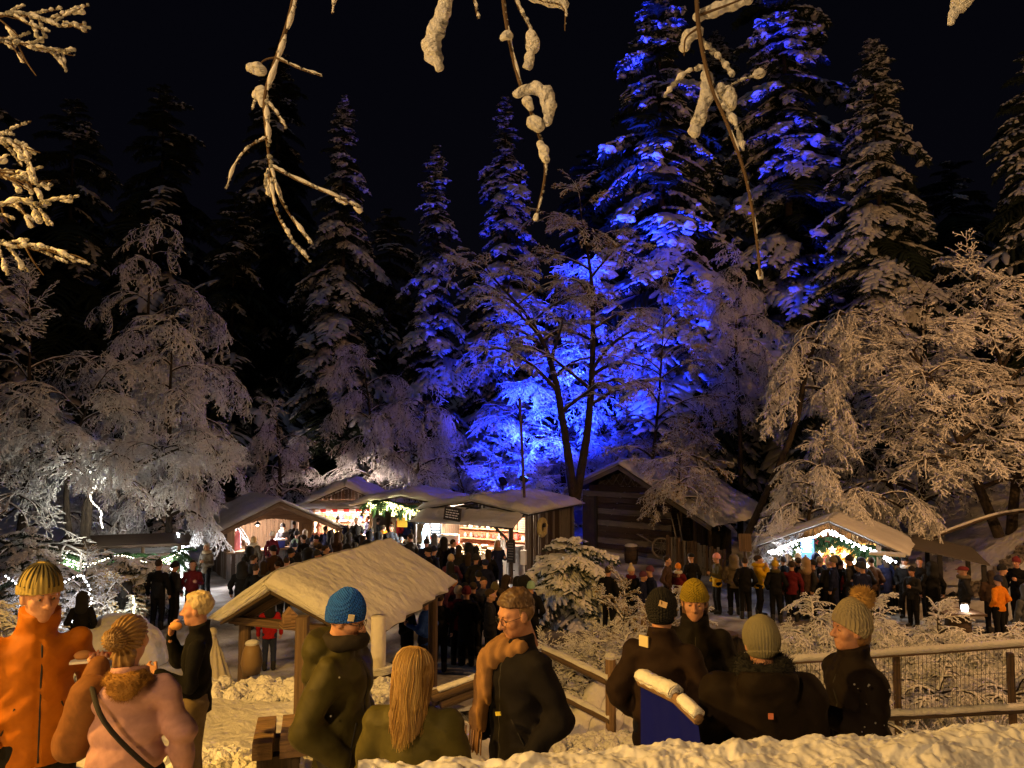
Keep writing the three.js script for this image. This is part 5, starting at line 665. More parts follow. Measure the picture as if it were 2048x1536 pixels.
// --- nativity corner with lit shrubs at the left
{
  const hut = thing('lit_arbour', 'low arbour roofed with boards behind the glowing shrubs at the left', 'arbour', at(250, 1080, 24).setY(ground(-12.3, -24)), R(18)); boardWallH(hut, [-1.7, 0, -0.8], [1.6, 0, -0.8], 1.5, [M.woodGrey, M.wood]); for (const x of [-1.6, -0.5, 0.55, 1.6]) post(hut, x, 0.2, 0, 1.65, 0.05, M.wood); mesh('beam', new Buf().beam(V(-1.9, 1.68, 0.2), V(1.9, 1.68, 0.2), 0.08, 0.08).build(), M.woodDark, hut); mesh('roof_sheet', new Buf().hexa([V(-1.9, 1.71, 0.3), V(1.9, 1.71, 0.3), V(1.9, 1.92, -0.9), V(-1.9, 1.92, -0.9), V(-1.9, 1.735, 0.3), V(1.9, 1.735, 0.3), V(1.9, 1.945, -0.9), V(-1.9, 1.945, -0.9)]).build(), M.woodDark, hut);
  garland('thick fir garland with white lights along the arbour at the left', hut.position, R(18), [V(-1.8, 1.6, 0.35), V(-0.9, 1.35, 0.4), V(0, 1.5, 0.4), V(0.9, 1.3, 0.4), V(1.7, 1.55, 0.35)], 0.6, 90, 61);
  fairyLights('fairy_lights', 'white fairy lights in the garland of the arbour', hut.position, R(18), [V(-1.8, 1.6, 0.6), V(-0.9, 1.3, 0.7), V(0, 1.5, 0.7), V(0.9, 1.25, 0.7), V(1.7, 1.5, 0.6)], { n: 46, drop: 3, mat: glow(1, 0.9, 0.65, 12), lights: 4, cd: 3, color: [1, 0.9, 0.7], seed: 31, group: 'fairy lights at the left' });
  [[105, 19.5, 2.0, 2.1, 'leftmost wide evergreen of the lit group beside the striped hat'], [235, 21.5, 1.9, 2.2, 'wide evergreen before the middle of the lit arbour'], [300, 22, 1.7, 1.8, 'wide evergreen before the right end of the lit arbour'], [60, 21, 2.6, 2, 'dark evergreen at the left edge above the striped hat']].forEach(([px, d, h, w, l], i) => fir('evergreen_shrub', l, footAt(px, d), h, w, 80 + i, M.needlesPale, 'evergreens of the lit group', 0.3));
  const sh = snowTree('snowy_shrub', 'leafy evergreen shrub sparkling with white lights right of the striped hat', 'shrub', footAt(165, 19), { seed: 50, stems: [[[0, 0, 0], [0, 0.7, 0], [0.2, 1.7, 0]], [[-0.3, 0, 0], [-0.7, 0.7, 0], [-0.9, 1.5, 0]], [[0.5, 0, 0.2], [0.8, 0.6, 0.2], [0.9, 1.2, 0.2]]], limbs: 11, reach: 1.0, rise: 0.6, droop: 1.2, subs: 4, density: 2, sprig: 'leafy', size: 0.5, from: 0.05, girth: 0.03, group: 'snowy shrubs' });
  const s2 = sh.position; fairyLights('fairy_lights', 'white fairy lights wound through the shrub right of the striped hat', s2, 0, [V(-1.3, 1.9, 0.7), V(-0.3, 1.5, 0.9), V(0.6, 1.9, 0.8), V(0.9, 1.1, 1), V(0.1, 0.7, 1.1)], { n: 40, mat: glow(0.95, 0.97, 1, 16), lights: 3, cd: 1, color: [0.95, 0.95, 1], seed: 33, group: 'fairy lights at the left' });
  fir('small_fir', 'small fir with a yellow lit trunk before the snow heap at the left', footAt(283, 18.5), 1.35, 0.8, 9); fairyLights('fairy_lights', 'yellow white light chain on the small fir before the snow heap', footAt(283, 18.5), 0, [V(0, 1.4, 0.1), V(0.12, 1, 0.25), V(-0.12, 0.6, 0.35), V(0.05, 0.2, 0.4)], { n: 26, mat: glow(1, 0.9, 0.5, 12), lights: 1, cd: 9, color: [1, 0.92, 0.7], seed: 35, group: 'fairy lights at the left' });
  fairyLights('fairy_lights', 'glaring white lights wound around the decorated fir beside the kiosk', footAt(366, 25), 0, [V(0, 2.1, 0.1), V(0.25, 1.6, 0.3), V(-0.3, 1.2, 0.45), V(0.35, 0.8, 0.5), V(-0.35, 0.5, 0.5)], { n: 60, mat: glow(0.95, 0.98, 1, 22), lights: 2, cd: 4, color: [0.95, 0.97, 1], seed: 36, group: 'fairy lights at the left' });
  fairyLights('fairy_lights', 'pale lights climbing the trunk above the arbour', at(190, 1000, 23.2), 0, [V(-0.1, 0.9, 0.2), V(0.1, 0.5, 0.25), V(0, 0.1, 0.25), V(0.35, -0.3, 0.3), V(0.4, -0.8, 0.3)], { n: 34, mat: glow(1, 0.93, 0.75, 14), lights: 2, cd: 2.4, color: [1, 0.92, 0.7], seed: 37, group: 'fairy lights at the left' });
  const heap = thing('snow_pile', 'smooth grey white heap of snow behind the pink coat', 'snow heap', at(215, 1235, 17).setY(0)); mesh('snow', solid((x, y, z) => union([ellipsoid([0.1, 0.1, 0], [1.15, 1.05, 1.2]), ellipsoid([-0.7, 0.1, 0], [0.9, 0.6, 1])], 0.4)(x, y, z) + 0.05 * fbm(x * 3, y * 3, z * 3), [-1.9, -0.3, -1.4], [1.5, 1.4, 1.4], 0.06), M.snow, heap);
  const ang = thing('pale_figure', 'cream draped cone shaped figure behind the grey haired man', 'figure', at(432, 1200, 14.6).setY(ground(-5.7, -14.6)), 0); mesh('robe', solid((x, y, z) => capsule([0, 0.1, 0], [-0.05, 1.02, 0], 0.36, 0.07, 0.8)(x, y, z) + 0.018 * Math.sin(Math.atan2(z, x) * 11), [-0.6, -0.1, -0.5], [0.6, 1.25, 0.5], 0.025), std([0.6, 0.55, 0.45], 0.9), ang); mesh('head', new THREE.SphereGeometry(0.09, 14, 10).translate(-0.05, 1.1, 0), std([0.6, 0.55, 0.45], 0.9), ang);
  const sr = thing('stone_rail', 'long snow covered log along the upper path at the far right', 'log', at(1850, 1082, 24.5)), q = [at(1830, 1090, 24.5), at(1920, 1055, 24.6), at(2000, 1030, 24.8), at(2120, 1015, 25)].map((v) => v.sub(sr.position)); mesh('log', new Buf().tube(path(q, 16), 0.05, 8).build(), M.woodDark, sr); mesh('log_snow', new Buf().tube(path(q, 16).map((v) => v.add(V(0, 0.07, 0))), (t) => 0.05 + 0.012 * noise(t * 20, 3, 3), 8, 0.8).build(), M.snow, sr);
  { const r2 = rng(17), m = []; for (let i = 0; i < 420; i++) { const t = r2(), a = path(q, 16), p = a[Math.min(15, Math.floor(t * 16))].clone().lerp(a[Math.min(16, Math.floor(t * 16) + 1)], (t * 16) % 1).add(sr.position), x = p.x + (r2() - 0.5) * 0.8, z = p.z + 0.5 + 0.9 * r2(), s = 0.05 + 0.1 * r2(); m.push(new THREE.Matrix4().compose(V(x, ground(x, z) + s * 0.3, z), new THREE.Quaternion().setFromEuler(new THREE.Euler(r2() * 6, r2() * 6, 0)), V(s, s * 0.7, s))); } const rub = thing('rubble_edge', 'dark line of rubble and leaves below the snowy log at the far right', 'rubble'); rub.userData.kind = 'stuff'; copies('rubble', new THREE.IcosahedronGeometry(1, 0), M.stone, m, rub); }
  const tb = thing('stand_table', 'barrel table with a glowing candle jar at the far right', 'table', at(1915, 1235, 18.5).setY(ground(10.9, -18.5)), 0); mesh('barrel', new THREE.LatheGeometry([[0, 0], [0.24, 0], [0.3, 0.42], [0.26, 0.84], [0, 0.84]].map((v) => new THREE.Vector2(...v)), 18), M.woodDark, tb); boxPart(tb, 'top', 0, 0.87, 0, 0.95, 0.05, 0.8, M.wood); const cj = thing('candle_jar', 'glowing candle jar on the barrel table at the far right', 'candle', tb.position.clone().add(V(0.12, 0.9, 0.1))); mesh('jar', new THREE.LatheGeometry([[0, 0], [0.07, 0], [0.09, 0.08], [0.07, 0.16], [0.06, 0.16]].map((v) => new THREE.Vector2(...v)), 14), glow(1, 0.9, 0.85, 4), cj); mesh('lid', new THREE.CylinderGeometry(0.075, 0.075, 0.03, 14).translate(0, 0.18, 0), M.steel, cj); lamp(V(0, 0.1, 0.16), [1, 0.8, 0.6], 0.5, cj, 3);
  [[1808, 17.5, 'left, with a snow brim'], [1868, 17.6, 'middle one behind the brushwood'], [1905, 16.8, 'right, before the barrel table']].forEach(([px, d, l]) => { const o = thing('dark_tub', 'big dark tub ' + l, 'tub', footAt(px, d), 0, 'dark tubs behind the brushwood'); mesh('body', new THREE.LatheGeometry([[0, 0], [0.28, 0], [0.38, 0.55], [0.36, 0.55], [0.3, 0.3]].map((v) => new THREE.Vector2(...v)), 18), M.black, o); mesh('rim_snow', new THREE.TorusGeometry(0.37, 0.035, 6, 24).rotateX(Math.PI / 2).translate(0, 0.57, 0), M.snow, o); });
  for (const [px, py, d, l] of [[1446, 1235, 17, 'left cut stump with flat top below the grey coats'], [1487, 1240, 16.6, 'right cut stump with flat top below the yellow jacket']]) { const o = thing('tree_stump', l, 'stump', footAt(px, d), 0, 'stumps'); mesh('wood', new Buf().tube([V(0, -0.1, 0), V(0, 0.3, 0), V(0, 0.75, 0)], (t) => 0.27 - 0.04 * t, 14).build(), M.bark, o); mesh('cut_face', new THREE.CylinderGeometry(0.225, 0.225, 0.02, 16).translate(0, 0.757, 0), M.wood, o); }
}
// --- street lamps behind the photographer and the blue floodlights behind the stalls
{
  const street = (label, x, z, h, color, cd, cone, aim = [2.2, -2.6]) => { const o = thing('street_lamp', label, 'street lamp', [x, ground(x, z), z], 0, 'street lamps'); const y = h - o.position.y; post(o, 0, 0, 0, y + 0.25, 0.06, M.iron, 'pole'); mesh('hood', new THREE.LatheGeometry([[0.05, 0.3], [0.28, 0.12], [0.3, 0.08], [0.05, 0.1]].map((q) => new THREE.Vector2(...q)), 20).translate(0.35, y, -0.2), M.iron, o); mesh('arm', new Buf().tube([V(0, y + 0.2, 0), V(0.35, y + 0.26, -0.2)], 0.03, 8).build(), M.iron, o); mesh('bulb', new THREE.SphereGeometry(0.11, 14, 10).translate(0.35, y + 0.02, -0.2), glow(...color, 30), o); if (!cone) lamp(V(0.35, y - 0.1, -0.2), color, cd, o, 7); else { const s = new THREE.SpotLight(rgb(...color), cd, 0, cone, 0.4); s.position.set(0.35, y - 0.12, -0.2); s.shadow.radius = 7; s.castShadow = true; o.add(s); s.target.position.set(0.35 + aim[0], y - 5, -0.2 + aim[1]); o.add(s.target); } };
  street('street lamp with yellow light at the left, outside the picture', -7.5, -2.2, 8.6, SODIUM, LAMP.sodiumLeft, R(58)); street('street lamp with yellow light behind the photographer', -5.2, 4.6, 9.6, [1, 0.59, 0.22], LAMP.sodiumBack, R(71), [0.9, -1.3]); street('street lamp with pale warm light at the right, outside the picture', 16.5, -12, 10.5, WARMPALE, LAMP.sodiumRight);
  const flood = (label, p, target, angle, cd, pen = 0.6) => { const o = thing('floodlight', label, 'floodlight', p, 0, 'blue floodlights'), d = target.clone().sub(p).normalize(); const box = mesh('housing', new Buf().box(0, 0, 0, 0.34, 0.26, 0.16).build(), M.iron, o), lens = mesh('lens', new THREE.BoxGeometry(0.28, 0.2, 0.02).translate(0, 0, 0.09), glow(0.1, 0.25, 1, 20), o), qq = new THREE.Quaternion().setFromUnitVectors(V(0, 0, 1), d); box.quaternion.copy(qq); lens.quaternion.copy(qq); mesh('bracket', new Buf().box(0, -0.2, -0.06, 0.06, 0.3, 0.06).build(), M.iron, o); if (p.y > ground(p.x, p.z) + 1) post(o, 0, -0.06, ground(p.x, p.z) - p.y - 0.1, -0.34, 0.035, M.iron, 'pole'); const s = new THREE.SpotLight(rgb(...BLUE), cd, 0, angle, pen); s.position.copy(d).multiplyScalar(0.2); s.shadow.radius = 6; s.castShadow = true; o.add(s); s.target.position.copy(d).multiplyScalar(5); o.add(s.target); };
  const spot = (x, z) => V(x, ground(x, z) + 0.45, z), f1 = V(-0.4, 3.2, -33.2), f2 = V(0.5, 3.3, -33.2), f3 = spot(-0.8, -34.2);
  flood('left blue floodlight on the ground behind the stove pipe stall, aimed at the thicket', f3, at(1010, 840, 38), R(30), LAMP.floodBlue * 0.05); flood('blue floodlight on the rear roof edge, aimed at the bushy tree', f1, at(1165, 715, 40), R(34), LAMP.floodBlue * 0.22); flood('blue floodlight at the back of the stove pipe stall roof, aimed up at the spruces', f2, at(1350, 190, 44), R(13), LAMP.floodBlue * 0.42);
}

// ------------------------------------------------------------ people
const SKIN = std([0.55, 0.33, 0.23], 0.6, { map: T.skin, bumpMap: T.skin, bumpScale: 0.002 }), SKIN2 = std([0.47, 0.26, 0.17], 0.6), clothMat = (r, g, b, rough = 0.8) => new THREE.MeshPhysicalMaterial({ color: rgb(r, g, b), roughness: rough, specularIntensity: 0.3, map: T.cloth, bumpMap: T.clothBump, bumpScale: 0.012 });
const knitMat = (r, g, b) => std([r, g, b], 0.95, { bumpMap: T.knitBump, bumpScale: 0.02 }), hairMat = (r, g, b) => std([r, g, b], 0.5);
const HS = 1.04;
const EYEWHITE = std([0.28, 0.2, 0.16], 0.4);
function fuzz(geo, n, len, seed, thick = 0.0016) { const b = new Buf().geo(geo), r = rng(seed), P = geo.attributes.position, N = geo.attributes.normal, p = V(), q = V(); for (let i = 0; i < n; i++) { const k = Math.floor(r() * P.count); p.fromBufferAttribute(P, k); q.fromBufferAttribute(N, k); q.add(V((r() - 0.5) * 0.9, (r() - 0.75) * 0.9, (r() - 0.5) * 0.9)).normalize(); b.tube([p.clone(), p.clone().addScaledVector(q, len * (0.5 + r()))], (t) => thick * (1.15 - t), 3, 1, false); } return b.build(); }
const add3 = (a, b) => [a[0] + b[0], a[1] + b[1], a[2] + b[2]];
// a head about its middle, facing +z, 0.23 m high
function headField(o = {}) {
  const e = [ellipsoid([0, 0.032, -0.012], [0.076, 0.087, 0.094]), ellipsoid([0, -0.03, 0.018], [0.06, 0.082, 0.07]), ellipsoid([0, -0.074, 0.03], [0.046, 0.04, 0.05]), capsule([-0.033, 0.024, 0.072], [0.033, 0.024, 0.072], 0.013), ellipsoid([0.04, -0.02, 0.052], [0.026, 0.026, 0.026]), ellipsoid([-0.04, -0.02, 0.052], [0.026, 0.026, 0.026]), ellipsoid([0, -0.1, 0.058], [0.02, 0.016, 0.018])];
  const base = union(e, 0.022), nose = union([capsule([0, 0.012, 0.083], [0, -0.03, 0.107], 0.009, 0.0145), ellipsoid([0.012, -0.034, 0.094], [0.01, 0.009, 0.011]), ellipsoid([-0.012, -0.034, 0.094], [0.01, 0.009, 0.011])], 0.008);
  const lips = union([capsule([-0.019, -0.0565, 0.0775], [0.019, -0.0565, 0.0775], 0.0062, 0.0062), capsule([-0.017, -0.067, 0.077], [0.017, -0.067, 0.077], 0.0068, 0.0068), ellipsoid([0, -0.06, 0.083], [0.012, 0.008, 0.008])], 0.004), mouth = capsule([-0.022, -0.0615, 0.088], [0.022, -0.0615, 0.088], 0.0028);
  const ears = [1, -1].map((s) => union([ellipsoid([s * 0.079, -0.002, -0.008], [0.011, 0.032, 0.02]), ellipsoid([s * 0.074, -0.016, -0.002], [0.008, 0.014, 0.012])], 0.008)), sock = [1, -1].map((s) => ellipsoid([s * 0.032, 0.004, 0.092], [0.021, 0.012, 0.018])), lids = [1, -1].map((s) => ellipsoid([s * 0.031, 0.0075, 0.0735], [0.0155, 0.0095, 0.0135]));
  const neck = capsule([0, -0.05, -0.02], [0, -0.22, -0.035], 0.052, 0.058);
  return (x, y, z) => {
    let d = base(x, y, z); if (d > 0.09) return Math.min(d - 0.03, neck(x, y, z));
    d = smin(d, nose(x, y, z), 0.012); for (const s of sock) d = -smin(-d, s(x, y, z), 0.012); for (const s of lids) d = smin(d, s(x, y, z), 0.004);
    d = smin(d, lips(x, y, z), 0.006); d = -smin(-d, mouth(x, y, z), 0.004); for (const s of ears) d = smin(d, s(x, y, z), 0.008); return smin(d, neck(x, y, z), 0.03);
  };
}
// fingers and thumb of a hand at w, pointing along dir, palm towards nor; curl 0 open .. 1 closed
function handField(w, dir, nor, side, curl) {
  const d = V(...dir).normalize(), n = V(...nor), s = V().crossVectors(d, n).normalize().multiplyScalar(side); n.crossVectors(s, d).multiplyScalar(side).normalize(); if (n.dot(V(...nor)) < 0) n.multiplyScalar(-1);
  const P = (a, b, c) => V(...w).addScaledVector(d, a).addScaledVector(s, b).addScaledVector(n, c).toArray(), list = [capsule(P(-0.05, 0, 0), P(0.01, 0, 0), 0.028, 0.026), capsule(P(0.02, -0.022, 0), P(0.078, -0.028, 0), 0.016, 0.0145), capsule(P(0.02, 0, 0), P(0.085, -0.004, 0), 0.018, 0.0145), capsule(P(0.02, 0.02, 0), P(0.08, 0.026, 0), 0.017, 0.014)];
  [[-0.03, 0.026, 0.058], [-0.011, 0.029, 0.07], [0.009, 0.029, 0.066], [0.028, 0.023, 0.05]].forEach(([b, , L], i) => { let a = 0.08 - 0.005 * Math.abs(i - 1), c = 0, ang = 0.15 + curl * 0.5, p = P(a, b, c); for (let k = 0; k < 3; k++) { const l = L * [0.5, 0.3, 0.24][k]; a += Math.cos(ang) * l; c += Math.sin(ang) * l; const q = P(a, b * (1 + 0.08 * k), c); list.push(capsule(p, q, 0.0092 - 0.0008 * k, 0.0086 - 0.0008 * k)); p = q; ang += curl * 0.75; } });
  const t1 = P(0.025, -0.028, 0.008), t2 = P(0.055, -0.05, 0.022 + 0.012 * curl), t3 = P(0.08, -0.048 + 0.02 * curl, 0.034 + 0.018 * curl); list.push(capsule(t1, t2, 0.0125, 0.0105), capsule(t2, t3, 0.0102, 0.0088)); return union(list, 0.008);
}
const ARMS = { // elbow, wrist, finger direction, palm direction (right arm has negative x, facing +z)
  side: { e: [0.27, 1.14, -0.02], w: [0.28, 0.88, 0.05], d: [0, -1, 0.15], n: [-1, 0, 0] }, pocket: { e: [0.285, 1.12, -0.07], w: [0.205, 0.94, 0.1], d: [-0.6, -0.7, 0.4], n: [-0.6, 0, -0.6] }, cup: { e: [0.245, 1.12, 0.03], w: [0.13, 1.2, 0.27], d: [-0.5, 0.3, 0.8], n: [-0.8, 0.1, -0.4] },
  mouth: { e: [0.25, 1.16, 0.16], w: [0.07, 1.44, 0.2], d: [-0.3, 0.95, -0.05], n: [-0.3, 0, -1] }, reach: { e: [0.3, 1.2, 0.18], w: [0.24, 1.16, 0.45], d: [-0.1, 0, 1], n: [-1, 0, 0] }, behind: { e: [0.29, 1.15, -0.1], w: [0.1, 1.0, -0.17], d: [-1, -0.2, 0], n: [0, 0, 1] },
};
const mirror = (a, s) => ({ e: [a.e[0] * s, a.e[1], a.e[2]], w: [a.w[0] * s, a.w[1], a.w[2]], d: [a.d[0] * s, a.d[1], a.d[2]], n: [a.n[0] * s, a.n[1], a.n[2]] });
function bodyFields(o) {
  const zipOn = o.zip !== false, L = mirror({ ...(o.left?.e ? o.left : ARMS[o.left ?? 'side']) }, 1), Rt = mirror({ ...ARMS[o.right ?? 'side'] }, -1), st = o.stance ?? 0.1, bulk = (o.bulk ?? 1) * 0.92, pf = o.puff ?? 0, hem = o.hem ?? 0.82;
  const sh = 0.178 * (o.shoulder ?? 1), hips = [[st, 0.92, 0], [-st, 0.92, 0]], knees = [[st + 0.015, 0.5, 0.03], [-st - 0.015, 0.5, 0.03]], ank = [[st + 0.02, 0.09, -0.02], [-st - 0.02, 0.09, -0.02]];
  const arms = [[sh, L], [-sh, Rt]];
  const body = union([capsule([0, 0.98, 0], [0, 1.28, 0], 0.12, 0.125, 0.6), capsule([-sh + 0.04, 1.355, 0], [sh - 0.04, 1.355, 0], 0.04), capsule([0, 1.38, -0.01], [0, 1.52, 0], 0.045), ...arms.flatMap(([s, a]) => [capsule([s - Math.sign(s) * 0.01, 1.355, 0], a.e, 0.034, 0.03), capsule(a.e, a.w, 0.03, 0.025)]), ...[0, 1].flatMap((i) => [capsule(hips[i], knees[i], 0.07, 0.05), capsule(knees[i], ank[i], 0.05, 0.036), capsule(ank[i], add3(ank[i], [0, -0.04, 0.13]), 0.035, 0.03)])], 0.03);
  const cut = (y) => 0, fold = o.fold ?? 1, seed = o.seed ?? 1;
  const sleeve = union(arms.flatMap(([s, a]) => { const v = V(...a.w).sub(V(...a.e)).normalize(), w = V(...a.w).addScaledVector(v, -0.012).toArray(); return [capsule([s, 1.375, -0.005], a.e, 0.066 * bulk + pf * 0.7, 0.056 * bulk + pf * 0.8), capsule(a.e, w, 0.056 * bulk + pf * 0.8, 0.043 * bulk + pf * 0.6)]; }), 0.045);
  const torso = union([capsule([0, hem - 0.12, 0], [0, 1.05, 0], 0.172 * bulk + pf + (o.flare ?? 0.01), 0.158 * bulk + pf, 0.74), capsule([0, 1.05, 0], [0, 1.28, 0.005], 0.158 * bulk + pf, 0.168 * bulk + pf, 0.7), capsule([-sh + 0.03, 1.375, -0.005], [sh - 0.03, 1.375, -0.005], 0.06 + pf * 0.6), capsule([0, 1.4, -0.012], [0, 1.48 + (o.collar ?? 0), -0.012], 0.085, 0.076 + (o.collar ?? 0) * 0.25)], 0.055);
  const extra = o.hood === 'down' ? union([ellipsoid([0, 1.475, -0.12], [0.16, 0.115, 0.095]), ellipsoid([0, 1.36, -0.145], [0.14, 0.13, 0.055])], 0.05) : null;
  const zip = capsule([0, hem, 0.19], [0, 1.5, 0.14], 0.006);
  const jacket = (x, y, z) => {
    let d = smin(torso(x, y, z), sleeve(x, y, z), 0.014); if (extra) d = smin(d, extra(x, y, z), 0.03); if (d > 0.08) return d - 0.02;
    if (o.baffle) d -= 0.018 * Math.abs(Math.sin((y * 1.0 + 0.12 * Math.abs(x)) * Math.PI / o.baffle)) - 0.005;
    d += fold * (0.02 * Math.abs(noise(x * 5 + seed * 3, y * 9, z * 5)) + 0.004 * noise(x * 13 + seed, y * 17, z * 13) + 0.036 * Math.pow(Math.abs(noise(x * 2.6 + seed, (y + 0.7 * Math.abs(x)) * 6.5, z * 2.6 + 9)), 1.3) - 0.012);
    if (z > 0.05 && Math.abs(x) < 0.012) d += 0.006;
    d = Math.max(d, hem + 0.012 * noise(x * 6, seed, z * 6) - y, y - 1.5 - (o.collar ?? 0) + 0.25 * (z + 0.02)); return d;
  };
  const trousers = (x, y, z) => { let d = Infinity; for (const i of [0, 1]) d = smin(d === Infinity ? 9 : d, union([capsule(hips[i], knees[i], 0.098, 0.076), capsule(knees[i], ank[i], 0.075, 0.066)], 0.03)(x, y, z), 0.03); d = smin(d, capsule([0, 0.94, 0], [0, 1.02, 0], 0.145, 0.14, 0.75)(x, y, z), 0.05); d += 0.006 * noise(x * 9, y * 14, z * 9); return Math.max(d, 0.08 - y); };
  const boots = (x, y, z) => { let d = 9; for (const i of [0, 1]) d = Math.min(d, union([capsule([ank[i][0], 0.06, -0.02], [ank[i][0], 0.2, -0.025], 0.062, 0.066), capsule([ank[i][0], 0.045, 0], [ank[i][0] * 1.15, 0.04, 0.15], 0.05, 0.045)], 0.03)(x, y, z)); return Math.max(d, -y); };
  return { body, jacket, trousers, boots, L, Rt, hem };
}
const LO = [-0.55, -0.02, -0.42], HI = [0.55, 1.68, 0.62];
const HEADS = new Map();
function headGeo(cell) { if (!HEADS.has(cell)) HEADS.set(cell, solid(headField(), [-0.11, -0.2, -0.13], [0.11, 0.14, 0.14], cell)); return HEADS.get(cell); }
function headMatrix(o) { return new THREE.Matrix4().compose(V(0, 1.635, 0.015 + (o.stoop ?? 0)), new THREE.Quaternion().setFromEuler(new THREE.Euler(o.nod ?? 0, o.turn ?? 0, o.lean ?? 0, 'YXZ')), V(HS, HS, HS)); }
// hats and hair in head space
const HAIR = {
  short: (x, y, z) => { const d = ellipsoid([0, 0.038, -0.018], [0.083, 0.094, 0.1])(x, y, z) + 0.005 * noise(x * 60, y * 60, z * 60), cutF = 0.05 + 0.55 * (z - 0.05); return Math.max(d, -(y - cutF + (z < 0 ? 0.6 * z + 0.07 : 0)) * 0.7); },
  sides: (x, y, z) => { const d = ellipsoid([0, 0.02, -0.02], [0.083, 0.085, 0.098])(x, y, z) + 0.004 * noise(x * 60, y * 60, z * 60); return Math.max(d, z - 0.012, -0.045 - y); },
  tousled: (x, y, z) => { const d = ellipsoid([0, 0.045, -0.02], [0.09, 0.1, 0.108])(x, y, z) + 0.012 * noise(x * 26, y * 22, z * 26) + 0.006 * noise(x * 70, y * 50, z * 70); return Math.max(d, 0.045 - y - 1.1 * (0.03 - z) , -0.07 - y); },
  long: (x, y, z) => { const a = union([ellipsoid([0, 0.03, -0.02], [0.09, 0.098, 0.105]), capsule([0, -0.02, -0.05], [0, -0.19, -0.09], 0.093, 0.078, 0.62), capsule([-0.02, -0.19, -0.09], [-0.03, -0.27, -0.1], 0.05, 0.02, 0.6), capsule([0.03, -0.19, -0.09], [0.04, -0.25, -0.1], 0.045, 0.018, 0.6)], 0.03)(x, y, z); return Math.max(a + 0.0012 * Math.sin(x * 330 + 3 * noise(x * 9, y * 5, 1)) + 0.004 * noise(x * 75, y * 6, z * 60) + 0.009 * noise(x * 22, y * 3, z * 20 + 3), Math.min(z - 0.02, 0.055 - y + 0.6 * (z - 0.02))); },
  updo: (x, y, z) => { const a = union([ellipsoid([0, 0.03, -0.018], [0.086, 0.096, 0.102]), ellipsoid([0.01, 0.03, -0.13], [0.058, 0.056, 0.05]), ellipsoid([0, -0.08, -0.06], [0.062, 0.06, 0.04])], 0.02)(x, y, z); return Math.max(a + 0.005 * Math.sin(Math.atan2(x, y - 0.03) * 22 + z * 30) + 0.005 * noise(x * 40, y * 40, z * 40), Math.min(z - 0.025, 0.05 - y + 0.5 * (z - 0.02))); },
};
function beanie(o = {}) { const top = o.top ?? 0.02, rib = o.rib ?? 0; return (x, y, z) => { const d = union([ellipsoid([0, 0.045, -0.014], [0.092, 0.1 + top, 0.108]), capsule([0, 0.02, -0.012], [0, 0.05, -0.014], 0.09, 0.092, 1.15)], 0.02)(x, y, z); if (d > 0.03) return d - 0.01; const a = Math.atan2(x, z + 0.014); return Math.max(d + (rib ? 0.0022 * Math.sin(a * rib) : 0.003 * Math.sin(a * 40 + (Math.floor(y * 120) % 2) * 3.14) * Math.sin(y * 380)) + 0.006 * noise(x * 14, y * 14, z * 14) - (y < (o.low ?? 0.012) + 0.025 - 0.2 * z ? 0.005 : 0), (o.low ?? 0.012) + (o.slope ?? 0.18) * (z + 0.0) - y); }; }
const HLO = [-0.15, -0.42, -0.22], HHI = [0.15, 0.22, 0.15];
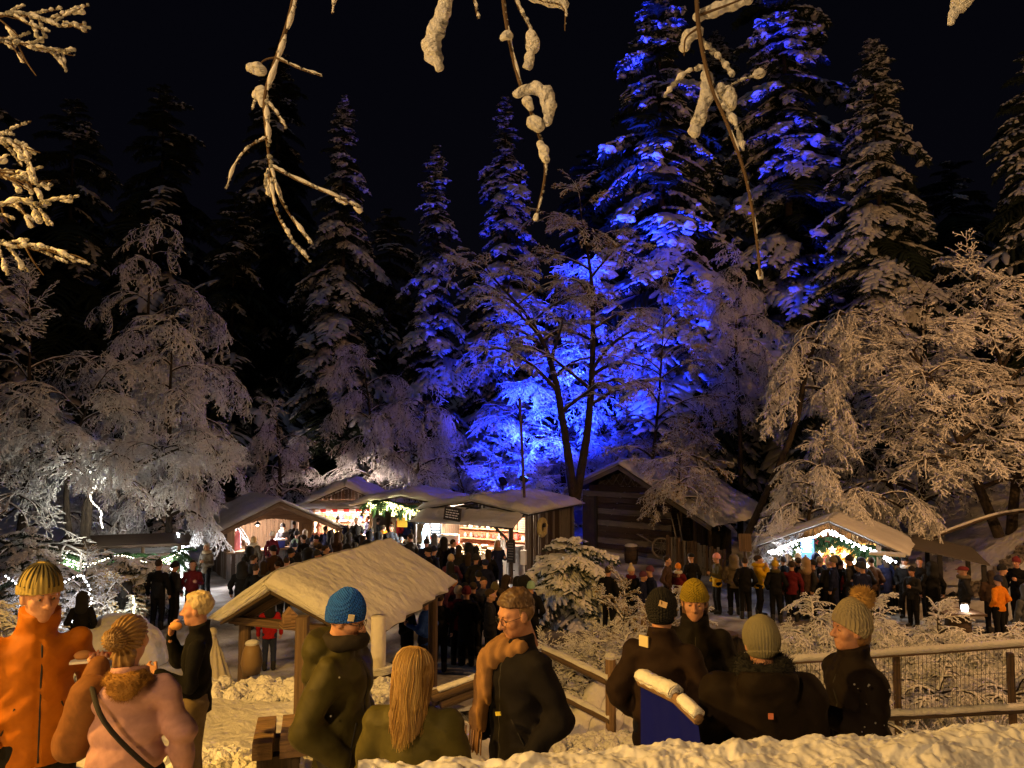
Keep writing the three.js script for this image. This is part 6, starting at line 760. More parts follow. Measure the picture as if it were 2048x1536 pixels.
function figure(label, px, pyTop, d, faceYaw, o) {
  const H = 1.75, topY = 1.635 + (0.125 + (o.hatTop ?? 0)) * HS, p = at(px, pyTop, d * 1.13), foot = o.foot ?? ground(p.x, p.z) - 0.01, s = (p.y - foot) / topY, t = thing('person', label, 'person', [p.x, foot, p.z], faceYaw, o.group); t.scale.setScalar(s);
  const F = bodyFields(o), hm = headMatrix(o), c = o.cell ?? 0.015, b = new Buf();
  b.geo(headGeo(0.0052), hm); b.geo(solid(F.body, [-0.5, 0, -0.3], [0.5, 1.6, 0.6], 0.024)); for (const [a, sd, on] of [[F.L, 1, o.left], [F.Rt, -1, o.right]]) if (on && on !== 'pocket') b.geo(solid(handField(a.w, a.d, a.n, sd, o.curl ?? 0.75), a.w.map((v) => v - 0.15), a.w.map((v) => v + 0.15), 0.0048));
  mesh('body', b.build(), o.skin ?? SKIN, t);
  const jm = mesh('jacket', solid(F.jacket, LO.map((v, i) => (i === 1 ? F.hem - 0.05 : v)), HI, c), o.jacketMat, t); mesh('trousers', solid(F.trousers, [-0.3, 0.03, -0.25], [0.3, 1.1, 0.25], 0.022), o.trouserMat ?? clothMat(0.02, 0.02, 0.025), t); mesh('boots', solid(F.boots, [-0.3, -0.02, -0.15], [0.3, 0.32, 0.28], 0.016), M.black, t);
  if (o.zip !== false) { const zb = new Buf(), front = (x, y, b) => { for (let z = 0.42; z > 0; z -= 0.006) if (F.jacket(x, y, z) < 0) return V(x, y, z + b); return V(x, y, 0.1); }, pts = []; for (let y = F.hem + 0.03; y < 1.44; y += 0.04) pts.push(front(0.006, y, 0.002)); zb.tube(pts, 0.0055, 5); mesh('zip', zb.build(), o.zipMat ?? M.black, t); const pk = new Buf(); for (const q of [-1, 1]) { const a = front(q * 0.15, Math.max(F.hem + 0.14, 0.98), 0.003), bb = front(q * 0.1, Math.max(F.hem + 0.14, 0.98) + 0.13, 0.003); pk.tube([a, a.clone().lerp(bb, 0.5), bb], 0.005, 5); } mesh('pocket', pk.build(), o.zipMat ?? M.black, t); }
  const inHead = (name, f, mat, cell = 0.005, lo = HLO, hi = HHI, parent = t) => { const g = solid(f, lo, hi, cell, 1); g.applyMatrix4(hm); return mesh(name, g, mat, parent); };
  if (o.hair) inHead('hair', HAIR[o.hair], o.hairMat, o.hair === 'long' || o.hair === 'updo' ? 0.0045 : 0.005);
  if (o.strands) { const r = rng(91); o.strands.forEach((c, ci) => { const b = new Buf(); for (let i = 0; i < 330; i++) { const a = (r() - 0.5) * 3.7, part = (r() - 0.5) * 0.05, len = 0.2 + 0.09 * r() + 0.03 * Math.cos(a * 3), pts = [], wob = (r() - 0.5) * 0.03, out = 0.004 + 0.008 * r(); for (let k = 0; k <= 9; k++) { const t = k / 9, e = Math.PI / 2 * (1 - Math.min(1, t * 2.4)); let x, y, z; if (t * 2.4 < 1) { x = part * (1 - t * 2.4) + Math.sin(a) * Math.cos(e) * (0.09 + out); y = 0.03 + Math.sin(e) * (0.098 + out); z = -0.02 - Math.cos(a) * Math.cos(e) * (0.105 + out); } else { const q = (t - 1 / 2.4) / (1 - 1 / 2.4); x = Math.sin(a) * (0.09 + out) * (1 - 0.22 * q) + wob * q + 0.006 * Math.sin(q * 7 + a * 5); y = 0.03 - q * len * 1.12; z = -0.02 - Math.cos(a) * (0.105 + out) * (1 - 0.12 * q) - 0.035 * q; } pts.push(V(x, y, z)); } b.tube(pts, (t) => 0.0024 * (1.05 - 0.7 * t), 3, 1, false); } mesh('hair_strands', b.build().applyMatrix4(hm), hairMat(...c), t).userData.kind = 'stuff'; }); }
  if (o.hat) inHead('hat', beanie(o.hat), o.hatMat, 0.0042, [-0.13, -0.06, -0.16], [0.13, 0.2, 0.14]);
  const eyes = new Buf(), iris = new Buf(), brow = new Buf(); for (const q of [-1, 1]) { eyes.geo(new THREE.SphereGeometry(0.0105, 12, 8), new THREE.Matrix4().makeTranslation(q * 0.031, 0.0025, 0.0762)); iris.geo(new THREE.SphereGeometry(0.006, 10, 8), new THREE.Matrix4().makeTranslation(q * 0.031, 0.0025, 0.0818)); brow.tube([V(q * 0.016, 0.0225, 0.0865), V(q * 0.032, 0.0275, 0.0835), V(q * 0.048, 0.021, 0.071)], (k) => 0.0042 - 0.0015 * k, 6); }
  for (const [n, bb, m] of [['eye', eyes, EYEWHITE], ['iris', iris, M.black], ['eyebrow', brow, o.browMat ?? hairMat(0.05, 0.03, 0.02)]]) mesh(n, bb.build().applyMatrix4(hm), m, t);
  if (o.glasses) { const gb = new Buf(); for (const q of [-1, 1]) { const ring = []; for (let i = 0; i <= 20; i++) { const a = (i / 20) * 6.283; ring.push(V(q * 0.033 + Math.cos(a) * 0.024, -0.001 + Math.sin(a) * 0.021, 0.1 - 0.2 * (q * 0.033 + Math.cos(a) * 0.024) * q * 0.5)); } gb.tube(ring, 0.0017, 5, 1, false); gb.tube([V(q * 0.056, 0.004, 0.094), V(q * 0.078, 0.006, 0.05), V(q * 0.08, 0.004, -0.01)], 0.0017, 5); } gb.tube([V(-0.01, 0.004, 0.1), V(0.01, 0.004, 0.1)], 0.0017, 5); mesh('glasses', gb.build().applyMatrix4(hm), std([0.02, 0.02, 0.02], 0.3, { metalness: 0.3 }), t); }
  t.userData.inHead = undefined; return { t, F, hm, inHead, jm, s };
}

// the people in front
{ // man in orange
  const { t, inHead } = figure('older man in a bright orange jacket and striped knit hat at the left edge', 84, 1127, 3.7, R(38), { left: 'pocket', right: 'pocket', hem: 0.8, bulk: 1.05, puff: 0.012, collar: 0.075, fold: 0.75, seed: 1, hat: { rib: 30, top: 0.022, low: 0.02, slope: 0.1 }, hatTop: 0.035, turn: R(12), nod: 0.06, jacketMat: clothMat(0.45, 0.14, 0.007, 0.6), trouserMat: clothMat(0.012, 0.012, 0.014), hatMat: std([0.28, 0.22, 0.07], 0.95), browMat: hairMat(0.2, 0.17, 0.14) });
  const rb = new Buf(); for (let i = 0; i < 22; i++) { const a = (i / 22) * 6.283, pts = []; for (let k = 0; k <= 7; k++) { const e = lerp(0.12, 1.35, k / 7); pts.push(V(Math.sin(a) * Math.cos(e) * 0.0955, 0.045 + Math.sin(e) * 0.123, -0.014 + Math.cos(a) * Math.cos(e) * 0.111)); } rb.tube(pts, 0.0045, 4); } const g = rb.build().applyMatrix4(headMatrix({ turn: R(12), nod: 0.06 })); mesh('hat_stripe', g, std([0.03, 0.026, 0.014], 0.95), t);
}
{ // woman in the pink coat
  const bp = at(262, 1230, 3.45 * 1.13), bs = (bp.y - 2.45) / 1.772, toB = (w) => w.clone().sub(V(bp.x, 2.45, bp.z)).divideScalar(bs).applyAxisAngle(V(0, 1, 0), -R(197)).toArray(), bw = toB(at(196, 1338, 4.15)), bArm = { e: [0.27, 1.1, 0.1], w: bw, d: [0.1, 0.15, 1], n: [0, 1, 0] };
  const { t, F } = figure('woman in a long pink coat with brown sleeves and pinned up hair, back view', 262, 1230, 3.45, R(197), { left: bArm, right: 'side', hem: 0.5, bulk: 0.94, puff: 0.016, flare: 0.03, baffle: 0.16, fold: 0.55, seed: 2, hair: 'updo', hairMat: hairMat(0.2, 0.115, 0.04), turn: R(-20), jacketMat: clothMat(0.5, 0.29, 0.3, 0.7), trouserMat: clothMat(0.03, 0.03, 0.04), foot: 2.45 });
  const sl = union([[F.L, 0.178]].flatMap(([a, s]) => [capsule([s, 1.37, -0.005], a.e, 0.1, 0.096), capsule(a.e, a.w, 0.094, 0.066)]), 0.05); mesh('sleeve', solid((x, y, z) => sl(x, y, z) + 0.012 * noise(x * 11, y * 11, z * 11), LO, HI, 0.016), clothMat(0.2, 0.085, 0.03), t);
  mesh('hood_fur', fuzz(solid((x, y, z) => union([ellipsoid([0, 1.45, -0.05], [0.115, 0.05, 0.095]), ellipsoid([0, 1.41, -0.12], [0.07, 0.055, 0.04])], 0.05)(x, y, z) + 0.015 * noise(x * 30, y * 30, z * 30), [-0.2, 1.2, -0.3], [0.2, 1.6, 0.1], 0.01), 2200, 0.014, 5, 0.0012), clothMat(0.34, 0.18, 0.05), t);
  const st = [V(0.17, 1.45, -0.06), V(0.08, 1.3, -0.2), V(-0.1, 1.08, -0.205), V(-0.25, 0.9, -0.1)]; mesh('bag_strap', new Buf().tube(path(st, 14), 0.014, 6, 0.5).build(), M.woodBlack, t); mesh('bag_buckle', new THREE.TorusGeometry(0.022, 0.005, 6, 16).translate(-0.25, 0.86, -0.12), M.steel, t);
  const tray = thing('food_tray', 'paper tray with bread and sausage held between the orange jacket and the pink coat', 'food tray', at(184, 1318, 4.25), R(20)); boxPart(tray, 'tray', 0, 0, 0, 0.2, 0.012, 0.12, M.white); mesh('bread', new THREE.SphereGeometry(0.045, 14, 10).scale(1, 0.55, 0.8).translate(-0.045, 0.025, 0), std([0.45, 0.22, 0.07], 0.8), tray); mesh('sausage', new THREE.CapsuleGeometry(0.017, 0.09, 5, 10).rotateZ(1.5).translate(0.04, 0.022, 0.01), std([0.4, 0.12, 0.05], 0.4), tray);
}
{ // grey haired man in black
  figure('grey haired man in a black coat eating, in profile, third from the left', 398, 1180, 4.7, R(-72), { left: 'cup', right: 'mouth', hem: 0.84, bulk: 0.98, collar: 0.03, seed: 3, hair: 'tousled', hairMat: hairMat(0.42, 0.34, 0.2), turn: R(-6), jacketMat: clothMat(0.005, 0.005, 0.006, 0.9), trouserMat: clothMat(0.16, 0.12, 0.08), hatTop: 0.02, browMat: hairMat(0.3, 0.25, 0.2) });
  const sn = thing('bread_roll', 'small roll in the raised hand of the grey haired man', 'bread roll', at(352, 1252, 5.26)); mesh('crust', new THREE.SphereGeometry(0.035, 14, 10).scale(1.2, 0.8, 0.8), std([0.5, 0.25, 0.08], 0.7), sn);
}
{ // man with the blue knit hat
  const { t, inHead, hm } = figure('man in a dark olive hooded parka with a blue knit hat and glasses', 690, 1178, 3.75, R(76), { left: 'pocket', right: 'pocket', hem: 0.62, bulk: 1.06, puff: 0.024, hood: 'down', baffle: 0.24, collar: 0.03, seed: 4, hat: { top: 0.03, low: 0.0, slope: 0.25 }, hatTop: 0.04, turn: R(4), nod: 0.22, glasses: true, jacketMat: clothMat(0.062, 0.055, 0.016, 0.6), trouserMat: clothMat(0.03, 0.03, 0.03), hatMat: knitMat(0.006, 0.13, 0.75) });
  inHead('beard', (x, y, z) => Math.max(union([ellipsoid([0, -0.076, 0.03], [0.05, 0.045, 0.054]), ellipsoid([0, -0.1, 0.06], [0.024, 0.022, 0.022])], 0.02)(x, y, z) + 0.002 * noise(x * 90, y * 90, z * 90), y + 0.045 + (z > 0.07 && Math.abs(x) < 0.024 ? 0.03 : 0)), hairMat(0.13, 0.07, 0.04), 0.0045);
  mesh('hat_label', new THREE.BoxGeometry(0.032, 0.036, 0.004).rotateY(-1.0).translate(-0.09, 0.045, 0.052).applyMatrix4(hm), std([0.7, 0.65, 0.5], 0.8), t);
  mesh('scarf', solid((x, y, z) => { const a = Math.hypot(x, (z - 0.01) * 0.95); return Math.hypot(a - 0.095, (y - 1.525) * 0.8) - 0.035 + 0.008 * noise(x * 20, y * 20, z * 20); }, [-0.18, 1.44, -0.18], [0.18, 1.62, 0.2], 0.011), clothMat(0.03, 0.025, 0.02), t);
  mesh('snow_fleck', (() => { const b = new Buf(), r = rng(6); for (let i = 0; i < 8; i++) b.geo(new THREE.IcosahedronGeometry(0.006, 0), new THREE.Matrix4().makeTranslation(-0.24 - 0.03 * r(), 1.0 + 0.4 * r(), 0.12 - 0.24 * r())); return b.build(); })(), M.snow, t);
}
{ // blond woman
  figure('woman with long blond hair and an olive quilted jacket, back view', 828, 1300, 3.2, R(172), { left: 'cup', right: 'cup', hem: 0.72, bulk: 1.04, puff: 0.024, baffle: 0.2, hood: null, seed: 5, hair: 'long', hairMat: hairMat(0.2, 0.12, 0.05), strands: [[0.5, 0.34, 0.13], [0.4, 0.25, 0.085], [0.28, 0.16, 0.05]], turn: R(-6), nod: 0.1, jacketMat: clothMat(0.085, 0.075, 0.02, 0.6), trouserMat: clothMat(0.02, 0.02, 0.03), shoulder: 1.02 });
}
{ // man with glasses
  const { t, inHead } = figure('man with glasses, short hair and tan scarf in a black jacket', 1035, 1182, 3.85, R(-52), { left: 'pocket', right: 'pocket', hem: 0.78, bulk: 1.06, puff: 0.02, collar: 0.03, seed: 6, hair: 'sides', hairMat: hairMat(0.2, 0.12, 0.06), turn: R(-8), nod: 0.26, glasses: true, jacketMat: clothMat(0.007, 0.006, 0.009, 0.8), trouserMat: clothMat(0.012, 0.012, 0.02) });
  inHead('top_hair', (x, y, z) => Math.max(ellipsoid([0, 0.052, -0.016], [0.086, 0.094, 0.106])(x, y, z) + 0.009 * noise(x * 30, y * 26, z * 30) + 0.005 * noise(x * 80, y * 60, z * 80), 0.05 - y + 0.3 * (z + 0.01)), hairMat(0.1, 0.06, 0.035), 0.005);
  const sc = union([capsule([-0.02, 1.46, 0.06], [-0.1, 1.38, 0.13], 0.055, 0.055), capsule([-0.1, 1.38, 0.14], [-0.13, 1.05, 0.18], 0.06, 0.06, 0.6), capsule([0.07, 1.47, 0.04], [-0.05, 1.42, 0.11], 0.045, 0.05), capsule([-0.09, 1.48, -0.04], [-0.09, 1.46, 0.06], 0.04, 0.045)], 0.04); mesh('scarf', solid((x, y, z) => sc(x, y, z) + 0.007 * Math.sin(x * 120 + y * 20) + 0.01 * noise(x * 14, y * 10, z * 14), [-0.35, 0.9, -0.15], [0.25, 1.66, 0.4], 0.012), clothMat(0.32, 0.18, 0.085, 0.95), t);
  const fb = new Buf(), r = rng(8); for (let i = 0; i < 26; i++) { const x = -0.19 + 0.14 * (i / 25), z = 0.2 + 0.03 * r(); fb.tube([V(x, 1.02, z), V(x + 0.01 * (r() - 0.5), 0.9, z + 0.01)], 0.004, 3); } mesh('fringe', fb.build(), clothMat(0.3, 0.17, 0.09), t);
  mesh('chest_emblem', new THREE.BoxGeometry(0.045, 0.02, 0.005).rotateZ(0.3).translate(0.1, 1.16, 0.212), std([0.6, 0.55, 0.1], 0.5), t);
}
{ // dark knit hat, back
  const { t, hm } = figure('man in a dark knit hat with a pale patch, behind the snowy handrail', 1322, 1178, 4.25, R(158), { left: 'pocket', right: 'pocket', hem: 0.78, bulk: 1.12, puff: 0.015, collar: 0.05, seed: 7, hat: { top: 0.02, low: -0.055, slope: 0.12, rib: 34 }, hatTop: 0.03, turn: R(-6), nod: 0.1, jacketMat: clothMat(0.024, 0.013, 0.009), hatMat: knitMat(0.014, 0.013, 0.014) });
  mesh('hat_patch', new THREE.BoxGeometry(0.05, 0.036, 0.006).rotateX(0.25).rotateY(0.35).rotateZ(0.3).translate(-0.04, 0.07, -0.112).applyMatrix4(hm), std([0.55, 0.4, 0.25], 0.7), t);
  mesh('collar_label', new Buf().box(0.1, 1.47, -0.085, 0.075, 0.07, 0.012, -0.5).build(), std([0.7, 0.6, 0.35], 0.7), t);
}
{ // yellow knit hat
  figure('woman in a mustard yellow knit hat facing the camera between two dark hats', 1388, 1160, 4.95, R(-14), { left: 'pocket', right: 'pocket', hem: 0.7, bulk: 1.08, puff: 0.015, collar: 0.05, seed: 8, hat: { top: 0.02, low: 0.02, slope: 0.05 }, hatTop: 0.03, nod: 0.06, hair: 'long', hairMat: hairMat(0.1, 0.05, 0.025), jacketMat: clothMat(0.01, 0.008, 0.007), hatMat: knitMat(0.42, 0.31, 0.02), skin: SKIN });
}
{ // grey hat, back
  const { t } = figure('person in a plain grey hat and black hooded jacket, back view', 1522, 1234, 3.6, R(176), { left: 'cup', right: 'cup', hem: 0.78, bulk: 1.5, puff: 0.034, hood: 'down', seed: 9, hat: { top: 0.016, low: -0.06, slope: 0.1, rib: 0 }, hatTop: 0.025, hair: null, turn: R(4), nod: 0.08, jacketMat: clothMat(0.013, 0.008, 0.005), hatMat: std([0.21, 0.19, 0.11], 0.9, { bumpMap: T.clothBump, bumpScale: 0.006 }), shoulder: 1.3 });
  mesh('fur_collar', fuzz(solid((x, y, z) => Math.hypot(Math.hypot(x, (z + 0.02) * 0.95) - 0.115, (y - 1.51 - 0.08 * -x) * 0.75) - 0.045 + 0.018 * noise(x * 34, y * 34, z * 34), [-0.2, 1.4, -0.22], [0.2, 1.64, 0.18], 0.01), 1800, 0.03, 6), std([0.006, 0.006, 0.006], 1), t); mesh('back_logo', new Buf().box(0.02, 1.33, -0.235, 0.026, 0.03, 0.006).build(), std([0.5, 0.16, 0.1], 0.6), t);
}
{ // fur bobble hat
  const { t, hm, inHead } = figure('woman in a grey knit hat with a big fur bobble, profile facing left', 1702, 1196, 3.9, R(-82), { left: 'cup', right: 'pocket', hem: 0.74, bulk: 1.04, puff: 0.02, collar: 0.05, baffle: 0.3, seed: 10, hat: { top: 0.045, low: -0.01, slope: 0.55, rib: 26 }, hatTop: 0.055, hair: null, turn: R(-2), nod: -0.06, jacketMat: clothMat(0.01, 0.006, 0.005), hatMat: std([0.32, 0.27, 0.17], 0.95, { bumpMap: T.ribBump, bumpScale: 0.004 }), skin: SKIN });
  { const b = new Buf(), r = rng(71), c = V(0, 0.185, -0.075); b.geo(new THREE.SphereGeometry(0.055, 18, 14), new THREE.Matrix4().makeTranslation(c.x, c.y, c.z)); for (let i = 0; i < 1500; i++) { const u = V(r() - 0.5, r() - 0.5, r() - 0.5).normalize(), l = 0.066 + 0.016 * r(), e = u.clone().multiplyScalar(l).add(c).add(V((r() - 0.5) * 0.012, (r() - 0.6) * 0.012, (r() - 0.5) * 0.012)); b.tube([u.clone().multiplyScalar(0.05).add(c), e], (q) => 0.0016 * (1.15 - q), 3, 1, false); } mesh('bobble', b.build().applyMatrix4(hm), std([0.42, 0.26, 0.09], 1), t); }
  inHead('hair', (x, y, z) => Math.max(ellipsoid([0, -0.02, -0.05], [0.08, 0.09, 0.07])(x, y, z) + 0.006 * noise(x * 50, y * 20, z * 50), z - 0.0), hairMat(0.16, 0.08, 0.03));
  mesh('sleeve_badge', new THREE.CylinderGeometry(0.032, 0.026, 0.006, 6).rotateX(Math.PI / 2).scale(1, 1.35, 1).rotateY(Math.PI / 2).translate(0.392, 1.08, -0.05), std([0.25, 0.27, 0.26], 0.6), t);
  const b = new Buf(), r = rng(16); for (let i = 0; i < 22; i++) b.geo(new THREE.IcosahedronGeometry(0.003 + 0.004 * r(), 0), new THREE.Matrix4().makeTranslation(0.3 - 0.06 * r() * 0, 0.95 + 0.5 * r(), 0.2 - 0.3 * r())); mesh('snow_fleck', b.build(), M.snow, t);
}

// ------------------------------------------------------------ the visitors further off
const POSES = {
  stand: { left: 'side', right: 'side', hem: 0.8 }, pocket: { left: 'pocket', right: 'pocket', hem: 0.8 }, cup: { left: 'cup', right: 'pocket', hem: 0.8 }, cups: { left: 'cup', right: 'cup', hem: 0.78 },
  eat: { left: 'mouth', right: 'mouth', hem: 0.82 }, longStand: { left: 'side', right: 'pocket', hem: 0.48 }, longCup: { left: 'cup', right: 'side', hem: 0.45 },
}, poseGeo = new Map(), headwear = new Map();
function poseParts(name) {
  if (!poseGeo.has(name)) {
    const o = { ...POSES[name], puff: 0.012, bulk: 1.0, seed: poseGeo.size + 20, stance: 0.085 }, F = bodyFields(o), b = new Buf(); b.geo(headGeo(0.0095), headMatrix({})); b.geo(solid(F.body, [-0.5, 0, -0.3], [0.5, 1.6, 0.6], 0.034));
    for (const [a, s, on] of [[F.L, 1, o.left], [F.Rt, -1, o.right]]) if (on !== 'pocket') b.geo(solid(handField(a.w, a.d, a.n, s, 0.8), a.w.map((v) => v - 0.14), a.w.map((v) => v + 0.14), 0.0095));
    poseGeo.set(name, { body: b.build(), jacket: solid(F.jacket, LO.map((v, i) => (i === 1 ? F.hem - 0.06 : v)), HI, 0.026), trousers: solid(F.trousers, [-0.3, 0.03, -0.25], [0.3, 1.1, 0.25], 0.034), boots: solid(F.boots, [-0.3, -0.02, -0.15], [0.3, 0.32, 0.28], 0.026) });
  }
  return poseGeo.get(name);
}
const hm0 = headMatrix({});
function wear(kind) {
  if (!headwear.has(kind)) {
    const make = (f, lo, hi, c) => solid(f, lo, hi, c).applyMatrix4(hm0);
    const g = { beanie: () => make(beanie({ low: 0.005, rib: 20 }), [-0.13, -0.08, -0.16], [0.13, 0.2, 0.14], 0.0085), bobble: () => { const b = beanie({ low: 0.005, rib: 20 }); return make((x, y, z) => smin(b(x, y, z), Math.hypot(x, y - 0.19, z + 0.02) - 0.042, 0.01), [-0.13, -0.08, -0.16], [0.13, 0.26, 0.14], 0.0085); }, short: () => make(HAIR.short, HLO, HHI, 0.009), long: () => make(HAIR.long, HLO, HHI, 0.011), tousled: () => make(HAIR.tousled, HLO, HHI, 0.01),
      hood: () => make((x, y, z) => { const d = union([ellipsoid([0, 0.02, -0.03], [0.125, 0.15, 0.15]), capsule([0, -0.1, -0.04], [0, -0.2, -0.04], 0.12, 0.14)], 0.05)(x, y, z); return Math.max(d, -ellipsoid([0, -0.02, 0.12], [0.082, 0.125, 0.14])(x, y, z)); }, [-0.2, -0.32, -0.25], [0.2, 0.22, 0.2], 0.013),
      fur: () => make((x, y, z) => { const q = Math.hypot(x / 0.9, (y + 0.02) / 1.25) - 0.115; return Math.hypot(q, (z - 0.07) * 0.9) - 0.035 + 0.02 * noise(x * 40, y * 40, z * 40); }, [-0.2, -0.25, -0.05], [0.2, 0.22, 0.18], 0.011), cap: () => make((x, y, z) => Math.min(Math.max(ellipsoid([0, 0.055, -0.014], [0.1, 0.075, 0.115])(x, y, z), 0.03 - y), ellipsoid([0, 0.04, 0.09], [0.07, 0.012, 0.06])(x, y, z)), [-0.14, -0.02, -0.17], [0.14, 0.17, 0.18], 0.009) }[kind]();
    headwear.set(kind, g);
  }
  return headwear.get(kind);
}
const DYE = { black: [0.007, 0.007, 0.008], navy: [0.01, 0.014, 0.05], grey: [0.08, 0.085, 0.1], dim: [0.025, 0.024, 0.026], brown: [0.07, 0.04, 0.025], tan: [0.3, 0.2, 0.11], red: [0.42, 0.015, 0.02], wine: [0.13, 0.012, 0.018], yellow: [0.7, 0.42, 0.012], olive: [0.09, 0.075, 0.03], greybrown: [0.14, 0.11, 0.075], blue: [0.02, 0.07, 0.36], orange: [0.75, 0.24, 0.012], white: [0.7, 0.68, 0.62], pink: [0.68, 0.3, 0.27], mint: [0.3, 0.5, 0.4], cream: [0.55, 0.45, 0.3], mustard: [0.5, 0.32, 0.02], purple: [0.1, 0.03, 0.06], hairDark: [0.03, 0.018, 0.01], hairBlond: [0.4, 0.26, 0.1], hairGrey: [0.35, 0.32, 0.28], jeans: [0.03, 0.04, 0.09] };
const dyed = new Map(); const dye = (n, knit) => { const k = n + knit; if (!dyed.has(k)) dyed.set(k, knit ? std(DYE[n], 0.95) : clothMat(...DYE[n])); return dyed.get(k); };
const VIS = 'visitors at the market';
function visitor(px, py, yaw, pose, jacket, trousers, head, hue, label, o = {}) {
  const h = o.h ?? 1.72, extra = { bobble: 0.05, beanie: 0.02, hood: 0.03, fur: 0.02 }[head] ?? 0, top = 1.772 + extra, G2 = poseParts(pose); let lo = 7, hi = 48;
  if (!o.d) for (let i = 0; i < 40; i++) { const m = (lo + hi) / 2, p = at(px, py, m); p.y - ground(p.x, p.z) > h ? (lo = m) : (hi = m); }
  const p = at(px, py, o.d ?? lo), foot = o.foot ?? ground(p.x, p.z), t = thing('person', label, 'person', [p.x, foot, p.z], R(yaw), VIS), s = (o.d ? p.y - foot : h) / top, wide = (o.wide ?? 1) * (h < 1.45 ? 1.1 : 1); t.scale.set(s * wide, s, s * wide);
  mesh('body', G2.body, o.skin ?? SKIN2, t); mesh('jacket', G2.jacket, dye(jacket), t); mesh('trousers', G2.trousers, dye(trousers), t); mesh('boots', G2.boots, M.black, t);
  if (head === 'fur') { mesh('hood', wear('hood'), dye(jacket), t); mesh('fur_trim', wear('fur'), dye(hue, 1), t); } else mesh(head === 'hood' ? 'hood' : head === 'beanie' || head === 'bobble' || head === 'cap' ? 'hat' : 'hair', wear(head), dye(hue, 1), t);
  if (o.under) mesh('hair', wear(o.under), dye(o.underHue ?? 'hairDark', 1), t);
  if (o.scarf) mesh('scarf', solidScarf(), dye(o.scarf), t); if (o.band) mesh('jacket_band', bandGeo(), dye(o.band), t);
  return t;
}
let scarfG, bandG; const solidScarf = () => (scarfG ??= solid((x, y, z) => Math.hypot(Math.hypot(x, z * 0.95) - 0.105, (y - 1.49) * 0.75) - 0.042 + 0.012 * noise(x * 20, y * 20, z * 20), [-0.2, 1.38, -0.2], [0.2, 1.62, 0.22], 0.018));
const bandGeo = () => (bandG ??= (() => { const F = bodyFields({ ...POSES.cup, puff: 0.02, seed: 3 }); return solid((x, y, z) => Math.max(F.jacket(x, y, z), y - 1.08), [-0.5, 0.75, -0.4], [0.5, 1.15, 0.5], 0.028); })());
const v = visitor;
// left, by the snow heap and the lit shrubs
v(166, 1182, 190, 'pocket', 'black', 'black', 'hood', 'black', 'black silhouette standing nearest to the striped hat', { h: 1.7 });
v(255, 1160, 185, 'longStand', 'black', 'black', 'hood', 'black', 'hooded black silhouette against the grey snow heap', { h: 1.55, wide: 1.15 });
v(318, 1118, 178, 'stand', 'black', 'black', 'short', 'hairDark', 'tall black silhouette right of the snow heap', { h: 1.85 });
v(350, 1122, 150, 'pocket', 'dim', 'black', 'beanie', 'black', 'dark figure close behind the right shoulder of the tall black silhouette');
v(386, 1120, 20, 'longCup', 'wine', 'black', 'long', 'hairDark', 'person with dark red coat and long hair behind the cream figure');
v(414, 1086, -20, 'cup', 'greybrown', 'black', 'tousled', 'hairGrey', 'pale dressed person facing us at the left corner of the kiosk', { scarf: 'cream' });
// kiosk
v(508, 1072, 175, 'longStand', 'greybrown', 'black', 'long', 'hairBlond', 'person in a shaggy pale coat with blond hair before the kiosk counter', { scarf: 'cream' });
v(486, 1122, 182, 'longStand', 'black', 'black', 'hood', 'black', 'broad black silhouette left of the small red hat', { wide: 1.2 });
v(512, 1128, 170, 'stand', 'black', 'black', 'short', 'hairDark', 'black silhouette between the broad one and the small red hat');
v(545, 1062, 176, 'longStand', 'wine', 'black', 'beanie', 'white', 'person in a long dark red coat with white hat at the kiosk', { wide: 0.9 });
v(566, 1046, 160, 'pocket', 'dim', 'black', 'tousled', 'hairGrey', 'grey haired person right of the long red coat');
v(590, 1041, 190, 'stand', 'black', 'black', 'beanie', 'black', 'dark person with black hat at the right end of the kiosk');
v(590, 1077, 180, 'stand', 'black', 'black', 'beanie', 'mint', 'person with a pale mint hat in black');
v(612, 1041, 170, 'pocket', 'dim', 'black', 'bobble', 'mustard', 'person with a mustard bobble hat between kiosk and red stall');
v(611, 1058, 178, 'stand', 'grey', 'black', 'long', 'hairGrey', 'person with long grey hair below the mustard bobble hat');
v(543, 1149, 165, 'stand', 'dim', 'black', 'beanie', 'red', 'child with a bright red hat before the ridge of the shelter roof', { h: 1.15 });
v(570, 1140, 175, 'stand', 'black', 'black', 'hood', 'black', 'black hooded child right of the red hat', { h: 1.2 });
v(630, 1098, 178, 'stand', 'black', 'black', 'fur', 'cream', 'child in a black coat with pale fur hood above the shelter roof', { h: 1.3 });
v(633, 1070, -30, 'cup', 'brown', 'black', 'beanie', 'black', 'person facing us with a black hat and tan scarf', { scarf: 'tan' });
v(651, 1052, 150, 'stand', 'navy', 'jeans', 'short', 'hairDark', 'person in navy with white striped trousers left of the fire');
v(637, 1047, 180, 'stand', 'pink', 'black', 'bobble', 'pink', 'person with a pink hat at the left post of the red and white stall');
v(662, 1060, 140, 'cups', 'black', 'black', 'hood', 'black', 'black hooded person bending to the fire at its left');
v(676, 1032, -15, 'cups', 'black', 'black', 'beanie', 'black', 'man in black facing us behind the fire');
v(697, 1064, 185, 'pocket', 'dim', 'black', 'hood', 'dim', 'big dark jacket seen from behind right of the fire', { wide: 1.15 });
v(712, 1034, 195, 'stand', 'grey', 'black', 'beanie', 'white', 'person in grey with a white hat at the red and white stall');
v(713, 1025, 180, 'stand', 'dim', 'black', 'beanie', 'red', 'person with a dark red hat at the counter of the red and white stall');
v(735, 1031, -60, 'cup', 'navy', 'black', 'short', 'hairDark', 'bald headed person with a cup at the right of the red and white stall', { skin: SKIN });
v(745, 1032, 60, 'cups', 'black', 'black', 'tousled', 'hairDark', 'person in black facing right at the red curtain');
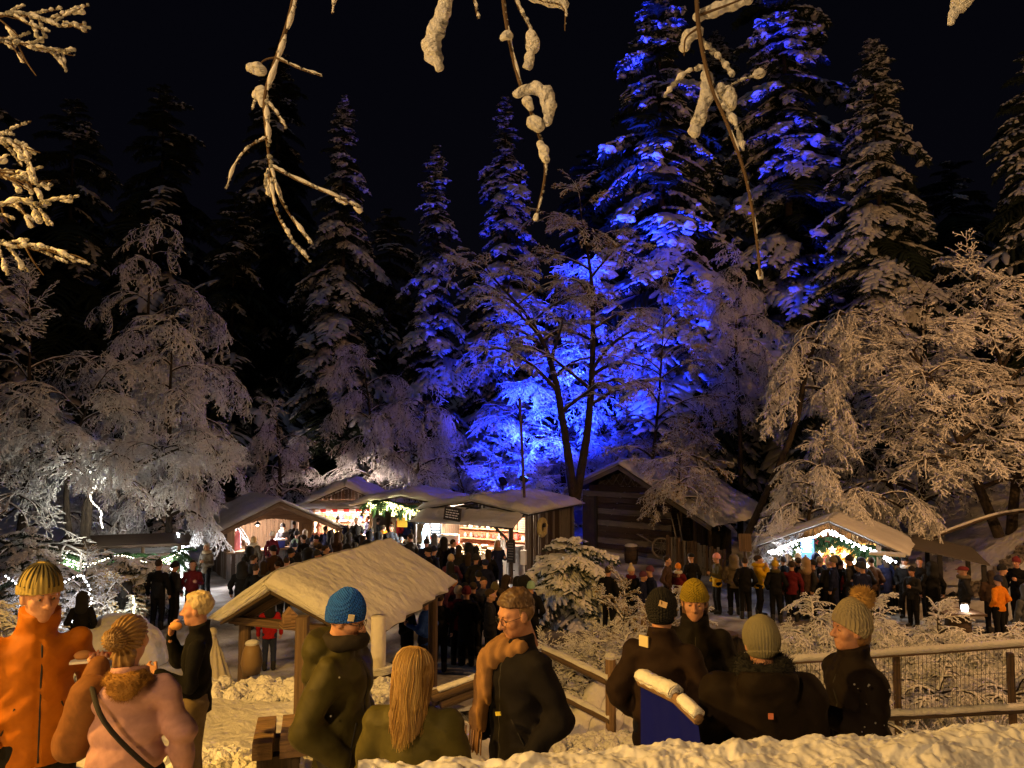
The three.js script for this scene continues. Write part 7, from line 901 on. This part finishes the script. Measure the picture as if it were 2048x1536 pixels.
v(756, 1036, 160, 'pocket', 'dim', 'black', 'short', 'hairDark', 'dark haired person under the red curtain');
v(738, 1062, 175, 'longStand', 'black', 'black', 'fur', 'grey', 'black coat with grey fur hood in the middle of the crowd');
v(713, 1086, 180, 'stand', 'dim', 'black', 'tousled', 'hairGrey', 'grey haired child peeping over the shelter roof', { h: 1.3 });
v(767, 1050, 150, 'pocket', 'black', 'black', 'short', 'hairDark', 'dark haired person with an orange scarf', { scarf: 'orange' });
v(783, 1049, -20, 'pocket', 'grey', 'black', 'short', 'hairDark', 'man in a grey jacket facing us under the garland', { skin: SKIN });
v(793, 1029, 178, 'cup', 'red', 'black', 'short', 'hairDark', 'person in a bright red jacket from behind under the garland');
v(813, 1027, 186, 'stand', 'navy', 'black', 'hood', 'navy', 'large navy jacket from behind left of the glaring lamp', { wide: 1.25 });
v(803, 1074, 150, 'stand', 'black', 'black', 'beanie', 'grey', 'child with a grey rimmed hood above the shelter roof ridge', { h: 1.3 });
// before the stove pipe stall
v(836, 1088, 160, 'stand', 'navy', 'black', 'hood', 'navy', 'navy hooded child left of the black hat at the shelter roof', { h: 1.35 });
v(857, 1094, -60, 'pocket', 'black', 'black', 'beanie', 'black', 'man with black hat looking left beside the shelter roof');
v(869, 1067, 190, 'stand', 'grey', 'black', 'hood', 'grey', 'person in a grey green jacket below the glaring lamp');
v(906, 1078, 100, 'stand', 'navy', 'black', 'short', 'hairDark', 'dark haired man before the display case of the stove pipe stall');
v(902, 1108, 190, 'longStand', 'purple', 'black', 'beanie', 'cream', 'person in a plum coat with a pale rimmed hat');
v(936, 1104, 185, 'longStand', 'navy', 'black', 'long', 'hairDark', 'dark haired person in navy before the lit counter');
v(952, 1108, 170, 'stand', 'dim', 'black', 'beanie', 'dim', 'dim person close to the navy coat before the lit counter');
v(996, 1080, 30, 'longCup', 'navy', 'black', 'long', 'hairBlond', 'woman with pale headscarf in a navy coat at the right of the lit counter', { scarf: 'tan', skin: SKIN });
v(967, 1153, 15, 'pocket', 'grey', 'black', 'short', 'hairDark', 'dark haired man in a grey jacket facing us right of the dark red hat', { skin: SKIN });
v(990, 1164, 175, 'stand', 'black', 'black', 'beanie', 'olive', 'person with an olive hat left of the man with glasses');
v(917, 1171, 188, 'pocket', 'wine', 'black', 'beanie', 'cream', 'person with a round cream hat right of the shelter roof');
v(933, 1172, 180, 'longStand', 'black', 'black', 'beanie', 'wine', 'tall black figure with dark red hat right of the shelter roof', { wide: 1.1 });
v(907, 1148, 60, 'pocket', 'purple', 'black', 'beanie', 'black', 'person with black hat at the tip of the shelter roof');
v(852, 1190, -100, 'cup', 'blue', 'navy', 'beanie', 'black', 'man in a bright blue jacket half hidden by the shelter eave', { d: 15.6, wide: 1.25 });
v(880, 1186, 180, 'stand', 'black', 'black', 'short', 'hairDark', 'black figure right behind the blue jacket', { d: 16.4 });
v(815, 1200, 60, 'cups', 'black', 'black', 'short', 'hairDark', 'dark figure opposite the blue jacket under the shelter eave', { d: 15.8 });
v(541, 1196, 195, 'stand', 'red', 'jeans', 'hood', 'black', 'child in a red jacket standing inside the shelter gable', { d: 16.5 });
v(1036, 1152, 160, 'stand', 'navy', 'black', 'hood', 'black', 'dark figure behind the man with glasses');
v(1062, 1162, 175, 'pocket', 'black', 'black', 'beanie', 'mint', 'dark figure with greenish hat at the foot of the bent fir');
// right half
v(1216, 1132, 150, 'pocket', 'black', 'black', 'short', 'hairDark', 'dark figure at the left end of the row before the old hut');
v(1262, 1129, 20, 'pocket', 'black', 'black', 'bobble', 'cream', 'woman with a cream bobble hat and reddish scarf', { scarf: 'wine', skin: SKIN });
v(1300, 1131, -70, 'stand', 'navy', 'tan', 'beanie', 'purple', 'person in navy with dark plum hat and tan trousers');
v(1286, 1142, 70, 'pocket', 'navy', 'tan', 'beanie', 'purple', 'shorter person in navy close to the dark plum hat', { h: 1.6 });
v(1334, 1112, 60, 'cup', 'brown', 'black', 'tousled', 'hairDark', 'person in a brown jacket before the wagon wheel');
v(1356, 1126, 160, 'cups', 'wine', 'black', 'beanie', 'orange', 'child with orange hat and white banded wine red jacket', { h: 1.5, scarf: 'white', band: 'white' });
v(1382, 1106, 200, 'stand', 'black', 'black', 'cap', 'black', 'tall person in black before the picket fence');
v(1433, 1106, -80, 'cup', 'olive', 'black', 'beanie', 'pink', 'person with a pink hat and yellow hemmed jacket', { band: 'yellow' });
v(1467, 1108, 178, 'pocket', 'greybrown', 'black', 'hood', 'greybrown', 'person in a grey brown hooded coat from behind', { wide: 1.15 });
v(1489, 1114, 170, 'pocket', 'black', 'black', 'short', 'hairDark', 'black figure between the grey brown coat and the yellow jacket');
v(1516, 1110, 75, 'eat', 'yellow', 'black', 'short', 'hairDark', 'person in a bright yellow jacket eating, facing right', { scarf: 'yellow', wide: 1.25 });
v(1550, 1118, 170, 'pocket', 'black', 'black', 'bobble', 'mustard', 'person in black with tall mustard hat right of the yellow jacket', { scarf: 'olive' });
v(1583, 1122, 160, 'stand', 'wine', 'black', 'tousled', 'hairDark', 'person in a dark wine jacket left of the blue sign', { h: 1.65 });
v(1596, 1106, 190, 'stand', 'dim', 'black', 'beanie', 'white', 'person with a white hat directly below the blue sign');
v(1611, 1114, 185, 'cup', 'brown', 'black', 'hood', 'tan', 'person with a tan fur hood right below the blue sign', { scarf: 'cream' });
v(1633, 1106, 170, 'stand', 'navy', 'jeans', 'fur', 'greybrown', 'person in navy with grey fur hood before the golden stars');
v(1657, 1113, 195, 'cups', 'dim', 'black', 'bobble', 'cream', 'person with a cream hat under the slanted red band');
v(1672, 1110, 175, 'longStand', 'black', 'black', 'hood', 'black', 'black hooded figure left of the slanted red band end');
v(1722, 1114, 165, 'longStand', 'black', 'black', 'hood', 'navy', 'black figure with navy hood right of the slanted red band', { wide: 1.1 });
v(1700, 1122, 180, 'longStand', 'wine', 'wine', 'long', 'hairDark', 'person in a dark wine coat behind the fur bobble', { h: 1.6 });
v(1742, 1136, 60, 'cup', 'red', 'navy', 'beanie', 'navy', 'child in a bright red jacket at the right of the star stall', { h: 1.35 });
v(1776, 1106, 170, 'longStand', 'olive', 'black', 'hood', 'olive', 'tall olive hooded coat at the right post of the star stall');
v(1809, 1112, -40, 'pocket', 'black', 'black', 'beanie', 'black', 'person with black hat and pale scarf under the canopy edge', { scarf: 'white' });
v(1823, 1132, -60, 'cup', 'dim', 'black', 'beanie', 'black', 'shorter person facing left under the canopy', { h: 1.6, skin: SKIN });
v(1838, 1114, -30, 'cup', 'black', 'black', 'short', 'hairDark', 'bare headed man facing us under the canopy', { skin: SKIN });
v(1863, 1122, 175, 'stand', 'black', 'black', 'hood', 'black', 'black hooded figure beside the canopy post', { wide: 1.1 });
v(1926, 1132, -110, 'pocket', 'dim', 'black', 'cap', 'wine', 'person in a dark coat with pale collar and dark cap behind the candle table', { scarf: 'greybrown', wide: 1.15 });
v(1996, 1150, 200, 'pocket', 'orange', 'black', 'beanie', 'navy', 'boy in an orange jacket with navy hat near the right edge', { h: 1.6 });
v(2003, 1128, 60, 'pocket', 'dim', 'black', 'beanie', 'black', 'person with black hat directly behind the boy in orange');
v(1980, 1140, 170, 'pocket', 'brown', 'black', 'long', 'hairDark', 'brown dressed person left behind the boy in orange', { h: 1.65 });
v(2032, 1113, -60, 'cup', 'black', 'black', 'beanie', 'wine', 'person in black with dark red hat at the right edge', { skin: SKIN });
v(2052, 1166, 190, 'stand', 'grey', 'greybrown', 'hood', 'grey', 'person in a grey hooded jacket cut by the right edge', { h: 1.75 });
// the kiosk keeper
{ const p = W3(K1, 0.62, 0.09, -0.55), q = visitor(548, 1033, 30, 'cups', 'grey', 'black', 'beanie', 'black', 'kiosk keeper in grey with dark hat inside the lit kiosk', { h: 1.72, scarf: 'white', skin: SKIN }); q.position.copy(p); }

// the dense rest of the crowd, dark and alike
{
  const r = rng(301), fill = (n, x0, x1, y0, y1, label, group, faces) => { for (let i = 0; i < n; i++) { const poses = ['pocket', 'cup', 'stand', 'longStand', 'cups', 'longCup'], hats = ['beanie', 'short', 'hood', 'beanie', 'bobble', 'long', 'fur'], cols = ['black', 'dim', 'navy', 'black', 'brown', 'dim', 'grey'], hd = hats[Math.floor(r() * 7)], hue = { short: 'hairDark', long: 'hairDark', hood: 'black', fur: 'greybrown' }[hd] ?? ['black', 'dim', 'navy', 'greybrown'][Math.floor(r() * 4)], jk = cols[Math.floor(r() * 7)], tint = { dim: 'charcoal', greybrown: 'taupe', hairDark: 'dark' }, what = { short: 'short hair', long: 'long hair', hood: 'hood up', fur: 'fur hood', beanie: 'hat', bobble: 'bobble hat' }[hd], t = visitor(lerp(x0, x1, (i + r()) / n), lerp(y0, y1, r()), faces + (r() - 0.5) * 150, poses[Math.floor(r() * 6)], jk, r() < 0.3 ? 'jeans' : 'black', hd, hue, `person in ${tint[jk] ?? jk} with ${tint[hue] ?? hue} ${what}, ${ORD[i]} from left in ${label}`, { h: 1.52 + 0.3 * r(), wide: 0.95 + 0.2 * r() }); t.userData.group = group; t.rotation.z = (r() - 0.5) * 0.07; } };
  fill(26, 585, 760, 1044, 1100, 'crowd before red stall', 'dense crowd before the left stalls', 180);
  fill(8, 478, 590, 1090, 1125, 'row before kiosk', 'row before the kiosk', 180);
  fill(14, 765, 1010, 1060, 1130, 'crowd before stove pipe stall', 'crowd before the stove pipe stall', 180);
  fill(10, 870, 1070, 1140, 1185, 'group behind glasses man', 'group behind the man with glasses', 150);
  fill(16, 1555, 1800, 1106, 1128, 'queue before star stall', 'dense queue before the star stall', 180);
}

// ------------------------------------------------------------ the snowy branches hanging into the picture overhead
{
  const bark = std([0.1, 0.06, 0.03], 0.8, { bumpMap: T.barkBump, bumpScale: 0.004 });
  function hanging(label, d, twigs, clumps, seed) {
    const o = at(twigs[0].pts[0][0], twigs[0].pts[0][1], d), t = thing('hanging_branch', label, 'branch', o, 0, 'snowy branches hanging overhead'), k = d / FPX, r = rng(seed), wb = new Buf(), sb = new Buf(), Q = (a, i = 0) => at(a[0], a[1], d + (a[2] ?? 0.05 * Math.sin(i * 1.7 + seed))).sub(o);
    for (const w of twigs) {
      const c = path(w.pts.map((a) => Q(a, w.pts[0][0])), w.pts.length * 6), n = c.length; wb.tube(c, (q) => k * lerp(w.r ?? 3, (w.r ?? 3) * 0.5, q), 7);
      if (w.snow) { let run = []; const flush = () => { if (run.length > 2) { const ph = r() * 9, sp = run.slice(); sb.tube(sp, (q) => k * w.snow * (0.35 + 0.65 * Math.sin(Math.PI * clamp(0.08 + 0.84 * q, 0, 1))) * (0.8 + 0.35 * Math.sin(ph + q * 11)), 7, 1); } run = []; }; for (let i = 0; i < n; i++) { const p = c[i].clone(); p.x += k * (w.side ?? 2); p.y += k * 2.2; p.z += k * 2; run.push(p); if (r() < (w.gap ?? 0.22)) flush(); } flush(); 
        for (let i = 0; i < n * 1.2; i++) { const p = c[Math.floor(r() * n)], s = k * w.snow * (0.35 + 0.5 * r()), g = LUMP[i % 2]; sb.geo(g, new THREE.Matrix4().compose(V(p.x + k * (w.side ?? 2) * (0.4 + r()), p.y + k * 3 * (r() - 0.3), p.z + k * 2), new THREE.Quaternion().setFromEuler(new THREE.Euler(r() * 6, r() * 6, 0)), V(s, s, s))); } }
      for (let i = 1; i < 5; i++) if (w.buds) { const p = c[Math.floor(i * n / 5)], a = r() * 6.28; wb.tube([p.clone(), p.clone().add(V(Math.cos(a) * k * 7, -k * 5, Math.sin(a) * k * 5))], (q) => k * 1.6 * (1.1 - q), 5); }
    }
    mesh('twig', wb.build(), bark, t); if (sb.n) mesh('twig_snow', sb.build(), M.snow, t);
    for (const cl of clumps) { const P = cl.map((a) => [Q(a), a[2] * k]), f = [], lo = [9, 9, 9], hi = [-9, -9, -9]; for (const a of cl) a[3] = 0; const pts = cl.map((a) => ({ p: at(a[0], a[1], d).sub(o), r: a[2] * k })); for (let i = 0; i < pts.length; i++) { const a = pts[i], b = pts[Math.min(i + 1, pts.length - 1)]; f.push(capsule(a.p.toArray(), b.p.clone().add(V(1e-5, 0, 0)).toArray(), a.r, b.r)); a.p.toArray().forEach((v, j) => { lo[j] = Math.min(lo[j], v - a.r * 1.8); hi[j] = Math.max(hi[j], v + a.r * 1.8); }); } const u = union(f, 0.012), z = 1 / k; mesh('snow_clump', solid((x, y, zz) => u(x, y, zz) + k * (4 * noise(x * z / 16 + seed, y * z / 16, zz * z / 16) + 1.3 * Math.abs(noise(x * z / 6, y * z / 6 + seed, zz * z / 6)) + 0.9 * noise(x * z / 3, y * z / 3 + seed, zz * z / 3)), lo, hi, Math.max(0.0022, 1.6 * k), 4), M.snow, t); }
    return t;
  }
  const LUMP = [1, 2].map((s) => { const g = new THREE.IcosahedronGeometry(1, 1), P = g.attributes.position, q = V(); for (let i = 0; i < P.count; i++) { q.fromBufferAttribute(P, i).normalize(); q.multiplyScalar(1 + 0.35 * noise(q.x * 2 + s * 4, q.y * 2, q.z * 2)); P.setXYZ(i, q.x, q.y, q.z); } return g; });
  const tw = (pts, r, snow, o = {}) => ({ pts, r, snow, ...o });
  hanging('long forked twig with snow hanging left of the middle, widest spread of all', 2.3, [tw([[598, -60], [580, 30], [555, 110], [530, 190], [532, 260], [540, 335]], 5, 7, { side: 5 }), tw([[534, 275], [500, 292], [470, 328], [452, 378]], 2.6, 3.6, { buds: 1 }), tw([[541, 332], [600, 362], [664, 390], [718, 415]], 3, 4.2), tw([[541, 335], [560, 395], [592, 448], [622, 488]], 3, 5), tw([[538, 350], [552, 420], [582, 478], [620, 524]], 3, 5), tw([[536, 340], [531, 366], [540, 392]], 2.5, 6), tw([[552, 115], [530, 120], [502, 148]], 2.4, 0), tw([[553, 116], [600, 138], [642, 152]], 2, 2.4), tw([[528, 190], [508, 205], [504, 220]], 2.2, 3.4), tw([[530, 200], [552, 226], [570, 255]], 2.2, 4)], [[[500, 136, 9], [514, 138, 13], [526, 144, 8]], [[512, 188, 8], [522, 184, 11], [524, 206, 7]], [[680, 398, 7], [688, 402, 6]], [[714, 414, 7], [718, 420, 5]], [[544, 365, 9], [540, 385, 7]]], 1);
  hanging('short thick snow sausage hanging near the top, left of the middle twig', 2.1, [tw([[905, -60], [890, 0], [868, 70], [878, 138]], 3, 0)], [[[896, -20, 15], [886, 25, 14], [872, 62, 17], [862, 92, 17], [868, 112, 17], [878, 134, 8]]], 2);
  hanging('small snowy tip touching the top edge above the left forked twig', 2.2, [tw([[672, -50], [668, -10], [664, 28]], 3, 5)], [], 3);
  hanging('twig tip at the top edge left of the middle twig', 2.2, [tw([[940, -40], [948, 0], [956, 38]], 3, 4)], [], 4);
  hanging('middle twig with round snow lumps, hanging straight and long', 2.25, [tw([[1000, -60], [1012, 40], [1030, 130], [1048, 190], [1068, 240], [1086, 300], [1090, 350], [1072, 434]], 5, 3.5, { gap: 0.5 }), tw([[1018, -30], [1040, 20], [1058, 55], [1062, 80]], 2.6, 5), tw([[1044, 172], [1085, 170], [1104, 215], [1096, 245]], 2, 0), tw([[1006, 66], [1016, 72]], 2, 0)], [[[1006, 73, 8], [1016, 70, 9]], [[1062, 68, 10], [1066, 90, 13], [1060, 112, 8], [1056, 132, 8]], [[1032, 190, 8], [1050, 180, 10], [1070, 176, 12], [1092, 188, 15], [1098, 214, 14], [1096, 242, 8]], [[1066, 244, 14], [1074, 250, 13]], [[1080, 286, 8], [1086, 300, 9], [1090, 318, 7]], [[1074, 430, 5], [1072, 436, 4]], [[1055, 205, 12], [1062, 215, 6]]], 5);
  hanging('horizontal snowy twig at the top edge right of the middle twig', 2.2, [tw([[1030, -40], [1080, 0], [1126, 14], [1130, 62]], 2.5, 4)], [[[1060, -14, 15], [1100, -2, 15], [1126, 8, 10]]], 6);
  hanging('long straight twig with thick snow lumps in front of the blue spruces', 2.3, [tw([[1392, -60], [1398, 60], [1422, 170], [1455, 250], [1490, 350], [1512, 470], [1521, 552]], 5, 2.6, { gap: 0.6 }), tw([[1400, 30], [1450, 12], [1500, -8]], 3, 0), tw([[1396, 56], [1372, 76], [1368, 112]], 2.5, 0), tw([[1412, 134], [1370, 148], [1330, 192]], 2.5, 7, { gap: 0.05, side: 0 }), tw([[1402, 84], [1440, 120], [1466, 156]], 2.5, 8, { gap: 0.08, side: 1 }), tw([[1432, 188], [1476, 164], [1524, 148]], 2.5, 4), tw([[1440, 205], [1470, 250], [1486, 302]], 2.5, 8, { gap: 0.05, side: 0 })], [[[1398, 32, 12], [1430, 20, 13], [1462, 8, 13], [1494, 0, 9]], [[1396, 64, 12], [1376, 72, 12], [1368, 96, 8]], [[1412, 152, 12], [1416, 172, 12], [1410, 200, 13], [1398, 236, 13], [1388, 264, 11]], [[1440, 178, 12], [1456, 190, 15], [1462, 208, 11]], [[1514, 148, 9], [1521, 146, 9]], [[1519, 546, 6], [1521, 552, 5]]], 7);
  hanging('fat snow lump cut by the top edge at the right', 2.1, [tw([[1930, -60], [1920, -10], [1902, 44]], 3, 0)], [[[1936, -18, 20], [1922, 4, 18], [1908, 26, 9], [1902, 44, 6]]], 8);
  // the bare snowy boughs reaching in from the left edge
  const r = rng(91); [[-60, 20, 170, 52, 'topmost'], [-60, 70, 150, 108, 'second from the top'], [-60, 250, 60, 300, 'third from the top'], [-60, 330, 80, 372, 'middle'], [-60, 470, 150, 512, 'lowest long'], [-60, 410, 100, 404, 'short one above the lowest']].forEach(([x0, y0, x1, y1, l], i) => {
    const main = [], tws = [], cl = []; for (let k = 0; k <= 5; k++) main.push([lerp(x0, x1, k / 5), lerp(y0, y1, k / 5) + 7 * Math.sin(k * 2 + i)]); tws.push(tw(main, 4, 5.5, { gap: 0.3, side: 0 }));
    for (let k = 0; k < 12; k++) { const t = 0.1 + 0.85 * (k / 12), a = [lerp(x0, x1, t), lerp(y0, y1, t)], len = 35 + 45 * r(), an = (r() - 0.25) * 1.9, b = [a[0] + Math.cos(an) * len, a[1] + Math.sin(an) * len]; tws.push(tw([a, [lerp(a[0], b[0], 0.5) + 6 * (r() - 0.5), lerp(a[1], b[1], 0.5) + 6 * (r() - 0.5)], b], 2.2, r() < 0.7 ? 4 : 0)); if (r() < 0.5) { const s = 4 + 6 * r() * r(); cl.push([[lerp(a[0], b[0], 0.6), lerp(a[1], b[1], 0.6), s], [lerp(a[0], b[0], 0.8), lerp(a[1], b[1], 0.8) + 5, s * 0.9]]); } }
    hanging('snowy bough reaching in from the left edge, ' + l, 2.7 + 0.15 * i, tws, cl, 20 + i);
  });
}

renderer.render(scene, camera);
